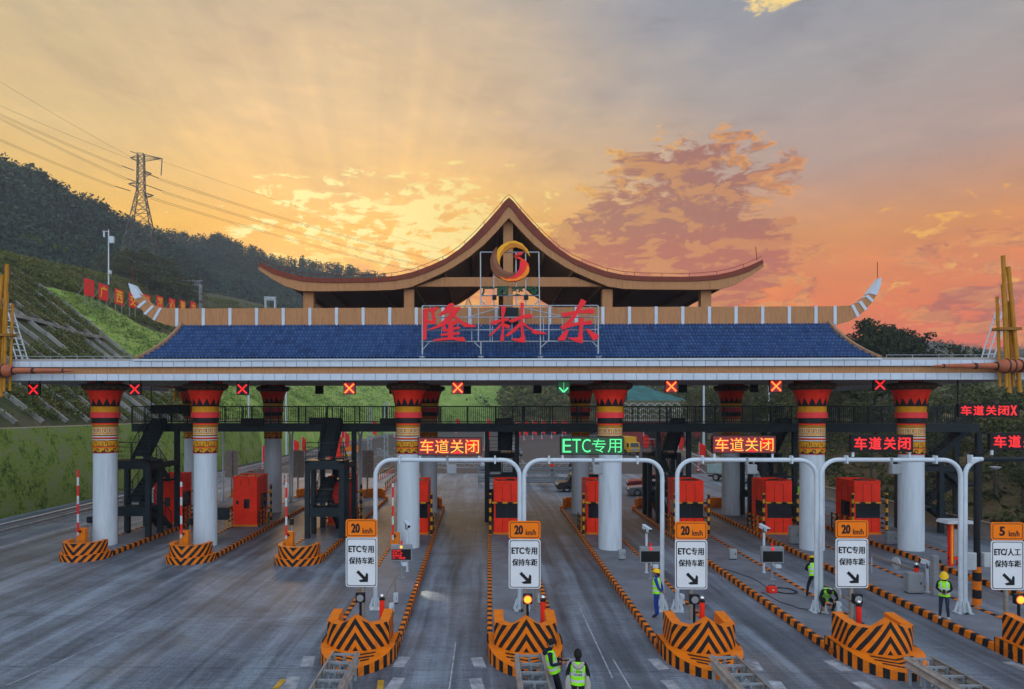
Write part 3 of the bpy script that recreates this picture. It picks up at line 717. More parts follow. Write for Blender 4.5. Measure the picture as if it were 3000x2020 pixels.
_id = _g.noise(_g.comb(_g.m('FLOOR', _g.m('DIVIDE', _g.m('SUBTRACT', _o[0], float(xl0)), .19)), _g.m('FLOOR', _g.m('MULTIPLY', _g.m('DIVIDE', _g.m('SUBTRACT', _o[1], TY0), TY1-TY0), 11)), 0), 3.7, 1)
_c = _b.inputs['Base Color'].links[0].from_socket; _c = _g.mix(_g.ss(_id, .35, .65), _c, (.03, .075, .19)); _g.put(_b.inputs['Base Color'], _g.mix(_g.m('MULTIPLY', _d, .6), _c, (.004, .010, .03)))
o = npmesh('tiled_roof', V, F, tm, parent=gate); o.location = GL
# plain sides and back of the skirt roof
mb = MB(); N = 8
for s in range(2):
    rows = []
    for k in range(N+1):
        f = k/N; y, z = tile_v(f); x = hipx(f)[s]; yb = 89.5-y
        rows.append((x, y, yb, z-.01))
    for k in range(N):
        a, b = rows[k], rows[k+1]
        mb.add([(a[0], a[1], a[3]), (a[0], a[2], a[3]), (b[0], b[2], b[3]), (b[0], b[1], b[3])], [(0, 1, 2, 3)])
for k in range(N):
    f = k/N; g_ = (k+1)/N; y, z = tile_v(f); y2, z2 = tile_v(g_); a = hipx(f); b = hipx(g_)
    mb.add([(a[0], 89.5-y, z), (a[1], 89.5-y, z), (b[1], 89.5-y2, z2), (b[0], 89.5-y2, z2)], [(0, 1, 2, 3)])
mb.add([(xl1, TY1, TZ1), (xr1, TY1, TZ1), (xr1, 89.5-TY1, TZ1), (xl1, 89.5-TY1, TZ1)], [(0, 1, 2, 3)])
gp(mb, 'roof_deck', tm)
for s in range(2):
    mb = MB(); ln = []
    for k in range(N+1):
        f = k/N; y, z = tile_v(f); ln.append((hipx(f)[s]+(-.06, .06)[s], y-.05, z+.10))
    for a, b in zip(ln[:-1], ln[1:]): mb.bar(a, b, .17, .20)
    e = ln[0]; d = -1 if s == 0 else 1
    gp(mb, 'hip_ridge', M['tan_dark'])
# parapet with upswept horns (photo outline at its own depth)
PY = 38.3
z1p = lambda pts: [at(x/2.306, 400+y/2.306, PY) for x, y in pts]
z3p = lambda pts: [at(2000+x/2.306, 700+y/2.306, PY) for x, y in pts]
ltop = [(1195, 1162), (1090, 1158), (1030, 1140), (975, 1100), (930, 1050), (898, 1003), (870, 993)]
llow = [(885, 1050), (910, 1100), (945, 1155), (985, 1205), (1040, 1243), (1110, 1270), (1195, 1280)]
rtop = [(1035, 458), (1130, 452), (1190, 430), (1245, 385), (1290, 330), (1338, 265)]
rlow = [(1335, 310), (1310, 380), (1280, 430), (1230, 485), (1180, 530), (1120, 560), (1037, 574)]
zt = (z1p(ltop)[0][1]+z3p(rtop)[0][1])/2; zb = TZ1-.05
outline = [(z1p([llow[-1]])[0][0], zb)]+[(z3p([rlow[-1]])[0][0], zb)]+z3p(rlow[:-1])[::-1]+z3p(rtop)[::-1]
outline[-1] = (outline[-1][0], zt)
lt = z1p(ltop); lt[0] = (lt[0][0], zt); outline += lt+z1p(llow[:-1])
gp(MB().prism(outline, PY, PY+.45), 'parapet', M['tan'])
mb = MB()
for px in [518+k*78.0 for k in range(1, 25)]+[518.5, 2446]:
    x = at(px, 930, PY)[0]; gp(MB().box(x-.085, x+.085, PY-.035, PY+.48, zb+.02, zt+.012), 'pilaster_strip', M['panel_white'])
for q in ([(925, 1150), (978, 1108), (990, 1118), (940, 1163)], [(970, 1198), (1028, 1143), (1042, 1150), (986, 1208)], [(1030, 1238), (1078, 1158), (1095, 1161), (1047, 1245)], [(868, 992), (900, 1002), (945, 1068), (958, 1086), (912, 1100), (886, 1055)]):
    gp(MB().prism(z1p(q), PY-.035, PY+.48), 'pilaster_strip', M['panel_white'])
for q in ([(1135, 450), (1155, 444), (1195, 520), (1177, 532)], [(1188, 428), (1206, 418), (1246, 474), (1230, 487)], [(1236, 392), (1251, 378), (1290, 416), (1279, 432)], [(1256, 370), (1290, 327), (1340, 262), (1337, 312), (1311, 381)]):
    gp(MB().prism(z3p(q), PY-.035, PY+.48), 'pilaster_strip', M['panel_white'])
mb = MB().box(outline[0][0], outline[1][0], 50.8, 51.25, zb, zt)
for x in (outline[0][0]+.3, outline[1][0]-.7): mb.box(x, x+.4, PY+.46, 50.8, zb, zt)
gp(mb, 'rear_parapet', M['tan'])
# swept upper roof
UY = 39.0; AX = 1491
zz2 = lambda x, y: (1000+x/2.306, 500+y/2.306); zz3 = lambda x, y: (2000+x/2.306, 700+y/2.306)
T = [(1491, 580), (1503, 590), (1520, 611), (1555, 650), (1594, 691), (1637, 730), (1676, 756), (1724, 777.5), (1772, 795), (1824, 806), (1880, 810.5), (1997, 812), (2043, 811), (2100, 806), (2147, 796), (2191, 781), (2233, 762)]
B_ = [(1491, 604), (1503, 617), (1521, 643), (1559, 684), (1600, 722), (1645, 752), (1684, 776), (1730, 796), (1778, 812), (1828, 820), (1884, 824), (1997, 825), (2043, 824), (2100, 820), (2150, 810), (2194, 796), (2236, 772)]
C_ = [(1491, 639), (1503, 651), (1527, 678), (1564, 716), (1607, 751), (1655, 782), (1692, 801), (1734, 820), (1782, 840), (1832, 847), (1888, 848.5), (1997, 849), (2043, 849.5), (2110, 848), (2158, 833), (2200, 809), (2238, 783)]
def side(pts, Y, s): return [(at(p[0], p[1], Y)[0], at(p[0], p[1], Y)[1]) for p in pts] if s > 0 else [(2*at(AX, 600, Y)[0]-at(p[0], p[1], Y)[0], at(p[0], p[1], Y)[1]) for p in pts]
def strip(a, b, y0, y1, mb, m=0):
    k = len(a); vs = [(p[0], y0, p[1]) for p in a]+[(p[0], y0, p[1]) for p in b]+[(p[0], y1, p[1]) for p in a]+[(p[0], y1, p[1]) for p in b]
    fs = []
    for i in range(k-1): fs += [(i, i+1, k+i+1, k+i), (2*k+i, 3*k+i, 3*k+i+1, 2*k+i+1), (i, 2*k+i, 2*k+i+1, i+1), (k+i, k+i+1, 3*k+i+1, 3*k+i)]
    fs += [(k-1, 3*k-1, 4*k-1, 2*k-1)]
    mb.add(vs, fs, m)
full = lambda pts: side(pts, UY, -1)[::-1]+side(pts, UY, 1)[1:]
def ends(mb, a, b, y0, y1): mb.add([(a[0][0], y0, a[0][1]), (b[0][0], y0, b[0][1]), (b[0][0], y1, b[0][1]), (a[0][0], y1, a[0][1])], [(0, 1, 2, 3)])
t_, b_, c_ = full(T), full(B_), full(C_)
mb = MB(); strip(t_, b_, 38.94, 39.30, mb); strip(t_, b_, 51.7, 52.06, mb); ends(mb, t_, b_, 38.94, 39.3); gp(mb, 'ridge_trim', M['dark_red'])
dn = lambda pts, k: [(x, z-k) for x, z in pts]
mb = MB(); strip(dn(b_, .004), c_, 39.0, 39.26, mb); strip(dn(b_, .004), c_, 51.74, 52.0, mb); ends(mb, dn(b_, .004), c_, 39, 39.26); gp(mb, 'barge_board', M['tan'])
mb = MB(); strip(dn(t_, .03), dn(b_, .12), 39.30, 51.7, mb); ends(mb, dn(t_, .03), dn(b_, .12), 39.3, 51.7); gp(mb, 'upper_roof', M['wood_dark'])
mb = MB()                                       # purlins below the lining
for i in range(2, len(t_)-2, 2): mb.box(b_[i][0]-.06, b_[i][0]+.06, 39.3, 51.7, b_[i][1]-.34, b_[i][1]-.13)
gp(mb, 'purlins', M['wood_dark'])
for Yp in (39.45, 51.3):
    for a, b, top, nm in ((1475, 1503.5, 625, 'king_post'), (1182, 1211, 845, 'roof_post'), (1767, 1797, 845, 'roof_post'), (885, 915, 846, 'roof_post'), (2058, 2088, 846, 'roof_post')):
        x0, z0 = at(a, top, 39.2); x1, _ = at(b, top, 39.2); gp(MB().box(x0, x1, Yp, Yp+.5, 12.4, z0-.02), nm, M['tan'])
    P = [at(*zz2(x, y), 39.2) for x, y in ((690, 718), (1580, 718), (1760, 781), (505, 781))]
    gp(MB().prism(P, Yp-.1, Yp+.42), 'tie_beam', M['tan'])
mb = MB()                                       # lightning wire on little posts
tops = [Vector((x, 39.1, z+.22)) for x, z in t_]; mb.tube(tops, .014, 4)
L = 0
for a, b in zip(t_[:-1], t_[1:]):
    seg = math.hypot(b[0]-a[0], b[1]-a[1]); k = 0
    while L < seg: f = L/seg; x = a[0]+(b[0]-a[0])*f; z = a[1]+(b[1]-a[1])*f; mb.tube([(x, 39.1, z-.02), (x, 39.1, z+.22)], .014, 4); L += 1.55
    L -= seg
e = t_[-1]; mb.tube([(e[0]-.25, 39.1, e[1]), (e[0]-.33, 39.1, e[1]+.75)], .02, 5)
e = z3p([(1330, 262)])[0]; mb.tube([(e[0], PY+.2, e[1]), (e[0], PY+.2, e[1]+.9)], .02, 5)
e = z1p([(895, 1000)])[0]; mb.tube([(e[0], PY+.2, e[1]), (e[0]-.2, PY+.2, e[1]+1.0)], .02, 5)
gp(mb, 'lightning_wire', M['dark_red'])
mb = MB()
for xa, xb in ((XL+.3, xl0-.2), (xr0+.3, XR-.4)):
    mb.tube([(xa, 34.8, 10.42), (xb, 34.8, 10.42)], .015, 4)
    for k in range(6): x = xa+(xb-xa)*k/5; mb.tube([(x, 34.8, 10.2), (x, 34.8, 10.42)], .014, 4)
gp(mb, 'edge_wire', M['galv'])
gp(MB().box(*(lambda a, b: (a, b))(at(1463, 900, 38.2)[0], at(1518, 900, 38.2)[0]), 37.9, 38.26, 12.5, 13.35), 'roof_cabinet', M['steel'])

# ---------------------------------------------------------------- painted columns
prof = [(.62, -.25), (.61, 5.28), (.645, 5.30), (.645, 6.94), (.675, 6.96), (.675, 7.23), (.75, 7.235), (.75, 7.54), (.705, 7.545), (.705, 7.85), (.71, 7.86), (.735, 8.05), (.79, 8.30), (.86, 8.52), (.96, 8.74)]
mcol = ['white', 'white', 'ochre', 'ochre', 'black', 'pink', 'pink', 'pink', 'yel', 'yel', 'black', 'black', 'red', 'red']
mcol = [0, 0, 1, 2, 2, 3, 3, 1, 1, 2, 2, 2, 4, 4]
def rad(z):
    for (r0, z0), (r1, z1) in zip(prof[:-1], prof[1:]):
        if z0 <= z <= z1 and z1 > z0: return r0+(r1-r0)*(z-z0)/(z1-z0)
    return prof[-1][0]
def wrapq(mb, q, m, up=.006, nu=2, nv=1, R0=None):
    # quad in (angle*R0, z) laid round the column
    R0 = R0 or .65; g_ = []
    for j in range(nv+1):
        for i in range(nu+1):
            a, b = i/nu, j/nv
            u = (q[0][0]*(1-a)+q[1][0]*a)*(1-b)+(q[3][0]*(1-a)+q[2][0]*a)*b; z = (q[0][1]*(1-a)+q[1][1]*a)*(1-b)+(q[3][1]*(1-a)+q[2][1]*a)*b
            r = rad(z)+up; t = u/R0; g_.append((r*math.cos(t), r*math.sin(t), z))
    mb.add(g_, [(j*(nu+1)+i, j*(nu+1)+i+1, (j+1)*(nu+1)+i+1, (j+1)*(nu+1)+i) for j in range(nv) for i in range(nu)], m)
def stroke(mb, pts, w, m, up=.006):
    for a, b in zip(pts[:-1], pts[1:]):
        dx_, dz_ = b[0]-a[0], b[1]-a[1]; l = math.hypot(dx_, dz_); nx_, nz_ = -dz_/l*w/2, dx_/l*w/2; ex, ez = dx_/l*w/2, dz_/l*w/2
        wrapq(mb, [(a[0]-ex-nx_, a[1]-ez-nz_), (b[0]+ex-nx_, b[1]+ez-nz_), (b[0]+ex+nx_, b[1]+ez+nz_), (a[0]-ex+nx_, a[1]-ez+nz_)], m, up, max(1, int(l/.12)))
CIRC = 2*PI*.65
def column_proto():
    r = bpy.data.objects.new('column', None); COL.objects.link(r)
    MB().lathe(prof[:2], 40).build('shaft', M['white_paint'], r, smooth=True)
    mb = MB(); mb.lathe(prof[1:], 40, ms=[m for m in mcol[1:]])
    mb.build('painted_drum', [M['white_paint'], M['ochre'], M['black'], M['pink_red'], M['red']], r, smooth=True)
    for i in range(3): pass
    mb = MB()                                   # bands, keys and waves painted round the drum
    def ring(z0, z1, m, up=.004): mb.lathe([(rad((z0+z1)/2)+up, z0), (rad((z0+z1)/2)+up, z1)], 40, m=m)
    ring(6.86, 6.94, 2); ring(6.80, 6.83, 0); ring(6.74, 6.76, 0)
    ring(6.235, 6.275, 0); ring(6.17, 6.225, 3); ring(6.10, 6.16, 2); ring(6.065, 6.095, 0); ring(6.01, 6.055, 3)
    ring(5.60, 5.64, 2); ring(5.30, 5.325, 2); ring(5.655, 5.675, 0)
    n = 7; w = CIRC/n
    for k in range(n):
        u = k*w; h = .34; z = 6.33; X = lambda a, b: (u+a*w, z+b*h)
        stroke(mb, [X(0, 0), X(.5, 0)], .024, 3); stroke(mb, [X(.5, 0), X(1, 0)], .024, 3)
        stroke(mb, [X(.5, 0), X(.5, 1)], .024, 3); stroke(mb, [X(.08, 1), X(.92, 1)], .024, 3)
        for s in (-1, 1): stroke(mb, [X(.5+s*.42, 1), X(.5+s*.42, .34), X(.5+s*.18, .34), X(.5+s*.18, .66)], .024, 3); stroke(mb, [X(.5+s*.36, .9), X(.5+s*.36, .44), X(.5+s*.25, .44)], .02, 0, .005)
        z = 5.70; h = .28; X = lambda a, b: (u+a*w, z+b*h)
        stroke(mb, [X(0, 0), X(.62, 0), X(.62, .5), X(.25, .5)], .028, 0); stroke(mb, [X(.1, 1), X(.85, 1), X(.85, .28)], .028, 0); stroke(mb, [X(.0, .75), X(.0, .28), X(.35, .28)], .028, 0)
    n = 9; w = CIRC/n
    for k in range(n):
        u = k*w; z = 5.335; sp_ = []
        for q in range(15):
            a = -.5*PI+q/14*1.75*PI; rr = .115*(1-.045*q); sp_.append((u+w*.60-math.cos(a)*rr*1.05, z+.135+math.sin(a)*rr))
        stroke(mb, sp_, .042, 0, .007)
        wrapq(mb, [(u, z-.01), (u+w, z-.01), (u+w, z+.03), (u, z+.03)], 0, .005, 4)
        wrapq(mb, [(u-.02, z+.0), (u+w*.55, z+.0), (u+w*.50, z+.06), (u+w*.18, z+.12)], 0, .0055, 4)
    mb.build('key_pattern', [M['black'], M['red'], M['red'], M['white_paint']], r); mb = MB()
    n = 13; R1 = .735; w = 2*PI*R1/n
    for k in range(n):                          # red points running down over the black neck
        u = k*w
        wrapq(mb, [(u+w*.49, 7.93), (u+w*.51, 7.93), (u+w, 8.31), (u, 8.31)], 1, .012, 4, 4, R1)
        for q in range(3): stroke2 = None
    mb.build('flame_points', [M['black'], M['red'], M['red'], M['white_paint']], r)
    mb = MB(); mb.lathe([(.94, 8.72), (1.06, 8.76), (1.16, 8.86), (1.20, 8.97), (1.17, 9.06), (1.05, 9.10), (.55, 9.10)], 40)
    mb.lathe([(.55, 9.08), (.55, 9.30)], 16); mb.build('capital_rim', mat('carved_rim', (.045, .026, .014), .7, .5, 9, bump=.6, bsc=14), r, smooth=True)
    mb = MB()
    for k in range(18):
        t = k*2*PI/18; c = Vector((1.165*math.cos(t), 1.165*math.sin(t), 8.93)); u = Vector((-math.sin(t), math.cos(t), 0))
        mb.tube([c+u*.10*math.cos(q*PI/5)+Vector((0, 0, .085*math.sin(q*PI/5))) for q in range(11)], .018, 4, cap=False)
    mb.build('rim_scrolls', mat('scroll_gold', (.22, .085, .02), .5), r)
    MB().box(-.75, .75, -.5, .5, 9.12, 9.24).build('bearing_plate', M['red'], r)
    return r
cp = None
for i, (x, y) in enumerate([(-20.95, 37.4), (-15.3, 37.3), (-4.08, 37.1), (6.83, 36.9), (17.62, 37.0), (22.85, 37.0), (-21.4, 49.9), (-15.42, 49.8), (-3.95, 49.6), (7.02, 49.5), (17.7, 49.2)]):
    if cp is None: cp = column_proto(); c = cp; c.parent = gate
    else: c = dup(cp, gate)
    c.location = (x+GL[0], y+GL[1], GL[2]+(.0 if y < 45 else .30)); c.rotation_euler.z = i*.83
# ---------------------------------------------------------------- reed-pipe ornaments at the canopy corners
def lusheng():
    r = thing('reed_pipe_ornament', 'x', 'ornament', (0, 0, 0), group='reed-pipe ornaments at the canopy corners')
    k = .0171/2.306*1.0; cx, cy = 2190, 862
    P = lambda x, y, d=0: ((x-cx)*k, d, (cy-y)*k)
    for (xt, yt, xb, yb, d, w) in [(2118, 400, 2138, 1000, .12, .075), (2141, 365, 2160, 1006, -.08, .08), (2150, 130, 2190, 1040, .05, .10), (2177, 205, 2254, 1040, -.02, .10), (2163, 320, 2210, 1045, .2, .09), (2196, 430, 2232, 1000, .16, .08)]:
        mb = MB(); a = Vector(P(xt, yt, d)); b = Vector(P(xb, yb, d))
        pts = []; rs = []
        n = 7
        for q in range(n):
            f0 = q/n
            for ff, rr in ((0, 1.0), (.06, .93), (.9, .93), (.97, 1.04)): pts.append(a.lerp(b, f0+ff/n)); rs.append(w*rr)
        mb.tube(pts, rs, 10); mb.build('pipe', M['gold'], r, smooth=True)
    MB().box(*(P(2104, 0)[0], P(2246, 0)[0]), -.22, .34, P(0, 626)[2], P(0, 608)[2]).build('clamp_board', M['gold_dark'], r)
    mb = MB(); pr = [(1672, 3), (1700, 8), (1745, 10), (1746, 13), (1900, 17), (2085, 21), (2096, 27), (2125, 44), (2145, 46), (2200, 40), (2290, 40), (2330, 34), (2400, 14)]
    mb.tube([P(x, 862, -.12) for x, _ in pr], [q*k for _, q in pr], 18); mb.build('gourd_body', M['copper'], r, smooth=True)
    for x, q in ((1746, 14), (1945, 20), (1955, 20), (2088, 27), (2150, 48), (2192, 43), (2235, 43), (2285, 43)): MB().tube([P(x-3, 862, -.12), P(x+3, 862, -.12)], q*k*1.03, 18).build('binding_ring', M['black'], r)
    return r
lu = lusheng(); x, z = at(2000+2190/2.306, 700+862/2.306, 34.3)
lu.location = (x, 34.1, z); lu['label'] = 'gold bamboo reed-pipe ornament on the near right corner of the canopy'
x2, z2 = at(10, 1088, 34.3)
dup(lu, loc=(x2, 34.1, z2), scale=(-1, 1, 1), label='gold bamboo reed-pipe ornament on the near left corner of the canopy')
dup(lu, loc=(x2-.4, 55.6, z2+.1), scale=(-1, 1, 1), label='far gold reed-pipe ornament behind the left hip of the blue roof')
dup(lu, loc=(x+.3, 55.6, z+.1), label='far gold reed-pipe ornament whose pipe ends hang behind the canopy at right')
def ladder(name, label, x, s):
    r = thing(name, label, 'ladder', (x, 35.6, 10.28), group='ladders on the canopy roof'); mb = MB()
    for dy_ in (0, .45): mb.bar((0, dy_, 0), (-s*.95, dy_, 3.1), .05, .05)
    mb.build('rails', M['white_metal'], r); mb = MB()
    for k in range(9): f = .08+k*.1; mb.bar((-s*.95*f, 0, 3.1*f), (-s*.95*f-s*.3, .0, 3.1*f), .04); mb.bar((-s*.95*f, 0, 3.1*f), (-s*.95*f, .45, 3.1*f), .035)
    mb.bar((-s*.3, 0, 0), (-s*1.25, 0, 3.1), .05)
    mb.build('rungs', M['white_metal'], r); return r
ladder('access_ladder', 'white ladder leaning on the pipes at the left end of the canopy', at(66, 1050, 35.6)[0], 1)
ladder('access_ladder', 'white ladder leaning on the pipes at the right end of the canopy', at(2893, 1040, 35.6)[0], -1)

# ---------------------------------------------------------------- roof signs
def z5(x, y, Y): return at(1200+x/3.733, 660+y/3.733, Y)
SY = 35.3
sg = thing('roof_sign', 'red brush-lettered station name on a white pipe frame above the tiles', 'sign', (at(1490, 1040, SY)[0], SY, 10.45)); SL = neg(sg.location)
mb = MB()
def pl5(a, b, r=.035, Y=SY): p = z5(*a, Y); q = z5(*b, Y); mb.tube([(p[0], Y, p[1]), (q[0], Y, q[1])], r, 6)
for y in (885, 1012, 1148, 1275): pl5((140, y), (2060, y-4))
for x in (140, 2062): pl5((x, 885), (x, 1440), .045)
for x in (752, 780, 1430, 1522): pl5((x, 885 if x in (752, 1522, 1430) else 1275), (x, 1275 if x in (752, 1522) else 1440))
for x in (228, 265, 350, 525, 680, 905, 880, 1120, 1330, 1465, 1668, 1978, 2030): pl5((x, 885 if x in (228, 265, 1330, 1978) else 1012), (x, 1012 if x in (228, 265, 1330, 1978) else 1275), .02)
for a, b in (((145, 1360), (215, 1285)), ((780, 1350), (710, 1285)), ((1430, 1345), (1505, 1275)), ((2062, 1340), (1995, 1272)), ((655, 1005), (985, 905)), ((1250, 905), (1660, 1000))): pl5(a, b, .03)
for x in (140, 780, 1430, 2062):
    p = z5(x, 1440, SY); mb.box(p[0]-.14, p[0]+.14, SY-.14, SY+.14, p[1]-.3, p[1]+.02); q = z5(x, 1100, SY)
    mb.tube([(q[0], SY, q[1]), (q[0], SY+2.4, q[1]+.25)], .03, 6)
mb.build('pipe_frame', M['galv'], sg, loc=SL)
STROKES = {'first': [
 [(150, 925), (205, 915), (197, 1000), (190, 1120), (186, 1235), (178, 1256), (146, 1260), (148, 1080)],
 [(150, 925), (305, 898), (308, 918), (272, 950), (285, 1030), (286, 1072), (262, 1088), (228, 1080), (190, 1060), (192, 1035), (235, 1048), (246, 1040), (240, 990), (232, 945), (200, 940)],
 [(430, 865), (465, 852), (490, 870), (478, 900), (555, 897), (558, 915), (520, 960), (470, 1020), (400, 1090), (330, 1120), (240, 1145), (212, 1140), (300, 1100), (350, 1060), (420, 995), (455, 950), (415, 960), (365, 985), (325, 992), (322, 978), (370, 935)],
 [(430, 930), (470, 960), (530, 1020), (600, 1065), (728, 1105), (725, 1117), (600, 1118), (578, 1095), (530, 1055), (470, 1000), (420, 955)],
 [(405, 1065), (520, 1037), (525, 1070), (500, 1095), (440, 1110), (425, 1095)], [(370, 1100), (395, 1105), (400, 1150), (375, 1175), (355, 1150)],
 [(370, 1145), (545, 1110), (556, 1122), (540, 1138), (400, 1170)], [(425, 1060), (480, 1050), (478, 1250), (420, 1255)],
 [(340, 1200), (360, 1190), (540, 1170), (552, 1185), (545, 1200), (400, 1210), (345, 1218)], [(258, 1255), (400, 1232), (590, 1226), (605, 1245), (612, 1275), (540, 1272), (480, 1255), (380, 1262), (265, 1272)]],
 'second': [
 [(1000, 885), (1052, 900), (1050, 930), (1030, 1000), (1035, 1100), (1030, 1200), (1032, 1265), (1000, 1272), (990, 1255), (1010, 1150), (1005, 1000)],
 [(888, 1055), (1000, 1030), (1085, 1012), (1088, 1045), (1000, 1062), (905, 1095), (890, 1080)], [(1005, 1070), (1020, 1090), (960, 1150), (885, 1217), (867, 1210), (920, 1160)],
 [(1030, 1075), (1098, 1100), (1090, 1135), (1060, 1130), (1030, 1105)],
 [(1212, 850), (1250, 855), (1245, 960), (1240, 1100), (1250, 1180), (1265, 1250), (1262, 1285), (1200, 1283), (1120, 1258), (1118, 1244), (1200, 1240), (1222, 1215), (1212, 1100), (1218, 1000)],
 [(1085, 1045), (1200, 1000), (1310, 970), (1342, 985), (1340, 1015), (1230, 1025), (1130, 1065), (1090, 1062)], [(1215, 1055), (1225, 1095), (1160, 1160), (1075, 1220), (1040, 1217), (1100, 1160), (1160, 1110)],
 [(1240, 1060), (1300, 1115), (1370, 1150), (1495, 1183), (1490, 1195), (1375, 1195), (1340, 1185), (1335, 1155), (1240, 1095)]],
 'third': [
 [(1660, 965), (1790, 945), (1990, 915), (2015, 925), (2020, 960), (2000, 968), (1850, 965), (1690, 1010), (1665, 990)],
 [(1875, 808), (1930, 835), (1920, 865), (1870, 920), (1830, 990), (1770, 1070), (1720, 1090), (1690, 1080), (1740, 1040), (1790, 980), (1830, 900)],
 [(1650, 1105), (1700, 1085), (1800, 1070), (1980, 1045), (1995, 1060), (1985, 1090), (1850, 1095), (1730, 1125), (1675, 1145), (1655, 1130)],
 [(1858, 1020), (1905, 1015), (1895, 1100), (1890, 1200), (1895, 1255), (1890, 1295), (1830, 1285), (1735, 1242), (1740, 1228), (1800, 1235), (1840, 1225), (1850, 1180)],
 [(1705, 1150), (1740, 1150), (1700, 1262), (1625, 1265), (1620, 1245)], [(1935, 1132), (2062, 1205), (2064, 1235), (2015, 1265), (2000, 1255), (1930, 1150)]]}
for ks in STROKES.values():
    mb = MB()
    for i, st_ in enumerate(ks): mb.prism([z5(x, y, SY-.12) for x, y in st_], SY-.2-i*.004, SY-.06)
    mb.build('brush_character', M['sign_red'], sg, loc=SL)
lg = thing('emblem_sign', 'flame-coloured ring emblem over green lettering on a white frame', 'sign', (at(1490, 900, SY)[0], SY+.1, 13)); LL = neg(lg.location); LY = SY+.1
mb = MB()
for a, b in (((775, 298), (1415, 298)), ((775, 298), (778, 880)), ((1413, 298), (1420, 880)), ((920, 500), (922, 880)), ((1268, 298), (1272, 880)), ((1163, 298), (1168, 880)), ((775, 772), (1415, 770)), ((780, 825), (830, 870)), ((1418, 822), (1370, 868))):
    p = z5(*a, LY); q = z5(*b, LY); mb.tube([(p[0], LY, p[1]), (q[0], LY, q[1])], .035, 6)
p = z5(1168, 400, LY); mb.tube([(p[0], LY, p[1]), (p[0], 38.4, p[1]-.4)], .03, 6)
mb.build('pipe_frame', M['galv'], lg, loc=LL)
em = [('gold_arc', (.80, .36, .008), [(1320, 348), (1290, 270), (1230, 205), (1150, 172), (1070, 185), (1000, 225), (960, 270), (950, 350), (965, 410), (988, 450), (985, 400), (1000, 350), (1040, 300), (1100, 255), (1170, 245), (1240, 270), (1290, 310)]),
 ('ochre_arc', (.50, .16, .006), [(1295, 300), (1240, 235), (1170, 200), (1100, 200), (1040, 240), (990, 320), (985, 400), (1000, 350), (1040, 300), (1100, 255), (1170, 245), (1240, 270)]),
 ('brown_arc', (.18, .055, .02), [(960, 230), (910, 290), (880, 380), (890, 480), (935, 560), (1000, 590), (1100, 590), (1170, 560), (1225, 500), (1160, 525), (1080, 520), (1020, 490), (975, 430), (955, 370), (948, 300)]),
 ('light_brown_arc', (.24, .085, .04), [(948, 300), (955, 370), (975, 430), (1020, 490), (1080, 520), (1160, 525), (1100, 545), (1020, 535), (950, 480), (915, 400), (925, 320)]),
 ('red_body', (.85, .03, .01), [(1140, 350), (1200, 350), (1260, 385), (1300, 430), (1310, 500), (1280, 560), (1220, 600), (1150, 620), (1080, 620), (1020, 600), (975, 560), (1050, 590), (1120, 570), (1180, 530), (1225, 470), (1235, 420), (1210, 380), (1150, 358)]),
 ('orange_wing', (.85, .22, .008), [(1310, 470), (1300, 530), (1260, 575), (1180, 610), (1080, 620), (1020, 600), (975, 560), (1050, 598), (1150, 592), (1220, 560), (1270, 500), (1285, 440)]),
 ('crimson_crest', (.8, .02, .05), [(1225, 400), (1240, 450), (1215, 520), (1150, 575), (1100, 590), (1160, 545), (1195, 490), (1205, 440), (1205, 395)]),
 ('red_head', (.8, .02, .03), [(1140, 340), (1190, 308), (1215, 308), (1240, 290), (1235, 320), (1210, 335), (1160, 340)])]
for i, (nm, c, pts_) in enumerate(em):
    MB().prism([z5(x, y, LY-.15) for x, y in pts_], LY-.2-i*.012, LY-.06).build(nm, mat('emblem_'+nm, c, .4, .1, 2), lg, loc=LL)
for k, ch in enumerate('广西交投'):
    a = z5(785+k*163, 768, LY-.1); b = z5(785+k*163+138, 668, LY-.1); mb = MB()
    for q in range(4): write(mb, ch, a[0], b[0], a[1], b[1], LY-.12+q*.03, 0, .035)
    mb.build('green_letter', M['green_sign'], lg, loc=LL)
for px in (927, 1273):
    a = z5(px, 795, LY); MB().box(a[0]-.11, a[0]+.11, LY-.3, LY+.1, a[1]-.1, a[1]+.1).build('floodlight', M['black'], lg, loc=LL)

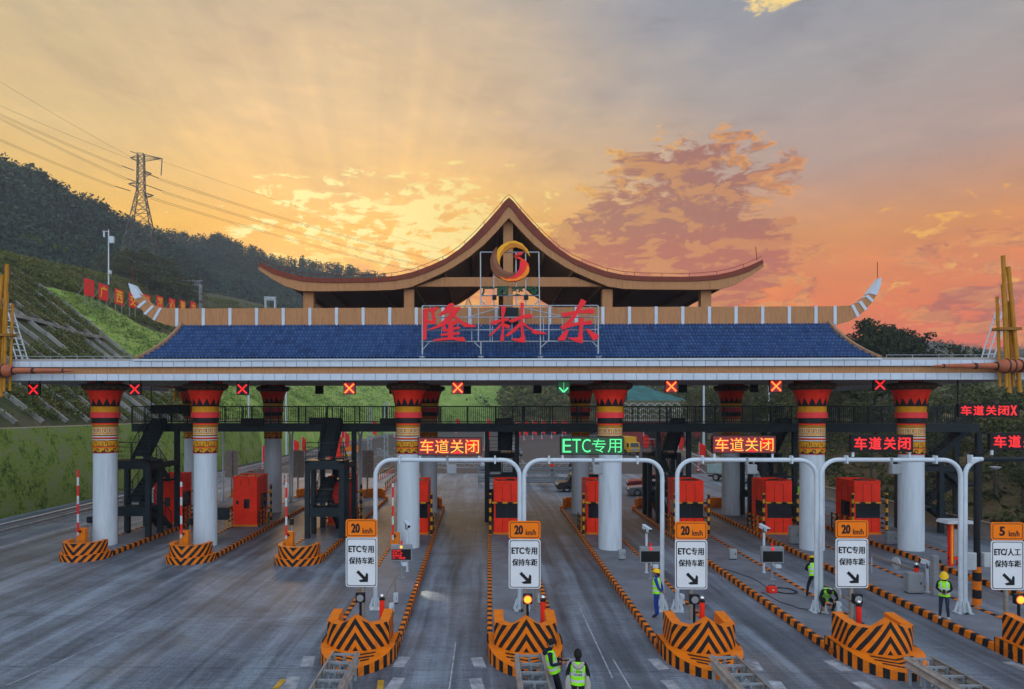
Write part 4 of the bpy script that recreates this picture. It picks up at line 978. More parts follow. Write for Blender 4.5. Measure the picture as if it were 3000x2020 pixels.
# ---------------------------------------------------------------- lane signals under the canopy
def lane_signal(name, label, px, py, w, Y, kind):
    x, z = at(px, py, Y); h = w
    r = thing(name, label, 'lane signal', (x, Y, z), group='lane signals under the canopy front' if kind else 'lane signals seen from behind')
    MB().box(-w/2, w/2, 0, .16, -h/2, h/2).build('housing', M['led_face'], r, bevel=.01)
    mb = MB()
    top = (9.2 if Y < 40 else 9.5)-z
    for s in (-1, 1): mb.bar((s*w*.46, .08, h/2-.05), (s*w*.46, .08, top), .05)
    mb.build('hanger', M['black'], r)
    mb = MB(); hot = kind in ('hot', 'green')
    t = .055 if hot else .085
    if kind in ('hot', 'red'):
        for s in (-1, 1): mb.bar((-s*w*.38, -.012, -h*.38), (s*w*.38, -.012, h*.38), .012, t*.7 if hot else t, up=(1, 0, 0) if False else (0, 0, 1))
        if hot:
            MB().box(-w*.47, w*.47, -.006, .002, -h*.47, h*.47).build('lit_face', M['led_glow'], r); m2_ = MB()
            for s in (-1, 1): m2_.bar((-s*w*.40, -.010-.001*s, -h*.40), (s*w*.40, -.010-.001*s, h*.40), .008, .15)
            m2_.build('cross_glow', M['led_red'], r); mb.v = [(p[0], p[1]-.012, p[2]) for p in mb.v]
        mb.build('cross', M['led_hot' if hot else 'led_red'], r)
    elif kind == 'green':
        mb.bar((0, -.012, h*.40), (0, -.012, -h*.38), .012, .07)
        for s in (-1, 1): mb.bar((0, -.012, -h*.40), (s*w*.36, -.012, -h*.02), .012, .07)
        MB().box(-w*.47, w*.47, -.006, .002, -h*.47, h*.47).build('lit_face', M['led_green_glow'], r)
        mb.build('arrow', M['led_green'], r)
    return r
nth = ['between the left reed pipes and the first column', 'just right of the first painted column', 'just right of the second painted column', 'over the left stair tower', 'right of the third painted column', None, 'right of the fourth painted column', 'left of the fifth painted column', 'left of the last painted column']
for k, (px, py) in enumerate([(98, 1142), (395, 1141), (710, 1140.5), (1023.5, 1138.5), (1341, 1137), (1651.5, 1135.5), (1967, 1133), (2273.5, 1132), (2578, 1128)]):
    kd = 'red' if k in (0, 1, 2, 8) else 'hot'
    if k == 5: lane_signal('lane_signal', 'lane signal with a glowing green down arrow left of the fourth column', px, py, .62, 35.1, 'green')
    else: lane_signal('lane_signal', 'lane signal with a red lit cross '+nth[k], px, py, .62, 35.1, kd)
for px, py, wh in [(935, 1143, 'over the left stair tower'), (1152, 1143, 'half behind the third column'), (1368, 1143, 'behind the lit cross right of the third column'), (1575, 1141, 'left of the green arrow'), (2001, 1139, 'behind the lit cross right of the fourth column'), (2210, 1138, 'between the rear column and a lit cross'), (2418, 1136, 'right of the fifth column')]:
    lane_signal('rear_lane_signal', 'small black back of a signal '+wh, px, py, .60, 50.2, None)

# ================================================================ islands
KERB = stripes('kerb_stripes', ORANGE, BLACK, lambda g, o, u: g.m('DIVIDE', g.m('ADD', o[1], g.m('MULTIPLY', o[2], .25)), .56), .46)
CHEV = stripes('chevron_up', ORANGE, BLACK, lambda g, o, u: g.m('DIVIDE', g.m('ADD', u[1], g.m('MULTIPLY', g.m('ABSOLUTE', u[0]), 1.6)), .43), .50)
CHEVD = stripes('chevron_down', ORANGE, BLACK, lambda g, o, u: g.m('DIVIDE', g.m('SUBTRACT', g.m('ADD', u[1], 8.03), g.m('MULTIPLY', g.m('ABSOLUTE', u[0]), 1.05)), .42), .50)
BARS = stripes('upright_stripes', ORANGE, BLACK, lambda g, o, u: g.m('DIVIDE', g.m('ADD', u[0], 20.1), .36), .50)
POSTS = stripes('post_bands', (.66, .29, .015), BLACK, lambda g, o, u: g.m('DIVIDE', g.m('ADD', o[2], 3.05), .52), .5, .5, .1)
POLEB = stripes('pole_bands', ORANGE, BLACK, lambda g, o, u: g.m('DIVIDE', g.m('ADD', o[2], 3.05), .66), .5, .5, .1)
RAILS = stripes('rail_bands', (.66, .27, .015), BLACK, lambda g, o, u: g.m('DIVIDE', g.m('ADD', g.m('ADD', o[0], o[1]), 30.02), .62), .5, .5, .1)
BOOM = stripes('boom_bands', (.5, .5, .5), (.62, .02, .02), lambda g, o, u: g.m('DIVIDE', g.m('ADD', o[2], 3.0), .98), .55, .5, .05)
CONEB = stripes('red_white_bands', (.5, .49, .47), (.66, .03, .02), lambda g, o, u: g.m('DIVIDE', g.m('ADD', o[2], 3.0), .30), .5, .5, .1)
def wall_band(mb, path, tops, bots, m=0, thick=.28, mtop=1):
    # upright wall along a plan path with its own top and bottom heights; uv = (arc length from the middle, height)
    k = len(path); P = [Vector((x, y, 0)) for x, y in path]; arc = [0]
    for a, b in zip(P[:-1], P[1:]): arc.append(arc[-1]+(b-a).length)
    arc = [a-arc[-1]/2 for a in arc]; inn = []
    for i in range(k):
        d = (P[min(i+1, k-1)]-P[max(i-1, 0)]).normalized(); inn.append(P[i]+Vector((-d.y, d.x, 0))*thick)
    for i in range(k-1):
        a, b = P[i], P[i+1]; c, d = inn[i], inn[i+1]
        mb.add([(a.x, a.y, bots[i]), (b.x, b.y, bots[i+1]), (b.x, b.y, tops[i+1]), (a.x, a.y, tops[i])], [(0, 1, 2, 3)], m, [(arc[i], 0), (arc[i+1], 0), (arc[i+1], tops[i+1]-bots[i+1]), (arc[i], tops[i]-bots[i])])
        mb.add([(c.x, c.y, bots[i]), (d.x, d.y, bots[i+1]), (d.x, d.y, tops[i+1]), (c.x, c.y, tops[i])], [(0, 1, 2, 3)], mtop)
        mb.add([(a.x, a.y, tops[i]), (b.x, b.y, tops[i+1]), (d.x, d.y, tops[i+1]), (c.x, c.y, tops[i])], [(0, 1, 2, 3)], mtop)
    for i in (0, k-1):
        a, c = P[i], inn[i]; mb.add([(a.x, a.y, bots[i]), (c.x, c.y, bots[i]), (c.x, c.y, tops[i]), (a.x, a.y, tops[i])], [(0, 1, 2, 3)], mtop)
def low_nose(r, y0, flip=1, far=False):
    # round-ended bumper: stepped base and half-round wall
    path = [(1.0*math.sin(t), 1.12-1.0*math.cos(t)) for t in np.linspace(-PI/2, PI/2, 25)]; path = [(-1.0, 1.5)]+path+[(1.0, 1.5)]
    base = [(1.2*math.sin(t), 1.2-1.2*math.cos(t)) for t in np.linspace(-PI/2, PI/2, 25)]; base = [(-1.2, 1.55)]+base+[(1.2, 1.55)]
    f = lambda p: [(x, y0+flip*y) for x, y in p] if flip > 0 else [(-x, y0+flip*y) for x, y in p]
    mats = [CHEVD, M['orange']] if not far else [M['orange'], M['orange']]
    mb = MB(); n = len(path); wall_band(mb, f(path), [.92]*n, [.33]*n, 0, .22); mb.build('nose_wall', mats, r)
    mb = MB(); n = len(base); wall_band(mb, f(base), [.34]*n, [0]*n, 0, .30); mb.build('nose_step', [CHEVD if not far else KERB, M['orange']], r)
def island(cx, y0, length, k, label, front):
    r = thing('toll_island', label, 'traffic island', (cx, y0, 0), -math.atan(k), 'toll islands between the lanes')
    ya = 1.7 if front == 'bow' else 1.5
    MB().box(-1.0, 1.0, ya-.6, length-1.2, .0, .215).build('slab', M['conc'], r)
    for s in (-1, 1):
        mb = MB(); mb.box(*sorted((s*1.0, s*1.17)), ya, length-1.4, 0, .25); mb.build('kerb', KERB, r, bevel=.02)
    if front == 'bow':
        xs = np.linspace(-.95, .95, 31); path = [(-.96, 2.45), (-.96, 1.8)]+[(x, .92+.50*(abs(x)/.95)**2.8) for x in xs]+[(.96, 1.8), (.96, 2.45)]
        n = len(path); tops = [1.17+.27*max(0, 1-abs(p[0])/.55)**1.15 if 1 < i < n-2 else 1.19 for i, p in enumerate(path)]
        tops[0] = tops[-1] = 1.24
        bots = [.45 if p[1] > 1.2 else .45-.12*(1.2-p[1])/.3 for p in path]
        mb = MB(); wall_band(mb, path, tops, bots, 0, .30); mb.build('nose_wall', [CHEV, M['orange']], r)
        half = [(1.17, 2.5), (1.17, 1.9), (1.15, 1.5), (1.08, 1.1), (.95, .75), (.75, .45), (.5, .2), (.25, .04)]
        path = [(-x, y) for x, y in half]+[(0, -.02)]+half[::-1]; path = path[::1]
        zt_ = lambda y: .46 if y > 1.2 else .24+.22*max(0, y)/1.2
        n = len(path); mb = MB(); wall_band(mb, path, [zt_(p[1]) for p in path], [0]*n, 0, .04)
        hx = lambda y: np.interp(y, [h[1] for h in half[::-1]], [h[0] for h in half[::-1]])
        ys_ = [-.02, .04, .2, .45, .75, 1.1, 1.5, 1.9, 2.5]
        for a, b in zip(ys_[:-1], ys_[1:]):
            wa = 0.01 if a < 0 else hx(a); wb = hx(b)
            mb.add([(-wa, a, zt_(a)), (wa, a, zt_(a)), (wb, b, zt_(b)), (-wb, b, zt_(b))], [(0, 1, 2, 3)], 1)
        mb.build('nose_step', [BARS, M['orange']], r)
        mb = MB()
        for j, (yv, w) in enumerate(((.62, .62), (.43, .60), (.24, .48))):
            for s in (-1, 1):
                q = [(0, yv), (s*w, yv+.20), (s*w, yv+.28), (0, yv+.08)]; mb.add([(x, y, zt_(y)+.006) for x, y in q], [(0, 1, 2, 3)])
        mb.build('step_chevrons', M['black'], r)
    else: low_nose(r, 0)
    low_nose(r, length, -1, True)
    return r
NAMES_L = ['leftmost island, with the first painted column behind its chevron nose', 'island with the second painted column and a red booth showing its door', 'left island whose round chevron nose stands before a dark stair tower']
for k, (x, y) in enumerate([(-20.6, 33.75), (-14.9, 33.3), (-9.3, 33.1)]): island(x, y, 26, 0, NAMES_L[k], 'round')
NAMES_R = ['island with bow nose, unlit lamp and red-lit display board', 'island with bow nose and glowing amber lamp, two men beside it', 'island with bow nose where a worker in blue overalls stands', 'island with bow nose where two workers bend over cables', 'island with bow nose cut by the right edge of the picture', 'outermost right island carrying the last painted column']
for k, (x, kk) in enumerate([(-3.82, -.010), (1.28, .008), (6.66, .013), (11.97, .018), (17.28, .022), (22.75, .02)]): island(x, 19.45, 34, kk, NAMES_R[k], 'bow')
def isx(k, y): return [-3.82, 1.28, 6.66, 11.97, 17.28, 22.75][k]+[-.010, .008, .013, .018, .022, .02][k]*(y-19.45)
LX = [-20.7, -15.0, -9.35]

# ---------------------------------------------------------------- booths
def booth_proto(kind):
    r = thing('toll_booth', 'x', 'toll booth', group='red toll booths')
    w, d, h = .78, 2.15, 3.05
    mb = MB()
    if kind == 'front':
        mb.box(-w, w, 0, d, .12, .97).box(-w, w, 0, d, 1.93, h); mb.box(-w, -w+.10, .01, d, .97, 1.93).box(w-.10, w, .6, d, .97, 1.93).box(-w+.1, w-.1, d-.1, d, .97, 1.93)
    else:
        mb.box(-w, w, 0, d, .12, h)
    mb.build('body', M['booth_red'], r, bevel=.015)
    mb = MB()
    for x in (-.26, .26): mb.box(x-.012, x+.012, -.006, .002, .14, .95 if kind == 'front' else .13); mb.box(x-.012, x+.012, -.006, .002, 1.95, h-.02)
    for x in (-w, w):
        for y in (.7, 1.4): mb.box(x-.005, x+.005, y-.012, y+.012, .14, h-.02)
    mb.build('panel_seams', M['black'], r)
    MB().box(-w-.04, w+.04, -.05, d+.04, 0, .12).build('plinth', M['orange'], r)
    mb = MB()
    for a in ((-w, -w+.09, 0, d), (w-.09, w, 0, d), (-w+.09, w-.09, 0, .09), (-w+.09, w-.09, d-.09, d)): mb.box(*a, h, h+.16)
    mb.build('roof_parapet', M['booth_red'], r)
    MB().box(-.05, .5, .5, 1.5, h, h+.13).box(-.62, -.25, .7, 1.3, h, h+.10).build('roof_unit', M['steel'], r, bevel=.02)
    MB().box(w-.25, w-.15, .2, .3, h+.1, h+.25).build('roof_beacon', M['red'], r)
    if kind == 'front':
        wn = MB().box(-w+.02, w-.02, .03, .08, .97, 1.93).build('window', M['glass'], r); MB().box(-.02, .02, .015, .03, .99, 1.91).box(-w+.03, w-.03, .015, .03, .97, 1.0).box(-w+.03, w-.03, .015, .03, 1.90, 1.93).build('window_frame', M['steel'], wn)
        MB().box(w-.06, w-.03, .1, .65, .99, 1.91).build('side_window', M['glass'], r); MB().box(-w-.01, -w+.02, .5, 1.5, 1.0, 1.9).build('side_window', M['glass'], r)
    else:
        f = MB().box(-.55, .55, -.02, .02, .14, 2.6); dr = f.build('door', M['booth_red'], r)
        MB().box(-.06, .30, -.045, -.018, 1.15, 1.75).build('window', M['glass'], dr)
        MB().box(-.17, -.14, -.08, -.02, 1.02, 1.08).box(-.17, -.09, -.09, -.06, 1.08, 1.1).build('handle', M['chrome'], dr)
        MB().box(-.56, -.40, -.05, .02, 1.42, 1.66).build('meter_box', M['steel'], r)
        MB().box(w-.02, w+.012, .75, 1.95, 1.0, 2.0).build('side_window', M['glass'], r)
    return r
bA = booth_proto('front'); bL = booth_proto('rear')
lab = ['red toll booth half hidden behind the third painted column', 'red toll booth behind the central gantry post, black window band', 'red toll booth left of the fourth painted column', 'red toll booth behind the orange 20 sign right of centre', 'red toll booth left of the fifth painted column', 'rightmost red toll booth, left of the last painted column']
bx = []
for k, px in enumerate([1216, 1485, 1757, 2023, 2282, 2541]):
    x, y = spot(px, 1566, .22); bx.append((x, y)); o = bA if k == 0 else dup(bA); o.location = (x, y, .215); o['label'] = lab[k]
labL = ['red toll booth behind the leftmost stair tower', 'red toll booth with small black door window by the second column', 'red toll booth behind the second stair tower']
bl = []
for k in range(3):
    x = LX[k]+(-.05, -.25, .1)[k]; y = (44.2, 43.4, 43.9)[k]; bl.append((x, y)); o = bL if k == 0 else dup(bL); o.location = (x, y, .215); o['label'] = labL[k]
# striped guard frames round the booths
def guard_proto():
    r = thing('guard_frame', 'x', 'guard rail', group='black and yellow guard frames round the booths')
    for s in (-1, 1): MB().tube([(s*1.0, -.25, 0), (s*1.0, -.25, 2.5)], .075, 10).build('post', POSTS, r)
    MB().tube([(-1.0, -.25, 1.92), (1.0, -.25, 1.92)], .06, 8).build('crossbar', RAILS, r)
    for s in (-1, 1):
        mb = MB()
        for z in (.35, .65, .95): mb.bar((s*1.0, -.15, z), (s*1.0, 2.2, z), .05, .1)
        for y in (.7, 1.5, 2.2): mb.bar((s*1.0, y, 0), (s*1.0, y, 1.0), .06)
        mb.build('side_rail', RAILS, r)
    return r
gproto = guard_proto()
gl = ['half hidden by the third column', 'under the walkway at the centre', 'just left of the fourth column', 'behind the orange 20 sign right of centre', 'left of the fifth column', 'left of the last column']
for k, (x, y) in enumerate(bx):
    o = gproto if k == 0 else dup(gproto); o.location = (x, y, .215); o['label'] = 'black and yellow guard frame round the booth '+gl[k]
for k, (x, y) in enumerate(bl):
    dup(gproto, loc=(x, y+1.9, .215), rz=PI, label='black and yellow guard frame beside the '+('leftmost booth', 'booth with the door window', 'booth behind the second stair tower')[k])

# ---------------------------------------------------------------- walkway and stair towers
wk = thing('footbridge', 'dark steel walkway with upright bar railings crossing behind the painted columns', 'footbridge', (4, 44.3, 0)); WL = neg(wk.location)
xa, xb = -22.6, 31.0
MB().box(xa, xb, 43.4, 43.6, 6.28, 6.80).box(xa, xb, 45.0, 45.2, 6.28, 6.80).box(xa, xb, 43.6, 45.0, 6.62, 6.76).build('deck_beam', M['steel'], wk, loc=WL)
for y in (43.46, 45.14):
    mb = MB(); mb.bar((xa, y, 7.9), (xb, y, 7.9), .06); mb.bar((xa, y, 6.9), (xb, y, 6.9), .04)
    n = int((xb-xa)/.125)
    for k in range(n): x = xa+k*.125; mb.box(x-.011, x+.011, y-.011, y+.011, 6.9, 7.9)
    for k in range(int((xb-xa)/1.8)+1): x = xa+k*1.8; mb.box(x-.035, x+.035, y-.035, y+.035, 6.8, 7.92)
    mb.build('railing', M['steel'], wk, loc=WL)
def tower_proto():
    r = thing('stair_tower', 'x', 'stairs', group='dark steel stair towers under the walkway')
    for x, y, z in ((-1.0, -3.95, 4.5), (1.0, -3.95, 4.5), (-1.0, -2.5, 4.4), (1.0, -2.5, 4.4), (1.0, -.2, 6.3), (-1.0, -.2, 6.3)):
        MB().box(x-.14, x+.14, y-.14, y+.14, 0, z).build('post', M['steel'], r)
    MB().box(-1.14, 1.14, -4.09, -2.4, 4.36, 4.5).box(-1.14, 1.14, -4.1, -3.95, 4.0, 4.36).box(.98, 1.12, -3.9, -.2, 3.95, 4.3).box(-1.12, -.98, -3.9, -2.4, 3.95, 4.3).build('platform', M['steel'], r)
    MB().box(-.86, .86, -4.0, -2.9, 1.62, 1.78).box(-.86, .86, -4.02, -3.9, 1.25, 1.62).build('landing', M['steel'], r)
    MB().box(-.86, .86, -.9, -.1, 2.98, 3.12).build('rear_landing', M['steel'], r)
    def flight(x0, x1, ya, za, yb, zb):
        mb = MB(); n = max(3, int(abs(zb-za)/.19))
        for k in range(n): f = (k+.5)/n; y = ya+(yb-ya)*f; z = za+(zb-za)*(k+1)/n; dy_ = abs(yb-ya)/n; mb.box(x0+.04, x1-.04, y-dy_*.55, y+dy_*.55, z-.05, z); mb.box(x0+.04, x1-.04, (y+dy_*.5 if yb > ya else y-dy_*.5)-.01, (y+dy_*.5 if yb > ya else y-dy_*.5)+.01, z-.02, z+(zb-za)/n-.04)
        t = mb.build('treads', M['steel_tread'], r); mb = MB()
        for x in (x0+.03, x1-.03): mb.bar((x, ya, za-.05), (x, yb, zb-.05), .05, .32)
        mb.build('stringers', M['steel'], r); mb = MB()
        for x in (x0+.03, x1-.03):
            for h in (.95, .7, .45, .22): mb.bar((x, ya, za+h), (x, yb, zb+h), .04 if h > .9 else .02)
            for f in (0, .33, .66, 1): y = ya+(yb-ya)*f; z = za+(zb-za)*f; mb.bar((x, y, z), (x, y, z+.95), .035)
        mb.build('handrails', M['steel'], r)
    flight(-.75, .25, -2.5, 4.5, .0, 6.76)
    flight(-.85, -.02, -2.9, 1.78, -.9, 3.12); flight(.02, .85, -.9, 3.12, -2.6, 4.42); flight(.05, .85, -.6, 0, -2.9, 1.70)
    mb = MB()
    for z0_, x_ in ((1.78, .84), (4.5, 1.1)):
        if z0_ > 4: mb.build('guard_bars', M['steel'], r); mb = MB()
        for h in (1.05, .78, .5, .25): mb.bar((-x_, -4.0, z0_+h), (x_, -4.0, z0_+h), .04 if h > 1 else .025)
        for x in (-x_, 0, x_): mb.bar((x, -4.0, z0_), (x, -4.0, z0_+1.05), .04)
    for s in (-1, 1):
        for h in (1.05, .78, .5, .25): mb.bar((s*1.1, -4.0, 4.5+h), (s*1.1, -2.5, 4.5+h), .025)
    mb.build('guard_bars', M['steel'], r)
    return r
tw = tower_proto(); tw.location = (LX[0]+.15, 43.4, .215); tw['label'] = 'dark stair tower half hidden behind the first painted column'
dup(tw, loc=(LX[2]+.15, 43.4, .215), label='dark stair tower rising behind the round nose of the third left island')
dup(tw, loc=(isx(1, 47)-.25, 45.2, .215), rz=PI, label='dark stair tower behind the central red booth')
dup(tw, loc=(isx(3, 47)+.1, 45.2, .215), rz=PI, label='dark stair tower behind the walkway, right of the fourth column')
dup(tw, loc=(isx(4, 47)+1.6, 45.2, .215), rz=PI, label='dark stair tower behind the walkway, right of the fifth column')
dup(tw, loc=(31.0, 44.2, -.1), rz=-PI/2, label='dark stair tower at the right end of the walkway, before the trees')
# back of a hanging message board over the left stairs
def hung(name, label, px0, px1, py0, py1, Y, top):
    a = at(px0, py1, Y); b = at(px1, py0, Y); r = thing(name, label, 'sign', ((a[0]+b[0])/2, Y, a[1])); w = (b[0]-a[0])/2; h = b[1]-a[1]
    MB().box(-w, w, 0, .2, 0, h).build('cabinet', M['led_face'], r, bevel=.015); mb = MB()
    for x in (-w*.98, -.1, w*.75): MB().bar((x, .1, h), (x, .1, top-a[1]), .05).build('hanger', M['black'], r); return r, w, h
hung('hanging_message_board', 'dark back of a message board hung over the left stairs', 440, 552, 1187, 1213, 49.0, 9.45)
# LED letters: strokes from the font, cut into dots by a grid of the face colour
def led_board(px0, px1, py0, py1, Y, body, style, label, root=None, legs=True):
    a = at(px0, py1, Y); b = at(px1, py0, Y); w = (b[0]-a[0])/2; h = b[1]-a[1]
    if root: r = root
    else: r = thing('led_message_board', label, 'LED sign', ((a[0]+b[0])/2, Y, a[1]), group='LED message boards over the lanes'); MB().box(-w, w, 0, .18, 0, h).build('cabinet', M['led_face'], r, bevel=.012)
    glow = {'hot': 'led_glow', 'green': 'led_green_glow', 'red': None}[style]
    if glow: MB().box(-w+.03, w-.03, -.008, .001, .03, h-.03).build('lit_face', M[glow], r)
    cols = {'hot': 'led_hot', 'green': 'led_green', 'red': 'led_red'}[style]
    n = sum(.62 if ord(c) < 128 else 1 for c in body); cw = (2*w-.14)/n; x = -w+.07
    for c in body:
        q = cw*(.62 if ord(c) < 128 else 1)
        ch_ = write_apart('led_character', c, x+q*.06, x+q*.94, h*.13, h*.87, -.020 if style != 'red' else -.014, M[cols], r, .028 if style == 'red' else -.006)
        if style == 'hot': write_apart('led_glow', c, x+q*.03, x+q*.97, h*.10, h*.90, -.014, M['led_red'], ch_, .04)
        x += q
    if legs:
        mb = MB()
        for s in (-1, 1): mb.bar((s*(w-.1), .08, -.18), (s*(w-.1), .08, .02), .07)
        mb.build('bracket', M['white_metal'], r)
    return r
GY = 25.4; GZ = 5.78
led_board(1223, 1411, 1282, 1335, GY-.05, '车道关闭', 'hot', 'red LED board with glowing yellow characters beside the third column')
led_board(1641, 1829, 1280, 1333, GY-.05, 'ETC专用', 'green', 'LED board with glowing green ETC lettering before the fourth column')
led_board(2087, 2273.5, 1277, 1329, GY-.05, '车道关闭', 'hot', 'red LED board before the pale rear column, right of centre')
led_board(2494, 2676, 1274, 1325, GY-.05, '车道关闭', 'red', 'LED board with thick red characters covering the last painted column')
led_board(2902, 3085, 1269, 1319, GY-.05, '车道关闭', 'red', 'LED board with thick red characters cut by the right edge')
r, w, h = hung('hanging_led_board', 'LED board with red characters and a cross hung by rods at far right', 2808, 2985, 1183, 1223, 35.6, 9.2)
led_board(2808, 2985, 1183, 1223, 35.6, '车道关闭x', 'red', '', r, False)

# ---------------------------------------------------------------- white pipe gantries
def gantry(x0, x1, Y, z, label, half=False, group='white pipe gantries over the lanes', lamp_=True):
    r = thing('pipe_gantry', label, 'gantry', ((x0+x1)/2, Y, .215), group=group); w = (x1-x0)/2; z -= .215; rr = .62
    pts = [(-w, 0, 0), (-w, 0, z-rr)]+[(-w+rr-rr*math.cos(t), 0, z-rr+rr*math.sin(t)) for t in np.linspace(.2, PI/2, 7)]
    if half: pts += [(w, 0, z)]
    else: pts += [(w-rr+rr*math.sin(t), 0, z-rr+rr*math.cos(t)) for t in np.linspace(0, PI/2-.2, 7)]+[(w, 0, z-rr), (w, 0, 0)]
    MB().tube(pts, .08, 12).build('pipe', M['white_metal'], r, smooth=True)
    for x in ([-w] if half else [-w, w]):
        mb = MB().box(x-.2, x+.2, -.2, .2, 0, .03)
        for a in range(4): t = a*PI/2; mb.bar((x+.2*math.cos(t), .2*math.sin(t), .03), (x+.08*math.cos(t), .08*math.sin(t), .42), .02, .10)
        mb.build('base_flange', M['white_metal'], r)
    for xa_, xb_ in (((-w+rr+.27, -w+rr+.33), (w-rr-.33, w-rr-.27)) if not half else ((w-.04, w+.02),)): MB().box(xa_, xb_, -.12, .12, z-.14, z+.16).build('pipe_collar', M['white_metal'], r, bevel=.01)
    if lamp_ and not half:
        MB().box(.0-.05, .05, -.1, .1, z-.2, z+.1).box(-.02, .34, -.14, .12, z-.52, z-.16).build('floodlight', M['grey'], r, bevel=.03)
    return r
gantry(-4.02, 1.36, GY, GZ, 'white pipe gantry carrying the glowing 车道关闭 board by the third column'.replace('车道关闭', 'red'))
gantry(1.52, 6.62, GY, GZ, 'white pipe gantry carrying the green-lit board')
gantry(7.17, 12.26, GY, GZ+.02, 'white pipe gantry whose red board hides a pale rear column')
gantry(12.42, 17.48, GY, GZ+.03, 'white pipe gantry with thick red characters, left of the black pole')
gantry(17.64, at(2843, 1340, GY)[0], GY, GZ+.06, 'short white half arch ending in a flange at the black pole', True)
for k in range(3): gantry(LX[k]-.6, LX[k]+4.9 if k < 2 else LX[k]+5.2, 55.5, 6.2, ('pale far gantry post seen right of the second column', 'pale far gantry post right of the rear painted column', 'pale far gantry post right of the second stair tower')[k], group='far gantries beyond the walkway', lamp_=False)

# ---------------------------------------------------------------- lane signs on posts
def rrect(x0, x1, z0, z1, r, n=6):
    p = []
    for cx, cz, a in ((x1-r, z0+r, -PI/2), (x1-r, z1-r, 0), (x0+r, z1-r, PI/2), (x0+r, z0+r, PI)):
        p += [(cx+r*math.cos(a+t*PI/2/n), cz+r*math.sin(a+t*PI/2/n)) for t in range(n+1)]
    return p
SIGN_OR = mat('sign_orange', (.86, .185, .003), .4, .04, 2); SIGN_WH = mat('sign_white', (.66, .67, .67), .45, .05, 2)
POSTM = mat('post_steel', (.30, .26, .22), .5, .25, 3, metal=.4, grime=.4)
def sign(px, Y, num, words, label, zoff=0):
    x, zt_ = at(px, 1522+zoff, Y); _, zm = at(px, 1575+zoff, Y); _, zl = at(px, 1720+zoff, Y)
    r = thing('lane_sign', label, 'road sign', (x, Y, .215), group='lane signs on posts'); o = .215; w = .565
    MB().tube([(.03, .12, 0), (.03, .12, zt_-o-.1)], .075, 10).build('post', POSTM, r)
    zt_ -= o; zm -= o; zl -= o
    mb = MB(); mb.prism(rrect(-w, w, zm+.008, zt_, .09), 0, .03); p = mb.build('speed_plate', SIGN_OR, r)
    mb = MB(); a = rrect(-w+.045, w-.045, zm+.05, zt_-.04, .07); b = rrect(-w+.065, w-.065, zm+.07, zt_-.06, .06); k = len(a)
    mb.add([(q[0], -.006, q[1]) for q in a]+[(q[0], -.006, q[1]) for q in b], [(i, (i+1) % k, k+(i+1) % k, k+i) for i in range(k)]); mb.build('border', M['black'], p)
    mb = MB(); d = (len(num) == 1); write0 = globals()['write']
    def write(mb, body, a, b, c, e, y, m=0, bold=0.0, w=.007):
        for q, (ox, oz) in enumerate(((-w, 0), (w, 0), (0, w*.6))): write0(mb, body, a+ox, b+ox, c+oz, e+oz, y-q*.0015, m, bold)
    write(mb, num, -.36 if not d else -.28, -.06 if not d else -.10, zm+.16, zt_-.15, -.007, 0, .03); mb.build('number', M['black'], p); mb = MB(); write(mb, 'km/h', .04, .40, zm+.14, zm+.34, -.007, 0, .004, .0035); mb.build('lettering', M['black'], p)
    mb = MB(); mb.prism(rrect(-w, w, zl, zm-.008, .09), 0, .03); p = mb.build('lane_plate', SIGN_WH, r)
    mb = MB(); a = rrect(-w+.035, w-.035, zl+.035, zm-.045, .08); b = rrect(-w+.06, w-.06, zl+.06, zm-.07, .07)
    mb.add([(q[0], -.006, q[1]) for q in a]+[(q[0], -.006, q[1]) for q in b], [(i, (i+1) % k, k+(i+1) % k, k+i) for i in range(k)]); mb.build('border', M['black'], p)
    mb = MB(); H_ = zm-zl
    write(mb, words[0], -.46, -.02, zl+H_*.70, zl+H_*.83, -.007, 0, .02); write(mb, words[1], .0, .44, zl+H_*.69, zl+H_*.84, -.007, 0, .007)
    write(mb, '保持车距', -.44, .45, zl+H_*.46, zl+H_*.60, -.007, 0, .006)
    c = Vector((.02, zl+H_*.22)); dx_ = Vector((.707, -.707)); nx_ = Vector((.707, .707)); A = .24
    pts = [c-dx_*A*1.0+nx_*.055, c+dx_*A*.28+nx_*.055, c+dx_*A*.0+nx_*.26, c+dx_*A*.28+nx_*.26+Vector((.0, 0)), c+dx_*A*1.05, c+dx_*A*.28-nx_*.26, c+dx_*A*0-nx_*.26, c+dx_*A*.28-nx_*.055, c-dx_*A*1.0-nx_*.055]
    pts = [c-dx_*A+nx_*.055, c+dx_*.10+nx_*.055, c+dx_*.02+nx_*.20, c+dx_*.11+nx_*.20, c+dx_*.30, c+dx_*.11-nx_*.20, c+dx_*.02-nx_*.20, c+dx_*.10-nx_*.055, c-dx_*A-nx_*.055]
    tri = tessellate_polygon([[Vector((q.x, q.y, 0)) for q in pts]]); mb.add([(q.x, -.007, q.y) for q in pts], [tuple(t) for t in tri])
    mb.build('lettering', M['black'], p)
    return r
sign(1059, 24.3, '20', ('ETC', '专用'), 'orange and white 20 km/h sign, leftmost, beside the red-lit display', 0)
sign(1537, 24.3, '20', ('ETC', '专用'), 'orange and white 20 km/h sign above the glowing amber lamp', 5)
sign(2025, 24.3, '20', ('ETC', '专用'), 'orange and white 20 km/h sign right of the man in blue', 7)
sign(2496, 24.3, '20', ('ETC', '专用'), 'orange and white 20 km/h sign behind the bending workers', 3)
sign(2952, 24.3, '5', ('ETC/', '人工'), 'orange and white 5 km/h sign near the right edge', 9)
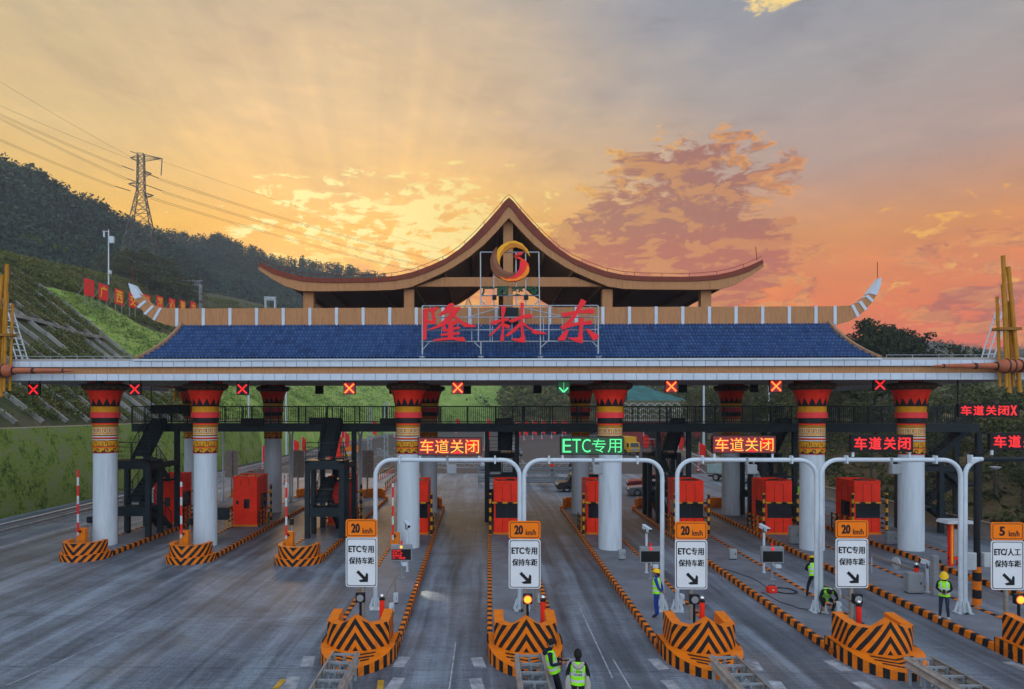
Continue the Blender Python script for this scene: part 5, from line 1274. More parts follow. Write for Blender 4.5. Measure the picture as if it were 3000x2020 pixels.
# signal lamps, bollards, small posts at the noses
def post_lamp(px, py, Y, lit, label):
    x, z = at(px, py, Y); r = thing('post_lamp', label, 'signal light', (x, Y, .215), group='signal lamps behind the island noses'); z -= .215
    MB().tube([(0, .08, 0), (0, .08, z)], .045, 8).build('post', M['black'], r)
    MB().box(-.16, .16, 0, .16, z-.16, z+.17).build('housing', M['led_face'], r, bevel=.02)
    mb = MB().lathe([(.001, 0), (.12, 0), (.12, .02), (.001, .02)], 20); mb.v = [(a, -.012-c*.2+.0, b+z) for a, b, c in mb.v]; mb.build('lens', M['amber'] if lit else M['grey'], r)
    if lit:
        mb = MB().lathe([(.12, 0), (.15, 0), (.15, .012), (.12, .012)], 20); mb.v = [(a, -.006-c*.2, b+z) for a, b, c in mb.v]; mb.build('lens_rim', M['amber_rim'], r)
    return r
post_lamp(1055, 1753, 23.2, False, 'unlit black signal lamp below the leftmost 20 sign')
post_lamp(1546, 1757, 23.2, True, 'signal lamp glowing amber on a black post')
post_lamp(2036, 1758, 23.2, False, 'unlit black signal lamp right of the man in blue')
post_lamp(2515, 1757, 23.2, False, 'unlit black signal lamp right of the bending workers')
post_lamp(2990, 1758, 23.2, True, 'signal lamp glowing amber at the right edge')
def bollard(px, py, Y, label, h=None):
    x, z = at(px, py, Y); r = thing('bollard', label, 'bollard', (x, Y, .215), group='red bollards with steel balls'); z -= .215
    MB().cyl((0, 0), .085, 0, z-.12, 12).build('tube', M['red'], r, smooth=True); MB().cyl((0, 0), .095, z-.16, z-.10, 12).build('cap', M['black'], r)
    MB().lathe([(.075*math.sin(t)+.0005, z-.03-.075*math.cos(t)) for t in np.linspace(0, PI, 9)], 14).build('ball', M['chrome'], r, smooth=True); return r
bollard(1119, 1744, 22.6, 'red bollard with steel ball behind the leftmost bow nose')
bollard(1591, 1748, 22.6, 'red bollard with steel ball right of the amber lamp')
bollard(2057, 1750, 22.6, 'red bollard with steel ball right of an unlit lamp, centre right')
bollard(2516, 1762, 22.9, 'red bollard under the unlit lamp by the bending workers')
bollard(2685, 1652, 28.2, 'red bollard with steel ball behind the grey barrier cabinet')

# ---------------------------------------------------------------- crash guard rails before the noses
def crash_rail(cx, label, y1=19.25, y0=11.5):
    r = thing('crash_guardrail', label, 'guardrail', (cx, y1, 0), group='galvanised guardrails before the island noses')
    prof_ = [(-.16, .0), (-.155, .03), (-.10, .085), (-.05, .03), (0, .012), (.05, .03), (.10, .085), (.155, .03), (.16, 0)]
    for s in (-1, 1):
        mb = MB(); vs = [(s*(.34+b), y, .62+a) for y in (0, y0-y1) for a, b in prof_]; n = len(prof_)
        mb.add(vs, [(i, i+1, n+i+1, n+i) for i in range(n-1)]); vs2 = [(x-s*.012, y, z) for x, y, z in vs]; mb.add(vs2, [(i, n+i, n+i+1, i+1) for i in range(n-1)])
        mb.bar((s*.335, 0, .79), (s*.335, y0-y1, .79), .03, .04); mb.build('beam', M['rust'], r)
    for k in range(12):
        y = -.08-k*.62; mb = MB()
        mb.bar((-.33, y, .74), (.33, y, .74), .07, .05); mb.bar((-.33, y, .40), (.33, y, .40), .05)
        for s in (-.30, 0, .30): mb.box(s-.035, s+.035, y-.04, y+.04, 0, .74)
        mb.box(-.22, -.06, y-.30, y-.14, .50, .56); mb.box(.06, .22, y-.30, y-.14, .50, .56)
        mb.build('cross_frame', M['galv'], r)
    return r
for x, l in ((-3.9, 'galvanised crash guardrail before the leftmost bow nose'), (1.30, 'galvanised crash guardrail beside the leaning man'), (6.72, 'galvanised crash guardrail before the nose right of centre'), (12.1, 'galvanised crash guardrail before the bow nose at right')): crash_rail(x, l)

# ---------------------------------------------------------------- island equipment
def cctv(px, py, base_py, label, yawd=-25):
    x, Y = spot(px, base_py, .215); z = at(px, py, Y)[1]-.215
    r = thing('camera_post', label, 'camera', (x, Y, .215), group='camera posts on the islands')
    MB().cyl((0, 0), .055, 0, z-.05, 10).cyl((0, 0), .10, 0, .02, 10).build('post', M['white_metal'], r, smooth=True)
    mb = MB(); mb.tube([(0, 0, z-.05), (.0, -.06, z-.22), (-.08, -.12, z-.18), (-.06, -.08, z)], .02, 6); mb.build('cable', M['black'], r)
    a = R(yawd); d = Vector((math.sin(-a), -math.cos(a), -.28)).normalized(); c = Vector((0, 0, z)); mb = MB(); mb.bar(c-d*.22, c+d*.24, .16, .16); mb.bar(c-d*.24+Vector((0, 0, .095)), c+d*.32+Vector((0, 0, .095)), .19, .02); h_ = mb.build('housing', M['white_metal'], r, bevel=.02)
    mb = MB(); mb.bar(c+d*.24, c+d*.25, .11); mb.build('lens', M['glass'], h_); return r
cctv(1193, 1537, 1674, 'white camera on a post before the third painted column')
cctv(1894, 1549, 1678, 'white camera on a post left of the gantry post and man in blue')
cctv(2238, 1547, 1678, 'white camera on a post beside the display board at right')
cctv(2716, 1650, 1735, 'white camera on a post right of the grey barrier cabinet', -60)
def display(px, py, base_px, base_py, on, label):
    x, Y = spot(base_px, base_py, .215); cx, cz = at(px, py, Y); r = thing('fare_display', label, 'display', (x, Y, .215), group='fare display boards on the islands'); dx_ = cx-x; z = cz-.215
    MB().cyl((0, .08), .05, 0, z, 10).box(-.14, .14, -.06, .22, 0, .03).box(-.12, -.06, -.04, .02, .03, .09).build('post', M['grey'], r)
    MB().box(dx_-.48, dx_+.48, 0, .2, z-.36, z+.36).build('cabinet', M['grey'], r, bevel=.015)
    MB().box(dx_-.43, dx_+.43, -.008, .004, z-.30, z+.17).build('screen', M['led_face'], r)
    mb = MB().lathe([(.001, 0), (.065, 0), (.065, .02), (.001, .02)], 16); mb.v = [(a+dx_, -.012-c, b+z+.27) for a, b, c in mb.v]; mb.build('lamp', M['led_hot'] if on else M['led_red'], r)
    MB().box(dx_-.04, dx_+.04, .05, .13, z+.36, z+.52).build('antenna', M['red'], r)
    MB().tube([(0, 0, z-.36), (0, -.1, z-.45), (.12, -.14, z-.44)], .02, 6).box(.05, .28, -.22, -.05, z-.52, z-.38).build('small_camera', M['white_metal'], r)
    if on:
        for k, (t, w0, w1) in enumerate((('车辆通行', -.40, .0), ('车型一车', -.40, .06), ('请减速慢', -.40, .02), ('行一路顺', -.40, .18))): write_apart('led_line', t, dx_+w0, dx_+w1, z+.06-k*.108, z+.155-k*.108, -.012, M['led_red'], r, .015)
    return r
display(1175.5, 1621, 1176, 1694, True, 'grey display board lit with red characters before the third column')
display(1907, 1627, 1907, 1697, False, 'grey display board, blank but one red lamp, behind the man in blue')
display(2264, 1627, 2264, 1699, False, 'grey display board, blank but one red lamp, before the fifth column')
def barrier(px, top_py, cab_py, Y, label):
    x, zt_ = at(px, top_py, Y); zc = at(px, cab_py, Y)[1]; r = thing('boom_barrier', label, 'barrier', (x, Y, .215), group='raised boom barriers'); zt_ -= .215; zc -= .215
    MB().box(-.14, .32, 0, .34, 0, zc).build('cabinet', M['orange'], r, bevel=.02)
    MB().box(-.05, .05, -.10, -.05, zc-.35, zt_).build('boom', BOOM, r)
    MB().cyl((.10, -.04), .05, zc-.2, zc-.1, 8).build('pivot', M['black'], r); return r
barrier(231, 1377, 1549, 35.9, 'raised red and white boom on an orange cabinet, leftmost')
barrier(533, 1412, 1556, 35.5, 'raised red and white boom before the second painted column')
barrier(840, 1413, 1559, 35.3, 'raised red and white boom before the second stair tower')
barrier(1151.5, 1416, 1562, 35.6, 'raised red and white boom left of the third painted column')
def gbox(name, label, cat, px0, px1, py0, base, m, depth=.35, legs=0, group=None, post=0):
    x0, Y = spot(px0, base, .215); x1 = spot(px1, base, .215)[0]; z = at(px0, py0, Y)[1]-.215; w = (x1-x0)/2
    r = thing(name, label, cat, ((x0+x1)/2, Y, .215), group=group)
    if post: MB().cyl((0, depth/2), .035, 0, z, 8).build('post', M['galv'], r)
    b = MB().box(-w, w, 0, depth, (post and z-post) or .04, z).build('case', M[m], r, bevel=.015)
    MB().box(-w*.8, w*.8, -.012, .004, ((post and z-post) or .04)+.05, z-.06).build('door_panel', M[m], r, bevel=.004)
    if not post: MB().box(-w*.9, w*.9, .03, depth-.03, 0, .04).build('plinth', M['black'], r)
    MB().box(w*.5, w*.62, -.03, -.01, (z+((post and z-post) or .04))/2-.05, (z+((post and z-post) or .04))/2+.05).build('latch', M['black'], r)
    return r
gbox('equipment_cabinet', 'grey metal cabinet left of the fifth painted column', 'cabinet', 2317, 2343, 1543, 1596, 'grey')
gbox('equipment_cabinet', 'grey metal cabinet left of the last painted column', 'cabinet', 2601, 2630, 1560, 1598, 'grey')
gbox('barrier_cabinet', 'grey barrier cabinet with a thin boom at far right', 'cabinet', 2662, 2707, 1680, 1741, 'grey')
gbox('white_box', 'small white electric box left of the leftmost bollard', 'box', 1139, 1153, 1770, 1800, 'white_paint', .2)
gbox('white_box', 'small white electric box nearer the red-lit display', 'box', 1152, 1165, 1740, 1770, 'white_paint', .2)
gbox('white_box', 'small white electric box right of the amber lamp', 'box', 1576, 1583, 1741, 1771, 'white_paint', .2)
gbox('white_box', 'small white electric box right of the gantry post, centre right', 'box', 1993, 2006, 1743, 1775, 'white_paint', .2)
gbox('white_box', 'small white electric box beside the crouching worker', 'box', 2450, 2467, 1766, 1797, 'white_paint', .2)
gbox('terminal_box', 'dark flat terminal box on a post right of the second column', 'box', 633, 670, 1488, 1556, 'steel', .2, post=.75)
gbox('terminal_box', 'small black box on a post by the leftmost boom', 'box', 253, 269, 1515, 1592, 'black', .2, post=.35)
gbox('terminal_box', 'small black box on a post left of the second column', 'box', 549, 561, 1520, 1594, 'black', .2, post=.35)
gbox('terminal_box', 'small black box on a post by the third raised boom', 'box', 848, 858, 1521, 1590, 'black', .2, post=.35)
gbox('floor_outlet', 'small steel floor outlet before the fourth painted column', 'box', 1813, 1833, 1611, 1642, 'galv', .15)
gbox('floor_outlet', 'small steel floor outlet between two display boards at right', 'box', 2138, 2159, 1609, 1641, 'galv', .15)
x, Y = spot(2744, 1747, .215)
r = thing('grey_pillar', 'slim grey pillar with a side lens beside the man on the kerb', 'pillar', (x, Y, .215)); MB().box(-.11, .11, 0, .25, 0, 1.6).build('case', M['grey'], r, bevel=.02); MB().cyl((.16, .05), .05, 1.3, 1.42, 8).build('lens', M['black'], r)
# handrails
def handrail(p, q, label):
    a = spot(*p, 1.15); b = spot(*q, 1.15); r = thing('handrail', label, 'railing', (a[0], a[1], .215), group='bent pipe handrails on the islands'); d = Vector((b[0]-a[0], b[1]-a[1], 0))
    for i, f in enumerate((0, 1)): MB().tube([d*f, d*f+Vector((0, 0, .95))], .035, 8).build('post', POSTM, r)
    MB().tube([Vector((0, 0, .93)), d+Vector((0, 0, .93))], .025, 8).tube([Vector((0, 0, .5)), d+Vector((0, 0, .5))], .02, 8).build('rail', POSTM, r)
handrail((1158, 1692), (1127, 1752), 'pipe handrail beside the white boxes and leftmost bollard')
handrail((1570, 1720), (1585, 1752), 'pipe handrail right of the amber lamp')
# lowered booms with round discs
def low_boom(p, q, dsk, label):
    a = spot(*p, 1.05); b = spot(*q, 1.05); c = spot(*dsk, 1.05); r = thing('low_boom', label, 'barrier arm', (a[0], a[1], 0), group='thin booms with a round disc')
    A = Vector((0, 0, 1.05)); Bv = Vector((b[0]-a[0], b[1]-a[1], 1.0)); mb = MB(); mb.bar(A, Bv, .05, .08); mb.build('arm', POSTM, r)
    C_ = Vector((c[0]-a[0], c[1]-a[1], 1.03)); d = (Bv-A).normalized(); n = Vector((-d.y, d.x, 0)); mb = MB()
    mb.tube([C_-n*.02-n*.04, C_-n*.02], .26, 20); mb.build('disc', M['grey_light'], r)
    MB().bar(Bv+Vector((0, 0, 0)), (Bv.x, Bv.y, 0), .12).build('stand', M['grey'], r); MB().bar(A, (0, 0, 0), .05).build('rest_post', M['galv'], r)
low_boom((2390, 1700), (2510, 1766), (2457, 1737), 'thin boom with grey disc between the bending workers and the 20 sign')
low_boom((2553, 1628), (2690, 1670), (2628, 1649), 'thin boom with grey disc leading to the grey barrier cabinet')
# black pole with side arm
x, Y = spot(2862, 1772, .215); pr = thing('sign_pole', 'black pole with orange bands, box and dome lamp near the right edge', 'pole', (x, Y, .215))
zt_ = at(2862, 1320, Y)[1]-.215; zb_ = at(2862, 1660, Y)[1]-.215
MB().cyl((0, 0), .11, zb_, zt_, 14).box(-.16, .16, -.16, .16, zt_-.4, zt_-.1).build('upper_shaft', M['black'], pr); MB().cyl((0, 0), .15, 0, zb_, 14).build('banded_shaft', POLEB, pr)
MB().tube([(0, 0, zt_-.35), (4.5, 0, zt_-.30)], .09, 10).build('arm', M['steel'], pr); MB().lathe([(.001, -.10), (.12, -.07), (.2, 0), (.001, .03)], 16, (.62, -.1, zt_-.62)).build('dome_lamp', M['grey_light'], pr, smooth=True)
MB().box(.1, .5, -.25, .0, zb_+.02, zb_+.55).box(-.5, -.14, -.2, .0, zb_-.1, zb_+.55).build('switch_box', M['grey_light'], pr, bevel=.015)
# red notice stand
x0, Y = spot(2777, 1655, .215); x1, Yb = spot(2843, 1668, .215)
nr_ = thing('notice_stand', 'red framed notice stand with a small roof beside the right lanes', 'notice board', ((x0+x1)/2, Y-.2, .215)); w = (x1-x0)/2
for s in (-1, 1): MB().box(s*w-.1, s*w+.1, -.1, .1, 0, 2.05).build('post', M['red'], nr_, bevel=.01); MB().box(s*w-.035, s*w+.035, -.115, -.09, .1, 2.0).build('post_inlay', M['yellow'], nr_)
MB().box(-w+.1, w-.1, -.04, .06, .45, 1.75).build('board', M['grey'], nr_); MB().prism([(-w-.45, 2.05), (w+.45, 2.05), (w+.35, 2.2), (-w-.35, 2.2)], -.4, .4).build('roof', M['grey_light'], nr_); MB().box(-w-.1, w+.1, -.06, .06, .30, .42).build('rail', M['red'], nr_)
# tool case and cables
x, y = spot(2261, 1737, .215); tb = thing('tool_case', 'small red machine case lying beside the cables', 'tool case', (x, y, .215))
MB().box(-.19, .19, -.12, .14, 0, .26).build('case', M['red'], tb, bevel=.03); MB().tube([(-.13, 0, .24), (-.13, 0, .31), (.13, 0, .31), (.13, 0, .24)], .016, 6).build('handle', M['black'], tb); MB().box(-.03, .05, -.128, -.118, .12, .16).build('badge', M['white_paint'], tb)
mb = MB(); c0 = spot(2300, 1732, .23)
mb.tube([(c0[0]+(.42+.05*math.sin(t*1.7))*math.cos(t), c0[1]+(.28+.04*math.sin(t*2.3))*math.sin(t)*1.6, .235+.006*(t % 3)) for t in np.linspace(0, 6*PI, 80)], .011, 5)
tag(mb.build('cable_coil', M['black']), 'loose coil of black cable on the island by the red case', 'cable')
def cable(label, pts):
    P = [Vector((*spot(a, b, .24), .24)) for a, b in pts]; Q = []
    for i in range(len(P)-1):
        for k in range(5): Q.append(P[i].lerp(P[i+1], k/5)+Vector((math.sin(i*5+k)*.03, 0, 0)))
    tag(MB().tube(Q+[P[-1]], .013, 5).build('cable', M['black']), label, 'cable')
cable('black cable running from the kerb to the red case', [(2120, 1667), (2200, 1692), (2240, 1716), (2258, 1728)])
cable('black cable trailing from the kerb to the gantry foot at right', [(2230, 1735), (2290, 1765), (2340, 1782), (2400, 1790), (2440, 1785)])

# ================================================================ roadside
def w_rail(name, label, pts, group, zs=(.42, .78), post=2.0, m='galv', side=1):
    r = thing(name, label, 'guardrail', (pts[0][0], pts[0][1], 0), group=group); O = Vector((pts[0][0], pts[0][1], 0))
    P = [Vector((x, y, 0))-O for x, y in pts]
    for z in zs:
        mb = MB(); pr = [(-.15, 0), (-.10, .07), (-.04, .015), (.04, .015), (.10, .07), (.15, 0)]; vs = []
        for i, p in enumerate(P):
            d = (P[min(i+1, len(P)-1)]-P[max(i-1, 0)]).normalized(); n = Vector((d.y, -d.x, 0))*side
            vs += [p+n*(b+.06)+Vector((0, 0, z+a)) for a, b in pr]
        k = len(pr); fs = [(i*k+j, i*k+j+1, (i+1)*k+j+1, (i+1)*k+j) for i in range(len(P)-1) for j in range(k-1)]
        mb.add(vs, fs); mb.build('beam', M[m], r)
    pm_ = MB().cyl((0, 0), .06, -.3, max(zs)+.12, 6).build('post', M[m], r); pm_.location = P[0]; acc = post
    for a, b in zip(P[:-1], P[1:]):
        l = (b-a).length
        while acc < l: p = a.lerp(b, acc/l); o = pm_.copy(); COL.objects.link(o); o.location = p; acc += post
        acc -= l
    return r
w_rail('guardrail', 'long double guardrail at the foot of the green left wall', [(-28.4, 18)]+[(-28.6-.02*k, 26+k*8) for k in range(20)]+[(-28.5, 192), (-27, 212), (-22, 234), (-13, 251), (0, 262), (16, 270), (40, 278)], 'roadside guardrails', post=4.0)
w_rail('guardrail', 'double guardrail along the right-hand access road, beyond the parapet', [(33.5, 96), (36, 108), (40, 124), (46, 146), (54, 166), (66, 186)], 'roadside guardrails', side=-1)
w_rail('guardrail', 'rail barrier crossing behind the central lanes before the parked cars', [(-.5, 70.5), (4.5, 70.2), (9.5, 70), (14, 69.6)], 'roadside guardrails', zs=(.35, .7, 1.3, 1.75), post=2.6, side=-1)
r = thing('parapet_wall', 'pale concrete parapet along the right edge of the plaza', 'wall', (29.6, 40, 0))
MB().prism([(-.0, 0), (.55, 0), (.40, .25), (.36, .95), (.14, .95), (.10, .25)], -34, 44, axis='y').build('wall', M['conc_light'], r)
MB().prism([(.08, .953), (.42, .953), (.42, 1.03), (.08, 1.03)], -34, 44, axis='y').build('coping', M['conc_tan'], r, bevel=.01)
r2 = thing('parapet_wall', 'pale concrete parapet continuing up the right-hand access road', 'wall', (29.7, 84.2, 0)); mb = MB()
pp = [(0, 0), (1.6, 14), (3.8, 28), (8, 50)]
for a, b in zip(pp[:-1], pp[1:]): mb.bar((a[0], a[1], .48), (b[0], b[1], .48), .4, .96)
mb.build('wall', M['conc_light'], r2)
M['bright_yellow'] = mat('yellow_letters', (.85, .58, .02), .5, .05, 2)
# billboards on the slope
def billboard(x, y, z, ch, label):
    r = thing('slope_billboard', label, 'billboard', (x, y, z), PI/2, 'red character boards on the slope'); w = 1.2
    MB().box(-w, w, 0, .08, .35, 2.75).build('panel', M['sign_red'], r)
    mb = MB()
    for s in (-1, 1): mb.bar((s*.9, .12, -1.2), (s*.9, .12, 2.6), .08); mb.bar((s*.9, .12, 2.0), (s*.9, 1.3, .2), .06)
    mb.build('legs', M['grey'], r)
    if ch: write_apart('character', ch, -w*.78, w*.78, .62, 2.48, -.012, M['bright_yellow'], r, .012)
    else:
        mb = MB(); pts_ = [(.62*math.cos(t), .62*math.sin(t)) for t in np.linspace(.5, 5.4, 24)]+[(.08+.42*math.cos(t), .42*math.sin(t)) for t in np.linspace(5.2, .7, 20)]
        tri = tessellate_polygon([[Vector((a, b, 0)) for a, b in pts_]]); mb.add([(a*.8, -.012, 1.75+b*.8) for a, b in pts_], [tuple(t) for t in tri]); mb.build('emblem', M['copper'], r)
        write_apart('lettering', '广西交投', -.5, .5, .6, .9, -.012, M['copper'], r)
bl_ = [(262, 868), (304, 880), (350, 893), (390, 902), (431, 905), (469, 907), (505, 913), (536, 917), (567, 920), (596, 925)]
for k, (px, py) in enumerate(bl_):
    D = 98+k*5.0; x, z = at(px, py, D); billboard(x, D, z-.35, ' 广西交投凝心聚力'[k].strip(), 'red slope board '+['with a crescent emblem, first of the row', 'reading 广 in yellow', 'reading 西 in yellow', 'reading 交 in yellow by the roof horn', 'reading 投 in yellow behind the roof horn', 'reading 凝 in yellow', 'reading 心 in yellow', 'reading 聚 in yellow', 'reading 力 half sunk behind the parapet', 'at the far end of the row, barely seen'][k] if k < 9 else '') if k < 9 else None
# pylon, wires, masts
def pylon(name, label, px, py_base, py_top, D, hb, extra, group=None, arms=True):
    x, zb = at(px, py_base, D); zt_ = at(px, py_top, D)[1]; h = zt_-zb; r = thing(name, label, 'pylon', (x, D, zb-extra), R(14), group); o = extra
    hw = lambda f: hb*(1-f/.62)+hb*.24*(f/.62) if f < .62 else hb*.24*(1-(f-.62)*.45)
    lv_ = [-extra/h, 0, .16, .30, .42, .52, .62, .70, .78, .86, .93, 1.0]; t = .0095*hb*4
    C_ = [[Vector((sx*hw(max(f, -.2)), sy*hw(max(f, -.2)), o+f*h)) for sx, sy in ((-1, -1), (1, -1), (1, 1), (-1, 1))] for f in lv_]
    for q in range(4):
        mb = MB()
        for a, b in zip(C_[:-1], C_[1:]): mb.bar(a[q], b[q], t*1.3)
        mb.build('leg', PYM, r)
    mb = MB()
    for a, b in zip(C_[:-1], C_[1:]):
        for q in range(4):
            p = (q+1) % 4; mb.bar(a[q], b[p], t*.8); mb.bar(a[p], b[q], t*.8); mb.bar(b[q], b[p], t*.8)
    mb.build('bracing', PYM, r); mb = MB(); top = hw(1.0)
    if arms:
        for f, l, s in ((1.0, .17, 1), (.985, .07, -1), (.84, .07, 1), (.72, .09, -1), (.62, .09, 1)):
            z = o+f*h
            for y in (-top, top): mb.bar((s*top, y, z-.3), (s*(top+l*h), 0, z-.25*h*.12), t); mb.bar((s*top, y, z-.06*h), (s*(top+l*h), 0, z-.25*h*.12), t)
        mb.bar((top+.17*h, 0, o+h-.03*h), (top+.16*h, 0, o+h-.20*h), t*1.5)
        mb.bar((-top, 0, o+h), (-top-.07*h, 0, o+h+.02*h), t)
    else:
        for f in (.72, .9):
            for s in (-1, 1): mb.bar((0, 0, o+f*h), (s*h*.22, 0, o+f*h), t*1.4)
    mb.build('crossarms', PYM, r); return r
PD = 200
PYM = mat('pylon_steel', (.10, .095, .085), .6, .2, 1, metal=.3)
pylon('pylon', 'tall lattice pylon standing on the ridge at left', 413, 742, 452, PD, 4.3, 12)
pylon('small_pylon', 'small distant pylon with pale insulators on the hillside', 512, 806, 735, 330, 1.7, 4, arms=False)
pylon('far_pylon', 'faint lattice pylon seen through the gap under the upper roof', 1372, 900, 862, 420, 2.2, 20, arms=False)
def wire(label, pts, r=.045, twin=0):
    P = []
    A = [Vector((at(px, py, D)[0], D, at(px, py, D)[1])) for px, py, D in pts]
    for a, b in zip(A[:-1], A[1:]):
        for k in range(14): f = k/14; p = a.lerp(b, f); p.z -= (b-a).length*.012*4*f*(1-f); P.append(p)
    P.append(A[-1]); mb = MB(); mb.tube(P, r, 4)
    if twin: mb.tube([p+Vector((0, 0, -twin)) for p in P], r, 4)
    o = mb.build('power_line', M['steel'])
    return tag(o, label, 'power line', 'power lines meeting at the tall pylon')
def insul(label, a, b):
    p = Vector((at(*a, PD)[0], PD, at(*a, PD)[1])); q = Vector((at(*b, PD)[0], PD, at(*b, PD)[1])); n = 14
    mb = MB(); mb.tube([p.lerp(q, k/(2*n)) for k in range(2*n+1)], [(.16 if k % 2 else .07) for k in range(2*n+1)], 6); tag(mb.build('insulator_string', M['steel']), label, 'insulator', 'insulator strings on the tall pylon')
for lb, a, b in (('upper left', (358, 487), (393, 500)), ('upper right', (416, 504), (466, 523)), ('middle left', (373, 524), (412, 539)), ('middle right', (424, 541), (475, 560)), ('lower left', (337, 546), (382, 560)), ('lower right', (416, 569), (440, 578))): insul('dark insulator string, '+lb+', on the tall pylon', a, b)
wire('twin line leaving the pylon, uppermost at left', [(358, 487, PD), (-160, 258, 190)], .04, .5); wire('twin line leaving the pylon, middle one at left', [(373, 524, PD), (-160, 262, 185)], .04, .5); wire('twin line leaving the pylon, lowest at left', [(337, 546, PD), (-160, 336, 185)], .04, .45)
wire('twin line from the pylon to the roof, uppermost', [(466, 523, PD), (1450, 800, 330)], .045, .5); wire('twin line from the pylon to the roof, middle', [(475, 560, PD), (1450, 822, 330)], .045, .5); wire('twin line from the pylon to the roof, lowest', [(440, 578, PD), (1450, 842, 330)], .045, .5)
wire('thin earth wire from the pylon top to upper left', [(386, 462, PD), (-160, 140, 190)], .03); wire('thin earth wire from the pylon top to the roof', [(452, 465, PD), (1450, 770, 330)], .03); wire('second thin wire from the pylon head to upper left', [(392, 470, PD), (-160, 238, 190)], .03)
MD = 112; x, zb_ = at(318, 812, MD); zt_ = at(318, 674, MD)[1]; r = thing('slope_camera_mast', 'white camera mast on the upper slope left of the pylon', 'mast', (x, MD, zb_-.3)); h = zt_-zb_+.3
MB().tube([(0, 0, -1), (0, 0, h)], [.12, .08], 8).build('mast', M['white_metal'], r); MB().bar((0, 0, h-.3), (-1.0, 0, h-.2), .09).box(-.85, -.65, -.1, .1, h-1.2, h-.3).build('camera_arm', M['white_metal'], r); MB().box(.2, .9, -.2, .2, h-2.2, h-1.1).box(.1, .4, -.3, .3, .8, 1.4).build('box', M['white_metal'], r)
def road_gantry(label, pa, pb, D, h, group='road gantries on the hill road'):
    a = at(*pa, D); b = at(*pb, D); r = thing('road_gantry', label, 'gantry', (a[0], D, a[1]), group=group); dx_ = b[0]-a[0]; dz_ = b[1]-a[1]; mb = MB()
    for o in (0, h):
        for y in (0, h): mb.bar((0, y, o), (dx_, y, dz_+o), .16)
    n = 12
    for k in range(n): mb.bar((dx_*k/n, 0, dz_*k/n+(k % 2)*h), (dx_*(k+1)/n, 0, dz_*(k+1)/n+((k+1) % 2)*h), .1); mb.bar((dx_*k/n, 0, dz_*k/n), (dx_*k/n, 0, dz_*k/n+h), .1)
    mb.build('truss', M['galv'], r)
    for y in (0, h): MB().bar((dx_-.3, y, -7), (dx_-.3, y, dz_), .35).build('leg', M['galv'], r); MB().bar((.3, y, -9), (.3, y, 0), .3).build('leg', M['galv'], r)
road_gantry('pale truss gantry crossing the hill road above the slope boards', (482, 834), (588, 834), 190, 1.2); road_gantry('small pale sign gantry on the hill road below the upper roof', (774, 879), (808, 880), 200, .9)
# scrub trees round the pylon foot
for k, (px, py, D) in enumerate([(345, 735, 188), (375, 748, 185), (408, 742, 186), (440, 755, 184), (470, 768, 188), (330, 752, 180), (395, 775, 176), (430, 790, 174), (500, 795, 186), (460, 800, 176), (365, 785, 172), (530, 815, 188), (560, 830, 190), (490, 822, 178)]):
    x, z = at(px, py, D); s = random.uniform(.75, 1.05); o = dup(grove[k % 4], loc=(x, D, z-11*s), rz=k*1.3, label='brown-green scrub tree below the tall pylon', group='scrub trees below the tall pylon'); o.scale = (s*1.5, s*1.5, s)
# light masts
def mast(px, Y, top_py, label):
    x, zt_ = at(px, top_py, Y); r = thing('light_mast', label, 'lamp post', (x, Y, 0), group='tall pale light masts beyond the canopy')
    MB().tube([(0, 0, -.2), (0, 0, zt_)], [.22, .12], 8).build('pole', M['white_metal'], r, smooth=True); MB().box(-.9, .9, -.12, .12, zt_-.3, zt_-.1).build('lamp_bar', M['white_metal'], r); MB().box(-.25, .25, -.2, .2, 4.4, 5.4).build('control_box', M['grey_light'], r)
for px, Y, l in ((728, 108, 'right of the second column'), (838, 118, 'right of the rear painted column'), (2062, 110, 'left of the far right rear column'), (2253, 112, 'left of the fifth column')): mast(px, Y, 1050, 'tall pale light mast seen under the canopy '+l)
# backs of lane signs at the far noses
for k, (px, l) in enumerate(((678, 'right of the second column'), (872, 'behind the second stair tower'), (1075, 'left of the third column'))):
    x = spot(px, 1465, .2)[0]; Y = 58.5; x = at(px, 1400, Y)[0]; r = thing('lane_sign', 'brown ribbed back of a lane sign '+l, 'road sign', (x, Y, .2), group='backs of the far lane signs'); z0_, z1_ = at(px, 1400, Y)[1]-.2, at(px, 1320, Y)[1]-.2
    MB().prism(rrect(-.56, .56, z0_, z1_, .1), 0, .03).build('plate', M['sign_back'], r); MB().tube([(.05, -.08, 0), (.05, -.08, z1_-.1)], .075, 8).build('post', POSTM, r); mb = MB()
    for q in range(7): z = z0_+.12+(z1_-z0_-.2)*q/6; mb.box(-.5, .5, -.035, -.004, z-.025, z+.025)
    mb.build('ribs', POSTM, r)
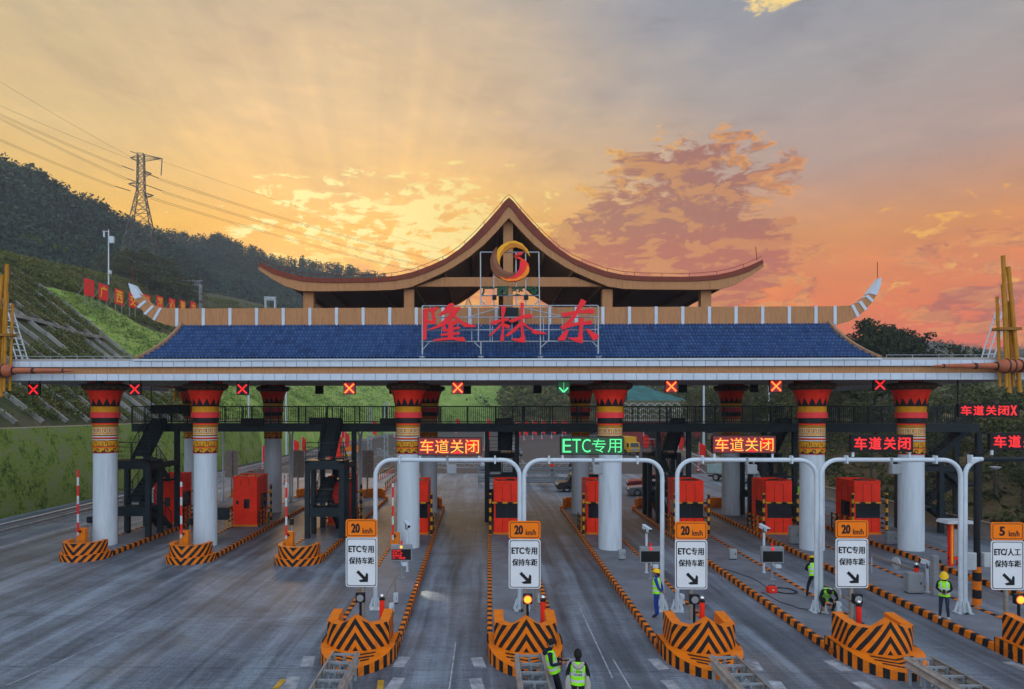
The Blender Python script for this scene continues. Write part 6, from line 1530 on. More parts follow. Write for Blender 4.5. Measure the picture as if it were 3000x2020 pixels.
# flags on weighted feet
def flag_proto():
    r = thing('flag', 'red flag on a thin pole with a striped foot', 'flag', group='red flags lining the far road')
    MB().tube([(0, 0, 0), (0, 0, 3.3)], .03, 6).build('pole', M['white_metal'], r); MB().cyl((0, 0), .14, 0, .55, 10).build('foot', CONEB, r)
    V = []; F = []; nx_, nz_ = 8, 8
    for j in range(nz_+1):
        for i in range(nx_+1): u = i/nx_; v = j/nz_; V.append((.03+u*.85*(1-.15*v)+.06*math.sin(v*5)*u, .10*math.sin(u*6+v*3)*u, 3.25-v*2.1-u*.45))
    for j in range(nz_):
        for i in range(nx_): a = j*(nx_+1)+i; F.append((a, a+1, a+nx_+2, a+nx_+1))
    npmesh('cloth', V, F, M['flag'], parent=r, smooth=True); return r
fp = flag_proto(); first = True
for px, py in [(768, 1378), (860, 1350), (884, 1338), (1000, 1300), (1090, 1290), (1155, 1283), (1420, 1310), (1487, 1300), (1512, 1296), (1535, 1292), (1560, 1290), (1587, 1288), (1616, 1286), (1647, 1286), (1336, 1272), (1426, 1272), (1748, 1272), (1885, 1331), (1988, 1335), (2048, 1365), (2115, 1378), (1010, 1325)]:
    x, Y = spot(px, py, 0); o = fp if first else dup(fp); first = False; o.location = (x, Y, 0); o.rotation_euler.z = random.uniform(-.5, .5); s = max(1, min(1.6, Y/110)); o.scale = (s, s, s)
x, Y = spot(2240, 1413, 0); dup(fp, loc=(x, Y, 0), rz=.2, scale=1.5, label='large red flag leaning before the right parapet')
# delineator posts and cones
dp = thing('lane_post', 'slim yellow and red lane divider post', 'post', group='divider posts in rows beyond the islands'); MB().cyl((0, 0), .05, 0, .45, 8).build('lower_tube', M['cone'], dp); MB().cyl((0, 0), .05, .45, .95, 8).build('upper_tube', POSTS, dp); MB().cyl((0, 0), .12, 0, .04, 8).build('foot', M['black'], dp); first = True
for (x0_, y0_), (x1_, y1_), n in (((1103, 1414), (1152, 1385), 9), ((1130, 1440), (1165, 1405), 8), ((1010, 1385), (1048, 1372), 5), ((1022, 1402), (1060, 1388), 4), ((822, 1422), (855, 1410), 4)):
    for k in range(n): f = k/(n-1); x, y = spot(x0_+(x1_-x0_)*f, y0_+(y1_-y0_)*f, 0); o = dp if first else dup(dp); first = False; o.location = (x, y, 0)
cn = thing('traffic_cone', 'small red and white traffic cone on the far asphalt', 'traffic cone', group='traffic cones on the far asphalt'); MB().lathe([(.001, .72), (.04, .7), (.16, .05), (.001, .05)], 10).build('cone', CONEB, cn); MB().box(-.2, .2, -.2, .2, 0, .05).build('foot', M['black'], cn); first = True
for px, py in [(735, 1383), (707, 1390), (1377, 1338), (1410, 1345), (1418, 1322), (1387, 1322), (1335, 1320), (1500, 1310), (1890, 1345), (2046, 1383), (1240, 1345), (1300, 1338)]:
    x, y = spot(px, py, 0); o = cn if first else dup(cn); first = False; o.location = (x, y, 0); o.scale = (1.2, 1.2, 1.2)
# far orange island and booth seen past the second stair tower
x, Y = spot(978, 1350, 0); o = dup(bL, loc=(x, Y, .1), label='far red booth with an orange rail, past the second stair tower'); o.scale = (1.1, 1.1, 1.1); o['group'] = 'red toll booths'
fi = thing('far_island', 'far low island with an orange house-shaped end', 'traffic island', (*spot(1035, 1328, 0), 0)); MB().box(-1, 1, -8, 2, 0, .3).build('slab', M['conc_light'], fi); MB().prism([(-1.6, 0), (1.6, 0), (1.6, .9), (0, 1.6), (-1.6, .9)], -.3, .6).build('end_wall', M['orange'], fi, bevel=.02); MB().box(-1.0, 1.0, -8.3, -8.02, 0, .3).build('kerb', M['yellow'], fi)
# scaffold truss pieces standing and lying beyond the plaza
def truss(label, pa, pb, w, group='aluminium truss pieces beyond the lanes'):
    a = Vector(pa); b = Vector(pb); r = thing('truss', label, 'truss', pa, group=group); d = b-a; n = max(4, int(d.length/(w*1.1))); u = d.normalized(); s = u.cross(Vector((0, 0, 1)) if abs(u.z) < .9 else Vector((0, 1, 0))).normalized()*w/2; t = u.cross(s).normalized()*w/2; mb = MB()
    for i, j in ((-1, -1), (1, -1), (1, 1), (-1, 1)): mb.bar(s*i+t*j, d+s*i+t*j, .06)
    mb.build('chords', M['galv'], r); mb = MB()
    for k in range(n):
        p = d*(k/n); q = d*((k+1)/n); sg_ = 1 if k % 2 else -1
        for j in (-1, 1): mb.bar(p+s*sg_+t*j, q-s*sg_+t*j, .035); mb.bar(p+t*sg_+s*j, q-t*sg_+s*j, .035)
    mb.build('lacing', M['galv'], r)
x, y = spot(1131, 1352, 0); truss('upright truss tower between the rear columns', (x, y, 0), (x, y, 9), .55)
x, y = spot(1083, 1330, 0); truss('second upright truss tower farther left', (x, y, 0), (x, y, 8.5), .6)
a = at(1105, 1318, 100); b = at(1160, 1358, 98); truss('pale truss leaning down beside the truss tower', (a[0], 100, a[1]), (b[0], 98, b[1]), .6)
a = at(1250, 1362, 84); b = at(1700, 1358, 84); truss('long truss lying level across the far lanes', (a[0], 84, .9), (b[0], 84, .95), .5)
# ---------------------------------------------------------------- vehicles
def wheel(mb_t, mb_r, x, y, r=.33, w=.22):
    t = MB(); t.lathe([(r*.62, -w/2), (r*.95, -w/2), (r, -w*.3), (r, w*.3), (r*.95, w/2), (r*.62, w/2)], 18)
    mb_t.add([(x+c, y+a, r+b) for a, b, c in t.v], t.f); q = MB(); q.lathe([(.001, -w*.42), (r*.62, -w*.42), (r*.62, w*.42), (.001, w*.42)], 14); mb_r.add([(x+c, y+a, r+b) for a, b, c in q.v], q.f)
def car(label, px, py, rz, paint, L=4.7, Wd=1.85, Hh=1.65, kind='suv', group=None):
    x, Y = spot(px, py, 0); r = thing('parked_car', label, 'car', (x, Y, 0), rz, group); hl = L/2; hw = Wd/2; pm = mat('car_paint', paint, .25, .05, 2, spec=.7)
    roof = {'suv': [(-.46, .60), (-.40, .66), (-.22, .98), (.30, 1.0), (.44, .70), (.49, .62)], 'sedan': [(-.40, .60), (-.30, .66), (-.10, .97), (.20, .99), (.40, .72), (.49, .66)]}[kind]
    # front is -y; profile in (y, z)
    low = [(-hl, .32), (-hl*.99, .62), (-hl*.92, .86), (-hl*.42, 1.0), (hl*.86, 1.02), (hl*.985, .9), (hl, .4), (hl*.97, .26), (-hl*.96, .24)]
    V = []; F = []; S_ = [(-1, .0), (-.94, .06), (.94, .06), (1, .0)]
    mb = MB(); mb.prism([(y, z*Hh/1.65) for y, z in low], -hw, hw, axis='x'); mb.build('body', pm, r, bevel=.09, bseg=3)
    z = lambda f: Hh*f; cab = [(roof[0][0]*L+.25, .98*Hh/1.65), (roof[1][0]*L+.35, 1.0*Hh/1.65), (roof[2][0]*L, Hh*.985), (roof[3][0]*L, Hh), (roof[4][0]*L, 1.0*Hh/1.65)]
    cabp = [(roof[1][0]*L+.5, .98*Hh/1.65), (roof[2][0]*L, Hh*.985), (roof[3][0]*L, Hh), (roof[4][0]*L+.1, .98*Hh/1.65)]
    def shell(pts_, w0, w1, nm, m, bev):
        n = len(pts_); mb = MB(); zz0 = pts_[0][1]; vs = []
        for s in (-1, 1):
            for y, zc in pts_: f = (zc-zz0)/(Hh-zz0); vs.append((s*(w0+(w1-w0)*f), y, zc))
        mb.add(vs, [tuple(range(n))[::-1], tuple(range(n, 2*n))]+[(i, (i+1) % n, n+(i+1) % n, n+i) for i in range(n)]); return mb.build(nm, m, r, bevel=bev, bseg=2)
    shell(cabp, hw*.97, hw*.76, 'cabin', pm, .05)
    k = lambda y0_, y1_, zb_, zt_: None
    inset = [(cabp[0][0]+.12, cabp[0][1]+.05), (cabp[1][0]+.05, Hh*.93), (cabp[2][0]-.05, Hh*.94), (cabp[3][0]-.28, cabp[3][1]+.05)]
    shell(inset, hw*.985, hw*.80, 'side_windows', M['glass'], 0)
    mb = MB(); a, b = cabp[0], cabp[1]
    mb.add([(-hw*.84, a[0]-.012+.05, a[1]+.06), (hw*.84, a[0]-.012+.05, a[1]+.06), (hw*.68, b[0]-.02, b[1]-.06), (-hw*.68, b[0]-.02, b[1]-.06)], [(0, 1, 2, 3)]); mb.build('windscreen', M['glass'], r)
    t_ = MB(); q_ = MB()
    for s in (-1, 1):
        for yy in (-L*.31, L*.29):
            t1 = MB(); q1 = MB(); wheel(t1, q1, s*(hw-.10), yy); wo = t1.build('wheel', M['tyre'], r, smooth=True); q1.build('rim', M['chrome'], wo)
    for s in (-1, 1):
        MB().box(*sorted((s*hw*.58, s*hw*.92)), -hl-.005, -hl+.25, .62*Hh/1.65, .78*Hh/1.65).build('headlight', M['chrome'], r, bevel=.03); MB().box(*sorted((s*hw*.7, s*hw*.95)), hl-.2, hl+.005, .8*Hh/1.65, .98*Hh/1.65).build('tail_light', M['red'], r, bevel=.02)
        MB().box(*sorted((s*hw*1.0, s*hw*1.12)), cabp[0][0]+.25, cabp[0][0]+.38, 1.0*Hh/1.65, 1.13*Hh/1.65).build('mirror', pm, r, bevel=.02)
    MB().box(-hw*.5, hw*.5, -hl-.012, -hl+.1, .45, .62).build('grille', M['black'], r, bevel=.02); return r
car('black people carrier parked side-on behind the fourth column', 1706, 1440, R(-90), (.012, .008, .008), 5.0, 1.85, 1.72)
car('grey saloon car parked behind the walkway stairs, centre right', 1915, 1452, R(-100), (.16, .17, .19), 4.7, 1.85, 1.42, 'sedan')
car('dark red saloon car behind the grey saloon', 1905, 1431, R(-98), (.20, .012, .012), 4.6, 1.8, 1.42, 'sedan')
car('dark car facing the plaza far behind the central stairs', 1500, 1322, R(5), (.05, .05, .055), 4.6, 1.85, 1.6)
car('second dark car far behind the central stairs, nearer', 1508, 1335, R(8), (.10, .10, .11), 4.6, 1.85, 1.6)
def truck(label, px, py, rz, cabc, boxc, L, boxed):
    x, Y = spot(px, py, 0); r = thing('truck', label, 'truck', (x, Y, 0), rz, 'trucks on the far road'); c1 = mat('cab_paint', cabc, .35, .1, 2); c2 = mat('cargo_paint', boxc, .5, .12, 2)
    MB().prism([(-L/2, .5), (-L/2, 1.3), (-L/2+.25, 2.2), (-L/2+1.5, 2.25), (-L/2+1.5, .5)], -.95, .95, axis='x').build('cab', c1, r, bevel=.06, bseg=2)
    MB().add([(-.82, -L/2+.0-.012, 1.36), (.82, -L/2-.012, 1.36), (.74, -L/2+.22, 2.1), (-.74, -L/2+.22, 2.1)], [(0, 1, 2, 3)]).build('windscreen', M['glass'], r)
    for s in (-1, 1): MB().box(*sorted((s*.94, s*.965)), -L/2+.35, -L/2+1.2, 1.35, 2.0).build('side_window', M['glass'], r); MB().box(*sorted((s*.55, s*.9)), -L/2-.03, -L/2+.05, .75, .98).build('headlight', M['chrome'], r)
    MB().box(-.5, .5, -L/2-.02, -L/2+.05, .7, 1.15).build('grille', M['grey'], r); MB().box(-.9, .9, -L/2-.05, L/2, .42, .58).build('chassis', M['black'], r)
    if boxed: MB().box(-1.05, 1.05, -L/2+1.6, L/2, .85, 3.1).build('cargo_box', c2, r, bevel=.03)
    else:
        MB().box(-1.0, 1.0, -L/2+1.65, L/2, .85, .98).build('bed', c2, r)
        for a in ((-1.0, -.95, -L/2+1.65, L/2), (.95, 1.0, -L/2+1.65, L/2), (-.95, .95, L/2-.05, L/2), (-.95, .95, -L/2+1.65, -L/2+1.7)): MB().box(*a, .98, 1.75).build('side_board', c2, r)
    for s in (-1, 1):
        for yy in (-L/2+.75, L/2-1.0): t1 = MB(); q1 = MB(); wheel(t1, q1, s*.82, yy, .42, .24); wo = t1.build('wheel', M['tyre'], r, smooth=True); q1.build('rim', M['grey'], wo)
truck('white pickup truck with a low cargo bed behind a pale rear column', 2150, 1412, R(38), (.38, .40, .42), (.30, .40, .38), 5.2, False)
truck('yellow box truck facing the plaza, beyond the green-lit board', 1838, 1331, R(12), (.62, .34, .02), (.60, .32, .02), 6.2, True)
# ---------------------------------------------------------------- buildings and slopes far right
rb = thing('red_building', 'low red-brown building behind a pillared fence, far right', 'building', (58, 150, 0)); wl = mat('red_wall', (.24, .035, .03), .7, .15, 1)
b0 = MB().box(-26, 34, 0, 9, 0, 5.2).build('wall', wl, rb); MB().box(-26.5, 34.5, -.5, 9.5, 5.2, 5.7).build('roof', M['conc_light'], rb)
for k in range(9): w_ = MB().box(-23+k*6.3, -20.2+k*6.3, -.06, .1, 1.4, 3.9).build('window', M['grey'], rb); MB().box(-22.8+k*6.3, -20.4+k*6.3, -.09, -.065, 1.6, 3.7).build('pane', M['glass'], w_)
fn = thing('pillared_fence', 'beige pillared fence with dark bars before the red building', 'fence', (52, 136, 0))
for k in range(9): MB().box(-16+k*4.2, -15.2+k*4.2, -.4, .4, 0, 3.0).box(-16.1+k*4.2, -15.1+k*4.2, -.5, .5, 3.0, 3.2).build('pillar', M['conc_tan'], fn)
for k in range(8):
    mb = MB()
    for q in range(9): mb.box(-15.1+k*4.2+q*.36, -15.02+k*4.2+q*.36, -.04, .04, .5, 2.6)
    mb.box(-15.2+k*4.2, -11.8+k*4.2, -.05, .05, 2.4, 2.5); mb.build('bar_panel', M['black'], fn)
MB().box(-16, 18, -.25, .25, 0, .5).build('base_wall', M['conc_tan'], fn)
ar = thing('arched_slope', 'bank faced with rows of pale arched ribs, seen through the walkway railing', 'retaining slope', (at(1990, 1240, 215)[0], 215, 3.5))
MB().add([(-22, 0, 0), (19, 0, 0), (19, 9, 7.5), (-22, 9, 7.5)], [(0, 1, 2, 3)]).build('bank_face', M['scrub'], ar)
for row in range(4):
    mb = MB()
    for k in range(15):
        cx_ = -21+k*2.75; pts_ = []
        for t in np.linspace(0, PI, 9): u = cx_+1.25*math.cos(t); v = row*2.7+.4+1.5*math.sin(t); pts_.append((u, v*.78-.12, v*.65+.1))
        mb.tube(pts_, .2, 5)
    mb.build('arch_row', M['conc_light'], ar)
nn = bpy.data.objects.new('x', None); bpy.data.objects.remove(nn)
V = []; F = []
for j in range(9):
    for i in range(13): u = i/12; v = j/8; a = at(1838+u*190, 1178+u*14-v*(62-u*48), 235+v*25); V.append((a[0], 235+v*25, a[1]+.5*mnoise.noise(Vector((i*.7, j*.7, 0)))))
for j in range(8):
    for i in range(12): F.append((j*13+i, j*13+i+1, (j+1)*13+i+1, (j+1)*13+i))
o = npmesh('slope_netting', V, F, mat('netting_green', (.022, .115, .105), .85, .5, .25, grime=.7), smooth=True); tag(o, 'turquoise netting draped over the distant earth bank right of the fourth column', 'netting')
V = []
for j in range(9):
    for i in range(13): u = i/12; v = j/8; a = at(1500+u*420, 1262-v*90+max(0, u-.4)*40*v, 228+v*30); V.append((a[0], 228+v*30, a[1]+.6*mnoise.noise(Vector((i*.5, j*.5, 4)))))
npmesh('earth_bank', V, F, M['bank'], smooth=True)['kind'] = 'structure'
pts = [(V[random.randrange(len(V))][0]+random.gauss(0, 2), 0, 0) for _ in range(2)]
P_ = []
for _ in range(520): q = V[random.randrange(len(V))]; P_.append((q[0]+random.gauss(0, 2.5), q[1]-.5+random.gauss(0, 1), q[2]+.5))
Vv, Ff = leaves(P_, .5, 14, [(1.5, 1.5, .9)]*len(P_)); tag(npmesh('bank_shrubs', Vv, Ff, M['shrub']), 'dark shrubs on the distant bank beyond the bright grass', 'shrubs', kind='stuff')

# black boxes fixed to the walkway rail, and the lamp that throws a patch of light on the lane
for px0, px1, py0, py1, l in ((705, 772, 1226, 1248, 'right of the second column'), (905, 998, 1224, 1242, 'above the second stair tower'), (1113, 1165, 1226, 1244, 'left of the third column'), (1450, 1500, 1226, 1246, 'above the central stairs')):
    p0 = at(px0, py1, 43.2); p1_ = at(px1, py0, 43.2); w = (p1_[0]-p0[0])/2; h = p1_[1]-p0[1]
    r = thing('signal_box', 'low black box fixed to the walkway rail '+l, 'box', ((p0[0]+p1_[0])/2, 43.2, p0[1]), group='black boxes on the walkway rail')
    MB().box(-w, w, 0, .18, 0, h).build('case', M['led_face'], r, bevel=.02); MB().box(-w, w, -.05, 0, h*.9, h).build('visor', M['black'], r); MB().box(-w*.8, -w*.7, .1, .28, -.05, .1).box(w*.7, w*.8, .1, .28, -.05, .1).build('bracket', M['steel'], r)
lx, ly = spot(1185, 1694, .215); sl = bpy.data.lights.new('fill_lamp', 'SPOT'); sl.energy = 260; sl.color = (1, .93, .68); sl.spot_size = R(26); sl.spot_blend = .7; sl.shadow_soft_size = .05
lo = bpy.data.objects.new('fill_lamp', sl); COL.objects.link(lo); lo.location = (lx+.25, ly-.35, 1.0); tx, ty = spot(1262, 1742, 0); lo.rotation_euler = (Vector((tx, ty, 0))-lo.location).to_track_quat('-Z', 'Y').to_euler()

# ================================================================ people
BASE = dict(pelvis=(0, 0, .94), spine=(0, 0, 1.10), chest=(0, 0, 1.28), neck=(0, 0, 1.45), jaw=(0, -.015, 1.53), head=(0, -.015, 1.61), crown=(0, 0, 1.68),
            shl=(.165, 0, 1.40), ell=(.235, .03, 1.13), wrl=(.235, -.06, .90), shr=(-.165, 0, 1.40), elr=(-.235, .03, 1.13), wrr=(-.235, -.06, .90),
            hil=(.085, 0, .90), knl=(.10, -.02, .50), anl=(.10, .02, .09), tol=(.115, -.14, .045), hir=(-.085, 0, .90), knr=(-.10, -.02, .50), anr=(-.10, .02, .09), tor=(-.115, -.14, .045))
RAD = dict(pelvis=.125, spine=.12, chest=.125, neck=.055, jaw=.07, head=.088, crown=.055, shl=.07, shr=.07, ell=.048, elr=.048, wrl=.034, wrr=.034, hil=.088, hir=.088, knl=.06, knr=.06, anl=.045, anr=.045, tol=.042, tor=.042)
EDG = [('pelvis', 'spine'), ('spine', 'chest'), ('chest', 'neck'), ('neck', 'jaw'), ('jaw', 'head'), ('head', 'crown'), ('chest', 'shl'), ('shl', 'ell'), ('ell', 'wrl'), ('chest', 'shr'), ('shr', 'elr'), ('elr', 'wrr'),
       ('pelvis', 'hil'), ('hil', 'knl'), ('knl', 'anl'), ('anl', 'tol'), ('pelvis', 'hir'), ('hir', 'knr'), ('knr', 'anr'), ('anr', 'tor')]
def person(label, loc, rz, pose, top, legs, vest=True, helmet=None, hair=True, tape=True, back=None, group=None, face=True, scale=1.0, shoe='shoe'):
    J = {k: Vector(pose.get(k, v)) for k, v in BASE.items()}; names = list(J); r = thing('person', label, 'person', loc, rz, group); r.scale = (scale,)*3
    vs = [J[n] for n in names]; rd = [RAD[n] for n in names]; es = [(names.index(a), names.index(b)) for a, b in EDG]; seg = [(a, b) for a, b in EDG]
    for s in 'lr':                              # palm, four fingers and a thumb
        w = J['wr'+s]; e = J['el'+s]; d = (w-e).normalized(); side_ = d.cross(Vector((0, 1, 0)) if abs(d.y) < .8 else Vector((1, 0, 0))).normalized(); cur = d.cross(side_).normalized()*(1 if s == 'l' else -1)
        palm = w+d*.075; vs.append(palm); rd.append(.034); ip = len(vs)-1; es.append((names.index('wr'+s), ip)); seg.append(('wr'+s, 'hand'))
        for q, l in enumerate((.062, .07, .066, .052)):
            b = palm+side_*(-.027+q*.018)+d*.025; m_ = b+d*l*.55+cur*.008; t_ = b+d*l*.9+cur*.03
            for p, rr in ((b, .012), (m_, .009), (t_, .007)): vs.append(p); rd.append(rr)
            es += [(ip, len(vs)-3), (len(vs)-3, len(vs)-2), (len(vs)-2, len(vs)-1)]; seg += [('wr'+s, 'hand')]*3
        b = w+d*.045-side_*.03; t_ = b+d*.035-side_*.032+cur*.012
        for p, rr in ((b, .013), (t_, .009)): vs.append(p); rd.append(rr)
        es += [(ip, len(vs)-2), (len(vs)-2, len(vs)-1)]; seg += [('wr'+s, 'hand')]*2
    me = bpy.data.meshes.new('body'); me.from_pydata([tuple(v) for v in vs], es, []); o = bpy.data.objects.new('body', me); COL.objects.link(o)
    md = o.modifiers.new('skin', 'SKIN'); md.use_smooth_shade = True
    for i, sv in enumerate(me.skin_vertices[0].data): sv.radius = (rd[i], rd[i]); sv.use_root = (i == 0)
    o.modifiers.new('sub', 'SUBSURF').levels = 2; o.modifiers['sub'].render_levels = 2
    m2 = bpy.data.meshes.new_from_object(o.evaluated_get(bpy.context.evaluated_depsgraph_get())); bpy.data.objects.remove(o)
    cls = {'pelvis': 1, 'hil': 1, 'hir': 1, 'knl': 1, 'knr': 1, 'anl': 3, 'anr': 3, 'jaw': 2, 'head': 2, 'wrl': 2, 'wrr': 2}
    m2.materials.clear()
    for mm in (M[top], M[legs], M['skin'], M[shoe]): m2.materials.append(mm)
    A = [(J[a], J.get(b, J[a]), cls.get(a, 0)) for a, b in EDG]+[(J['wrl'], J['wrl']+(J['wrl']-J['ell']).normalized()*.15, 2), (J['wrr'], J['wrr']+(J['wrr']-J['elr']).normalized()*.15, 2)]
    mi_ = []
    for p in m2.polygons:
        c = p.center; best = (9, 0)
        for a, b, k in A:
            ab = b-a; t = max(0, min(1, (c-a).dot(ab)/max(ab.length_squared, 1e-9))); dd = (c-(a+ab*t)).length
            if dd < best[0]: best = (dd, k)
        k = best[1]
        if k == 1 and (c-J['pelvis']).dot((J['spine']-J['pelvis']).normalized()) > .05: k = 0
        mi_.append(k)
    m2.polygons.foreach_set('material_index', mi_); m2.polygons.foreach_set('use_smooth', [True]*len(m2.polygons)); link('body', m2, r)
    up = (J['crown']-J['jaw']).normalized(); rt = (J['shl']-J['shr']).normalized() if 'look' not in pose else Vector(pose['look']).cross(up).normalized()*-1
    fw = up.cross(rt).normalized()*-1 if 'look' not in pose else Vector(pose['look']).normalized()
    if 'look' not in pose and fw.dot(Vector((0, -1, 0))) < 0: fw = -fw
    rt = up.cross(fw).normalized(); H0 = J['head']
    def hp(a, b, c): return H0+rt*a+fw*b+up*c
    def cap(mb, rx, ry, rz_, c0, t1, tilt=0):
        n = 14; rows = 7; vs = []
        for j in range(rows+1):
            t = t1*j/rows
            for i in range(n): a = 2*PI*i/n; vs.append(hp(rx*math.sin(t)*math.cos(a), ry*math.sin(t)*math.sin(a)-.012, c0+rz_*math.cos(t)+tilt*math.sin(t)*math.sin(a)))
        mb.add(vs, [(j*n+i, j*n+(i+1) % n, (j+1)*n+(i+1) % n, (j+1)*n+i) for j in range(rows) for i in range(n)])
    if hair: mb = MB(); cap(mb, .098, .110, .125, .0, PI*.60, .045); mb.build('hair', M['hair'], r, smooth=True)
    if helmet:
        mb = MB(); cap(mb, .125, .142, .125, .03, PI*.5); n = 14
        vs = [hp((.125+e)*math.cos(2*PI*i/n), (.142+e*(1+1.5*max(0, math.sin(2*PI*i/n))))*math.sin(2*PI*i/n)-.012, .03-e*.25) for e in (0, .018) for i in range(n)]
        mb.add(vs, [(i, (i+1) % n, n+(i+1) % n, n+i) for i in range(n)]); mb.build('helmet', M[helmet], r, smooth=True)
    if face:
        mb = MB(); mb.tube([hp(0, .078, .02), hp(0, .108, -.025), hp(0, .085, -.035)], [.010, .016, .008], 6)
        for s in (-1, 1): mb.tube([hp(s*.086, 0, .02), hp(s*.096, -.012, .0), hp(s*.086, -.005, -.035)], [.012, .016, .010], 6)
        mb.build('face', M['skin'], r, smooth=True); mb = MB()
        for s in (-1, 1): mb.tube([hp(s*.018, .082, .012), hp(s*.048, .072, .012)], .008, 5); mb.tube([hp(s*.014, .086, .034), hp(s*.052, .074, .036)], .006, 5)
        mb.tube([hp(-.025, .078, -.062), hp(.025, .078, -.062)], .006, 5); mb.build('eyes_and_mouth', M['hair'], r)
    if vest:
        st_ = [(J['pelvis']*1.0+(J['pelvis']-J['spine'])*.35, .185, .150), (J['pelvis'], .18, .148), (J['spine'], .178, .142), (J['chest'], .192, .145), (J['chest'].lerp(J['neck'], .45), .195, .125), (J['chest'].lerp(J['neck'], .75), .165, .10), (J['chest'].lerp(J['neck'], .95), .085, .075)]
        R0 = (J['shl']-J['shr']).normalized(); ring = []; n = 20
        for i, (c, a, b) in enumerate(st_):
            d = (st_[min(i+1, 6)][0]-st_[max(i-1, 0)][0]).normalized(); f = d.cross(R0).normalized(); x_ = f.cross(d).normalized(); ring.append([c+x_*(a*math.cos(2*PI*k/n))+f*(b*math.sin(2*PI*k/n)) for k in range(n)])
        mb = MB(); mb.add([p for q in ring for p in q], [(j*n+k, j*n+(k+1) % n, (j+1)*n+(k+1) % n, (j+1)*n+k) for j in range(6) for k in range(n)]); v_ = mb.build('vest', M['hivis'], r, smooth=True)
        if tape:
            mb = MB()
            for f0 in (1.15, 2.1):
                rows = []
                for f in (f0, f0+.38):
                    i = int(f); t = f-i; rows.append([(ring[i][k].lerp(ring[i+1][k], t)-st_[i][0].lerp(st_[i+1][0], t))*1.025+st_[i][0].lerp(st_[i+1][0], t) for k in range(n)])
                mb.add(rows[0]+rows[1], [(k, (k+1) % n, n+(k+1) % n, n+k) for k in range(n)])
            for k0 in (3, 6, 13, 16):
                vs = []
                for j in range(2, 6):
                    for kk in (k0, k0+1): vs.append((ring[j][kk]-st_[j][0])*1.03+st_[j][0])
                mb.add(vs, [(2*q, 2*q+1, 2*q+3, 2*q+2) for q in range(3)])
            mb.build('reflective_tape', M['reflective'], v_)
    return r
g_ = lambda px, py, z: spot(px, py, z)
# the man leaning by the guardrail, looking round
x, y = g_(1622, 1874, 1.70); pose1 = dict(pelvis=(0, -.04, .93), spine=(0, .02, 1.08), chest=(0, .06, 1.26), neck=(0, .08, 1.44), jaw=(.0, .05, 1.52), head=(0, .045, 1.60), crown=(0, .06, 1.67), shl=(.165, .05, 1.38), shr=(-.165, .09, 1.39), ell=(.23, -.02, 1.12), wrl=(.06, -.27, 1.16), elr=(-.24, .06, 1.11), wrr=(-.10, -.22, 1.12), hil=(.085, -.05, .88), hir=(-.085, -.05, .88), knl=(.10, -.12, .48), knr=(-.10, -.18, .49), anl=(.10, -.16, .09), anr=(-.10, -.22, .09), tol=(.11, -.32, .05), tor=(-.11, -.38, .05), look=(-.75, -.66, -.05))
p1 = person('man in a green vest over dark jacket leaning by the guardrail, phone in hand', (x-.02, y, 0), PI/2, pose1, 'navy', 'charcoal'); MB().box(-.04, .04, -.42, -.28, 1.17, 1.185).build('phone', M['black'], p1)
mb = MB(); mb.tube([(-.10, .13, 1.40), (0, .19, 1.36), (.10, .13, 1.40)], [.06, .085, .06], 8); mb.build('hood', M['navy'], p1, smooth=True)
# the man seen from behind
x, y = g_(1693, 1908, 1.69); pose2 = dict(ell=(.26, .0, 1.12), elr=(-.26, .0, 1.12), wrl=(.25, -.12, .93), wrr=(-.25, -.10, .92))
p2 = person('man seen from behind in a green vest with lettering and pale hood', (x, y, 0), PI-.1, pose2, 'charcoal', 'charcoal')
mb = MB(); mb.tube([(-.13, .05, 1.43), (-.08, .14, 1.38), (0, .17, 1.33), (.08, .14, 1.38), (.13, .05, 1.43)], [.035, .06, .05, .06, .035], 8); mb.build('hood', M['beige_cloth'], p2, smooth=True)
for s in (-1, 1): MB().tube([(s*.22, .02, 1.10), (s*.24, .03, .95), (s*.23, .03, .78), (s*.18, .03, .70)], [.04, .075, .085, .03], 8).build('jacket_side', M['beige_cloth'], p2, smooth=True)
mb = MB(); write(mb, '广西交投', -.10, .10, 1.205, 1.255, .153, 0, .01, 1); write(mb, '百色高速', -.10, .10, 1.135, 1.185, .153, 0, .01, 1); mb.build('lettering', M['black'], p2)
# the worker in blue, hands behind his back
x, y = g_(1924, 1810, .215); pose3 = dict(ell=(.22, .12, 1.12), wrl=(.05, .19, .98), elr=(-.22, .12, 1.12), wrr=(-.05, .21, .96))
person('worker in blue overalls, green vest and yellow helmet, hands behind his back', (x, y, .215), R(-118), pose3, 'blue', 'blue', helmet='helmet_yellow' if 'helmet_yellow' in M else 'helmet', shoe='charcoal')
# the worker walking on the kerb, looking down
x, y = g_(2766, 1818, .25); pose4 = dict(neck=(0, -.02, 1.45), jaw=(0, -.06, 1.52), head=(0, -.075, 1.59), crown=(0, -.075, 1.67), ell=(.22, -.02, 1.13), wrl=(.07, -.22, 1.05), elr=(-.22, -.02, 1.13), wrr=(-.05, -.24, 1.06), knl=(.10, -.10, .50), anl=(.13, .06, .12), tol=(.15, -.08, .045), knr=(-.11, .02, .50), anr=(-.13, .10, .10), tor=(-.15, -.05, .045), look=(0, -.8, -.6))
p4 = person('worker in yellow helmet and green vest stepping along the kerb, looking down', (x, y, .25), R(-35), pose4, 'charcoal', 'jeans', helmet='helmet', scale=.97); MB().box(-.04, .05, -.34, -.27, 1.05, 1.17).build('phone', M['black'], p4)
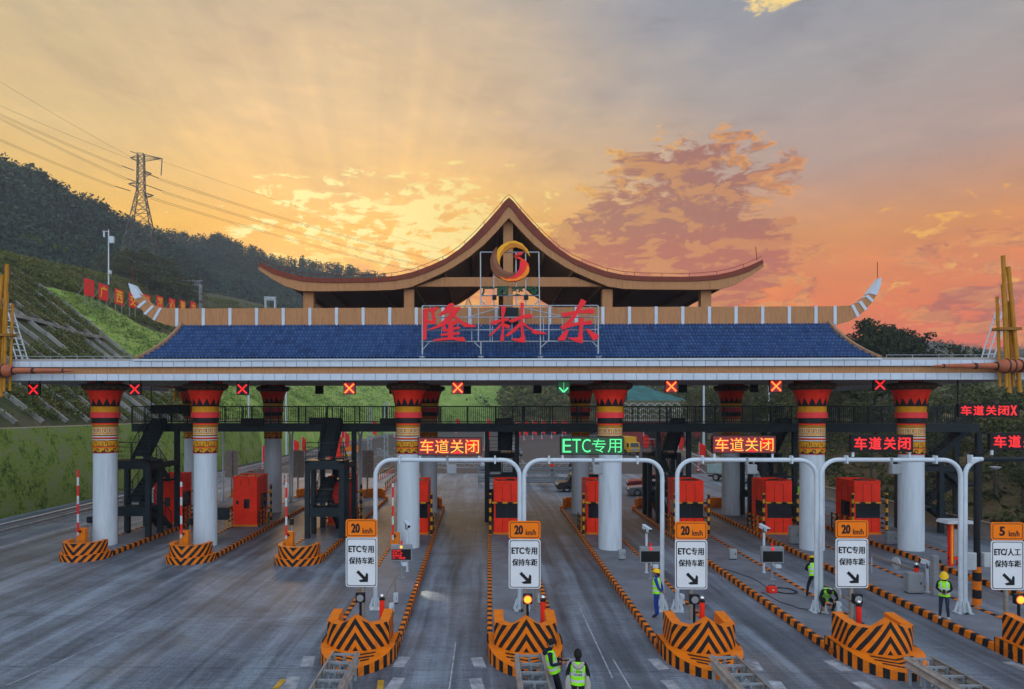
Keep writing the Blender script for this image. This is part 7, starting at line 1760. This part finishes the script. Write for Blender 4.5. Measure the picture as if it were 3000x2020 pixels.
# two workers by the gantry foot
x, y = g_(2384, 1752, .215); pose5 = dict(pelvis=(0, .05, .90), spine=(0, -.02, 1.04), chest=(0, -.12, 1.19), neck=(0, -.20, 1.33), jaw=(0, -.25, 1.39), head=(0, -.28, 1.45), crown=(0, -.30, 1.52), shl=(.17, -.14, 1.29), shr=(-.17, -.14, 1.29), ell=(.24, -.25, 1.06), wrl=(.12, -.42, .98), elr=(-.24, -.25, 1.06), wrr=(-.12, -.42, .96), hil=(.09, .05, .86), hir=(-.09, .05, .86), knl=(.20, -.02, .48), anl=(.26, .08, .09), tol=(.30, -.06, .045), knr=(-.20, -.05, .48), anr=(-.26, .04, .09), tor=(-.30, -.1, .045), look=(0, -.8, -.5))
person('worker in yellow helmet and green vest bending half behind a white gantry post', (x, y, .215), R(165), pose5, 'charcoal', 'charcoal', helmet='helmet')
x, y = g_(2424, 1800, .215); pose6 = dict(pelvis=(0, .20, .56), spine=(0, .12, .72), chest=(0, -.05, .84), neck=(0, -.20, .90), jaw=(0, -.27, .89), head=(-.01, -.34, .90), crown=(-.02, -.40, .94), shl=(.17, -.10, .88), shr=(-.17, -.10, .90), ell=(.31, -.18, .66), wrl=(.16, -.36, .58), elr=(-.30, -.22, .62), wrr=(-.24, -.34, .34), hil=(.10, .18, .53), hir=(-.10, .18, .53), knl=(.19, -.22, .48), anl=(.17, .05, .09), tol=(.19, -.11, .045), knr=(-.16, -.20, .50), anr=(-.16, .06, .09), tor=(-.18, -.1, .045), look=(0, -.5, -.86))
p6 = person('worker in a green vest crouching over cables by the gantry foot', (x, y, .215), R(-12), pose6, 'charcoal', 'charcoal')
MB().lathe([(.001, .03), (.05, .02), (.062, 0)], 12, (.03, -.30, .985)).build('cap', M['white_paint'], p6, smooth=True)
# far figures
def far(px, py, label, top, legs, rz, vest=False): x, y = spot(px, py, 0); person(label, (x, y, 0), rz, {}, top, legs, vest=vest, face=False, group=None, tape=False)
far(1414, 1391, 'distant man in white shirt and blue trousers left of the central stairs', 'white_paint', 'blue', .4); far(1455, 1389, 'distant person in dark green between the central stair posts', 'charcoal', 'charcoal', 0)
far(1618, 1396, 'distant person in a red jacket behind the rail barrier', 'red', 'charcoal', PI); far(1672, 1396, 'distant person in black behind the rail barrier', 'charcoal', 'charcoal', PI); far(1429, 1350, 'distant person in blue far down the road', 'blue', 'charcoal', 0)
far(2340, 1478, 'distant worker in black and green beyond the fifth column', 'charcoal', 'charcoal', 0, True)

# ================================================================ haze
hz = MB().box(-900, 900, -40, 680, -1.5, 150).build('haze', [bpy.data.materials.new('haze')]); hz['kind'] = 'stuff'; hz['label'] = 'thin evening haze over the valley'; hz['category'] = 'haze'
hm = hz.data.materials[0]; hm.use_nodes = True; nt = hm.node_tree; nt.nodes.clear(); ou = nt.nodes.new('ShaderNodeOutputMaterial'); pv = nt.nodes.new('ShaderNodeVolumePrincipled')
pv.inputs['Color'].default_value = (.80, .88, 1, 1); pv.inputs['Density'].default_value = .00040; pv.inputs['Anisotropy'].default_value = .25; nt.links.new(pv.outputs[0], ou.inputs['Volume'])
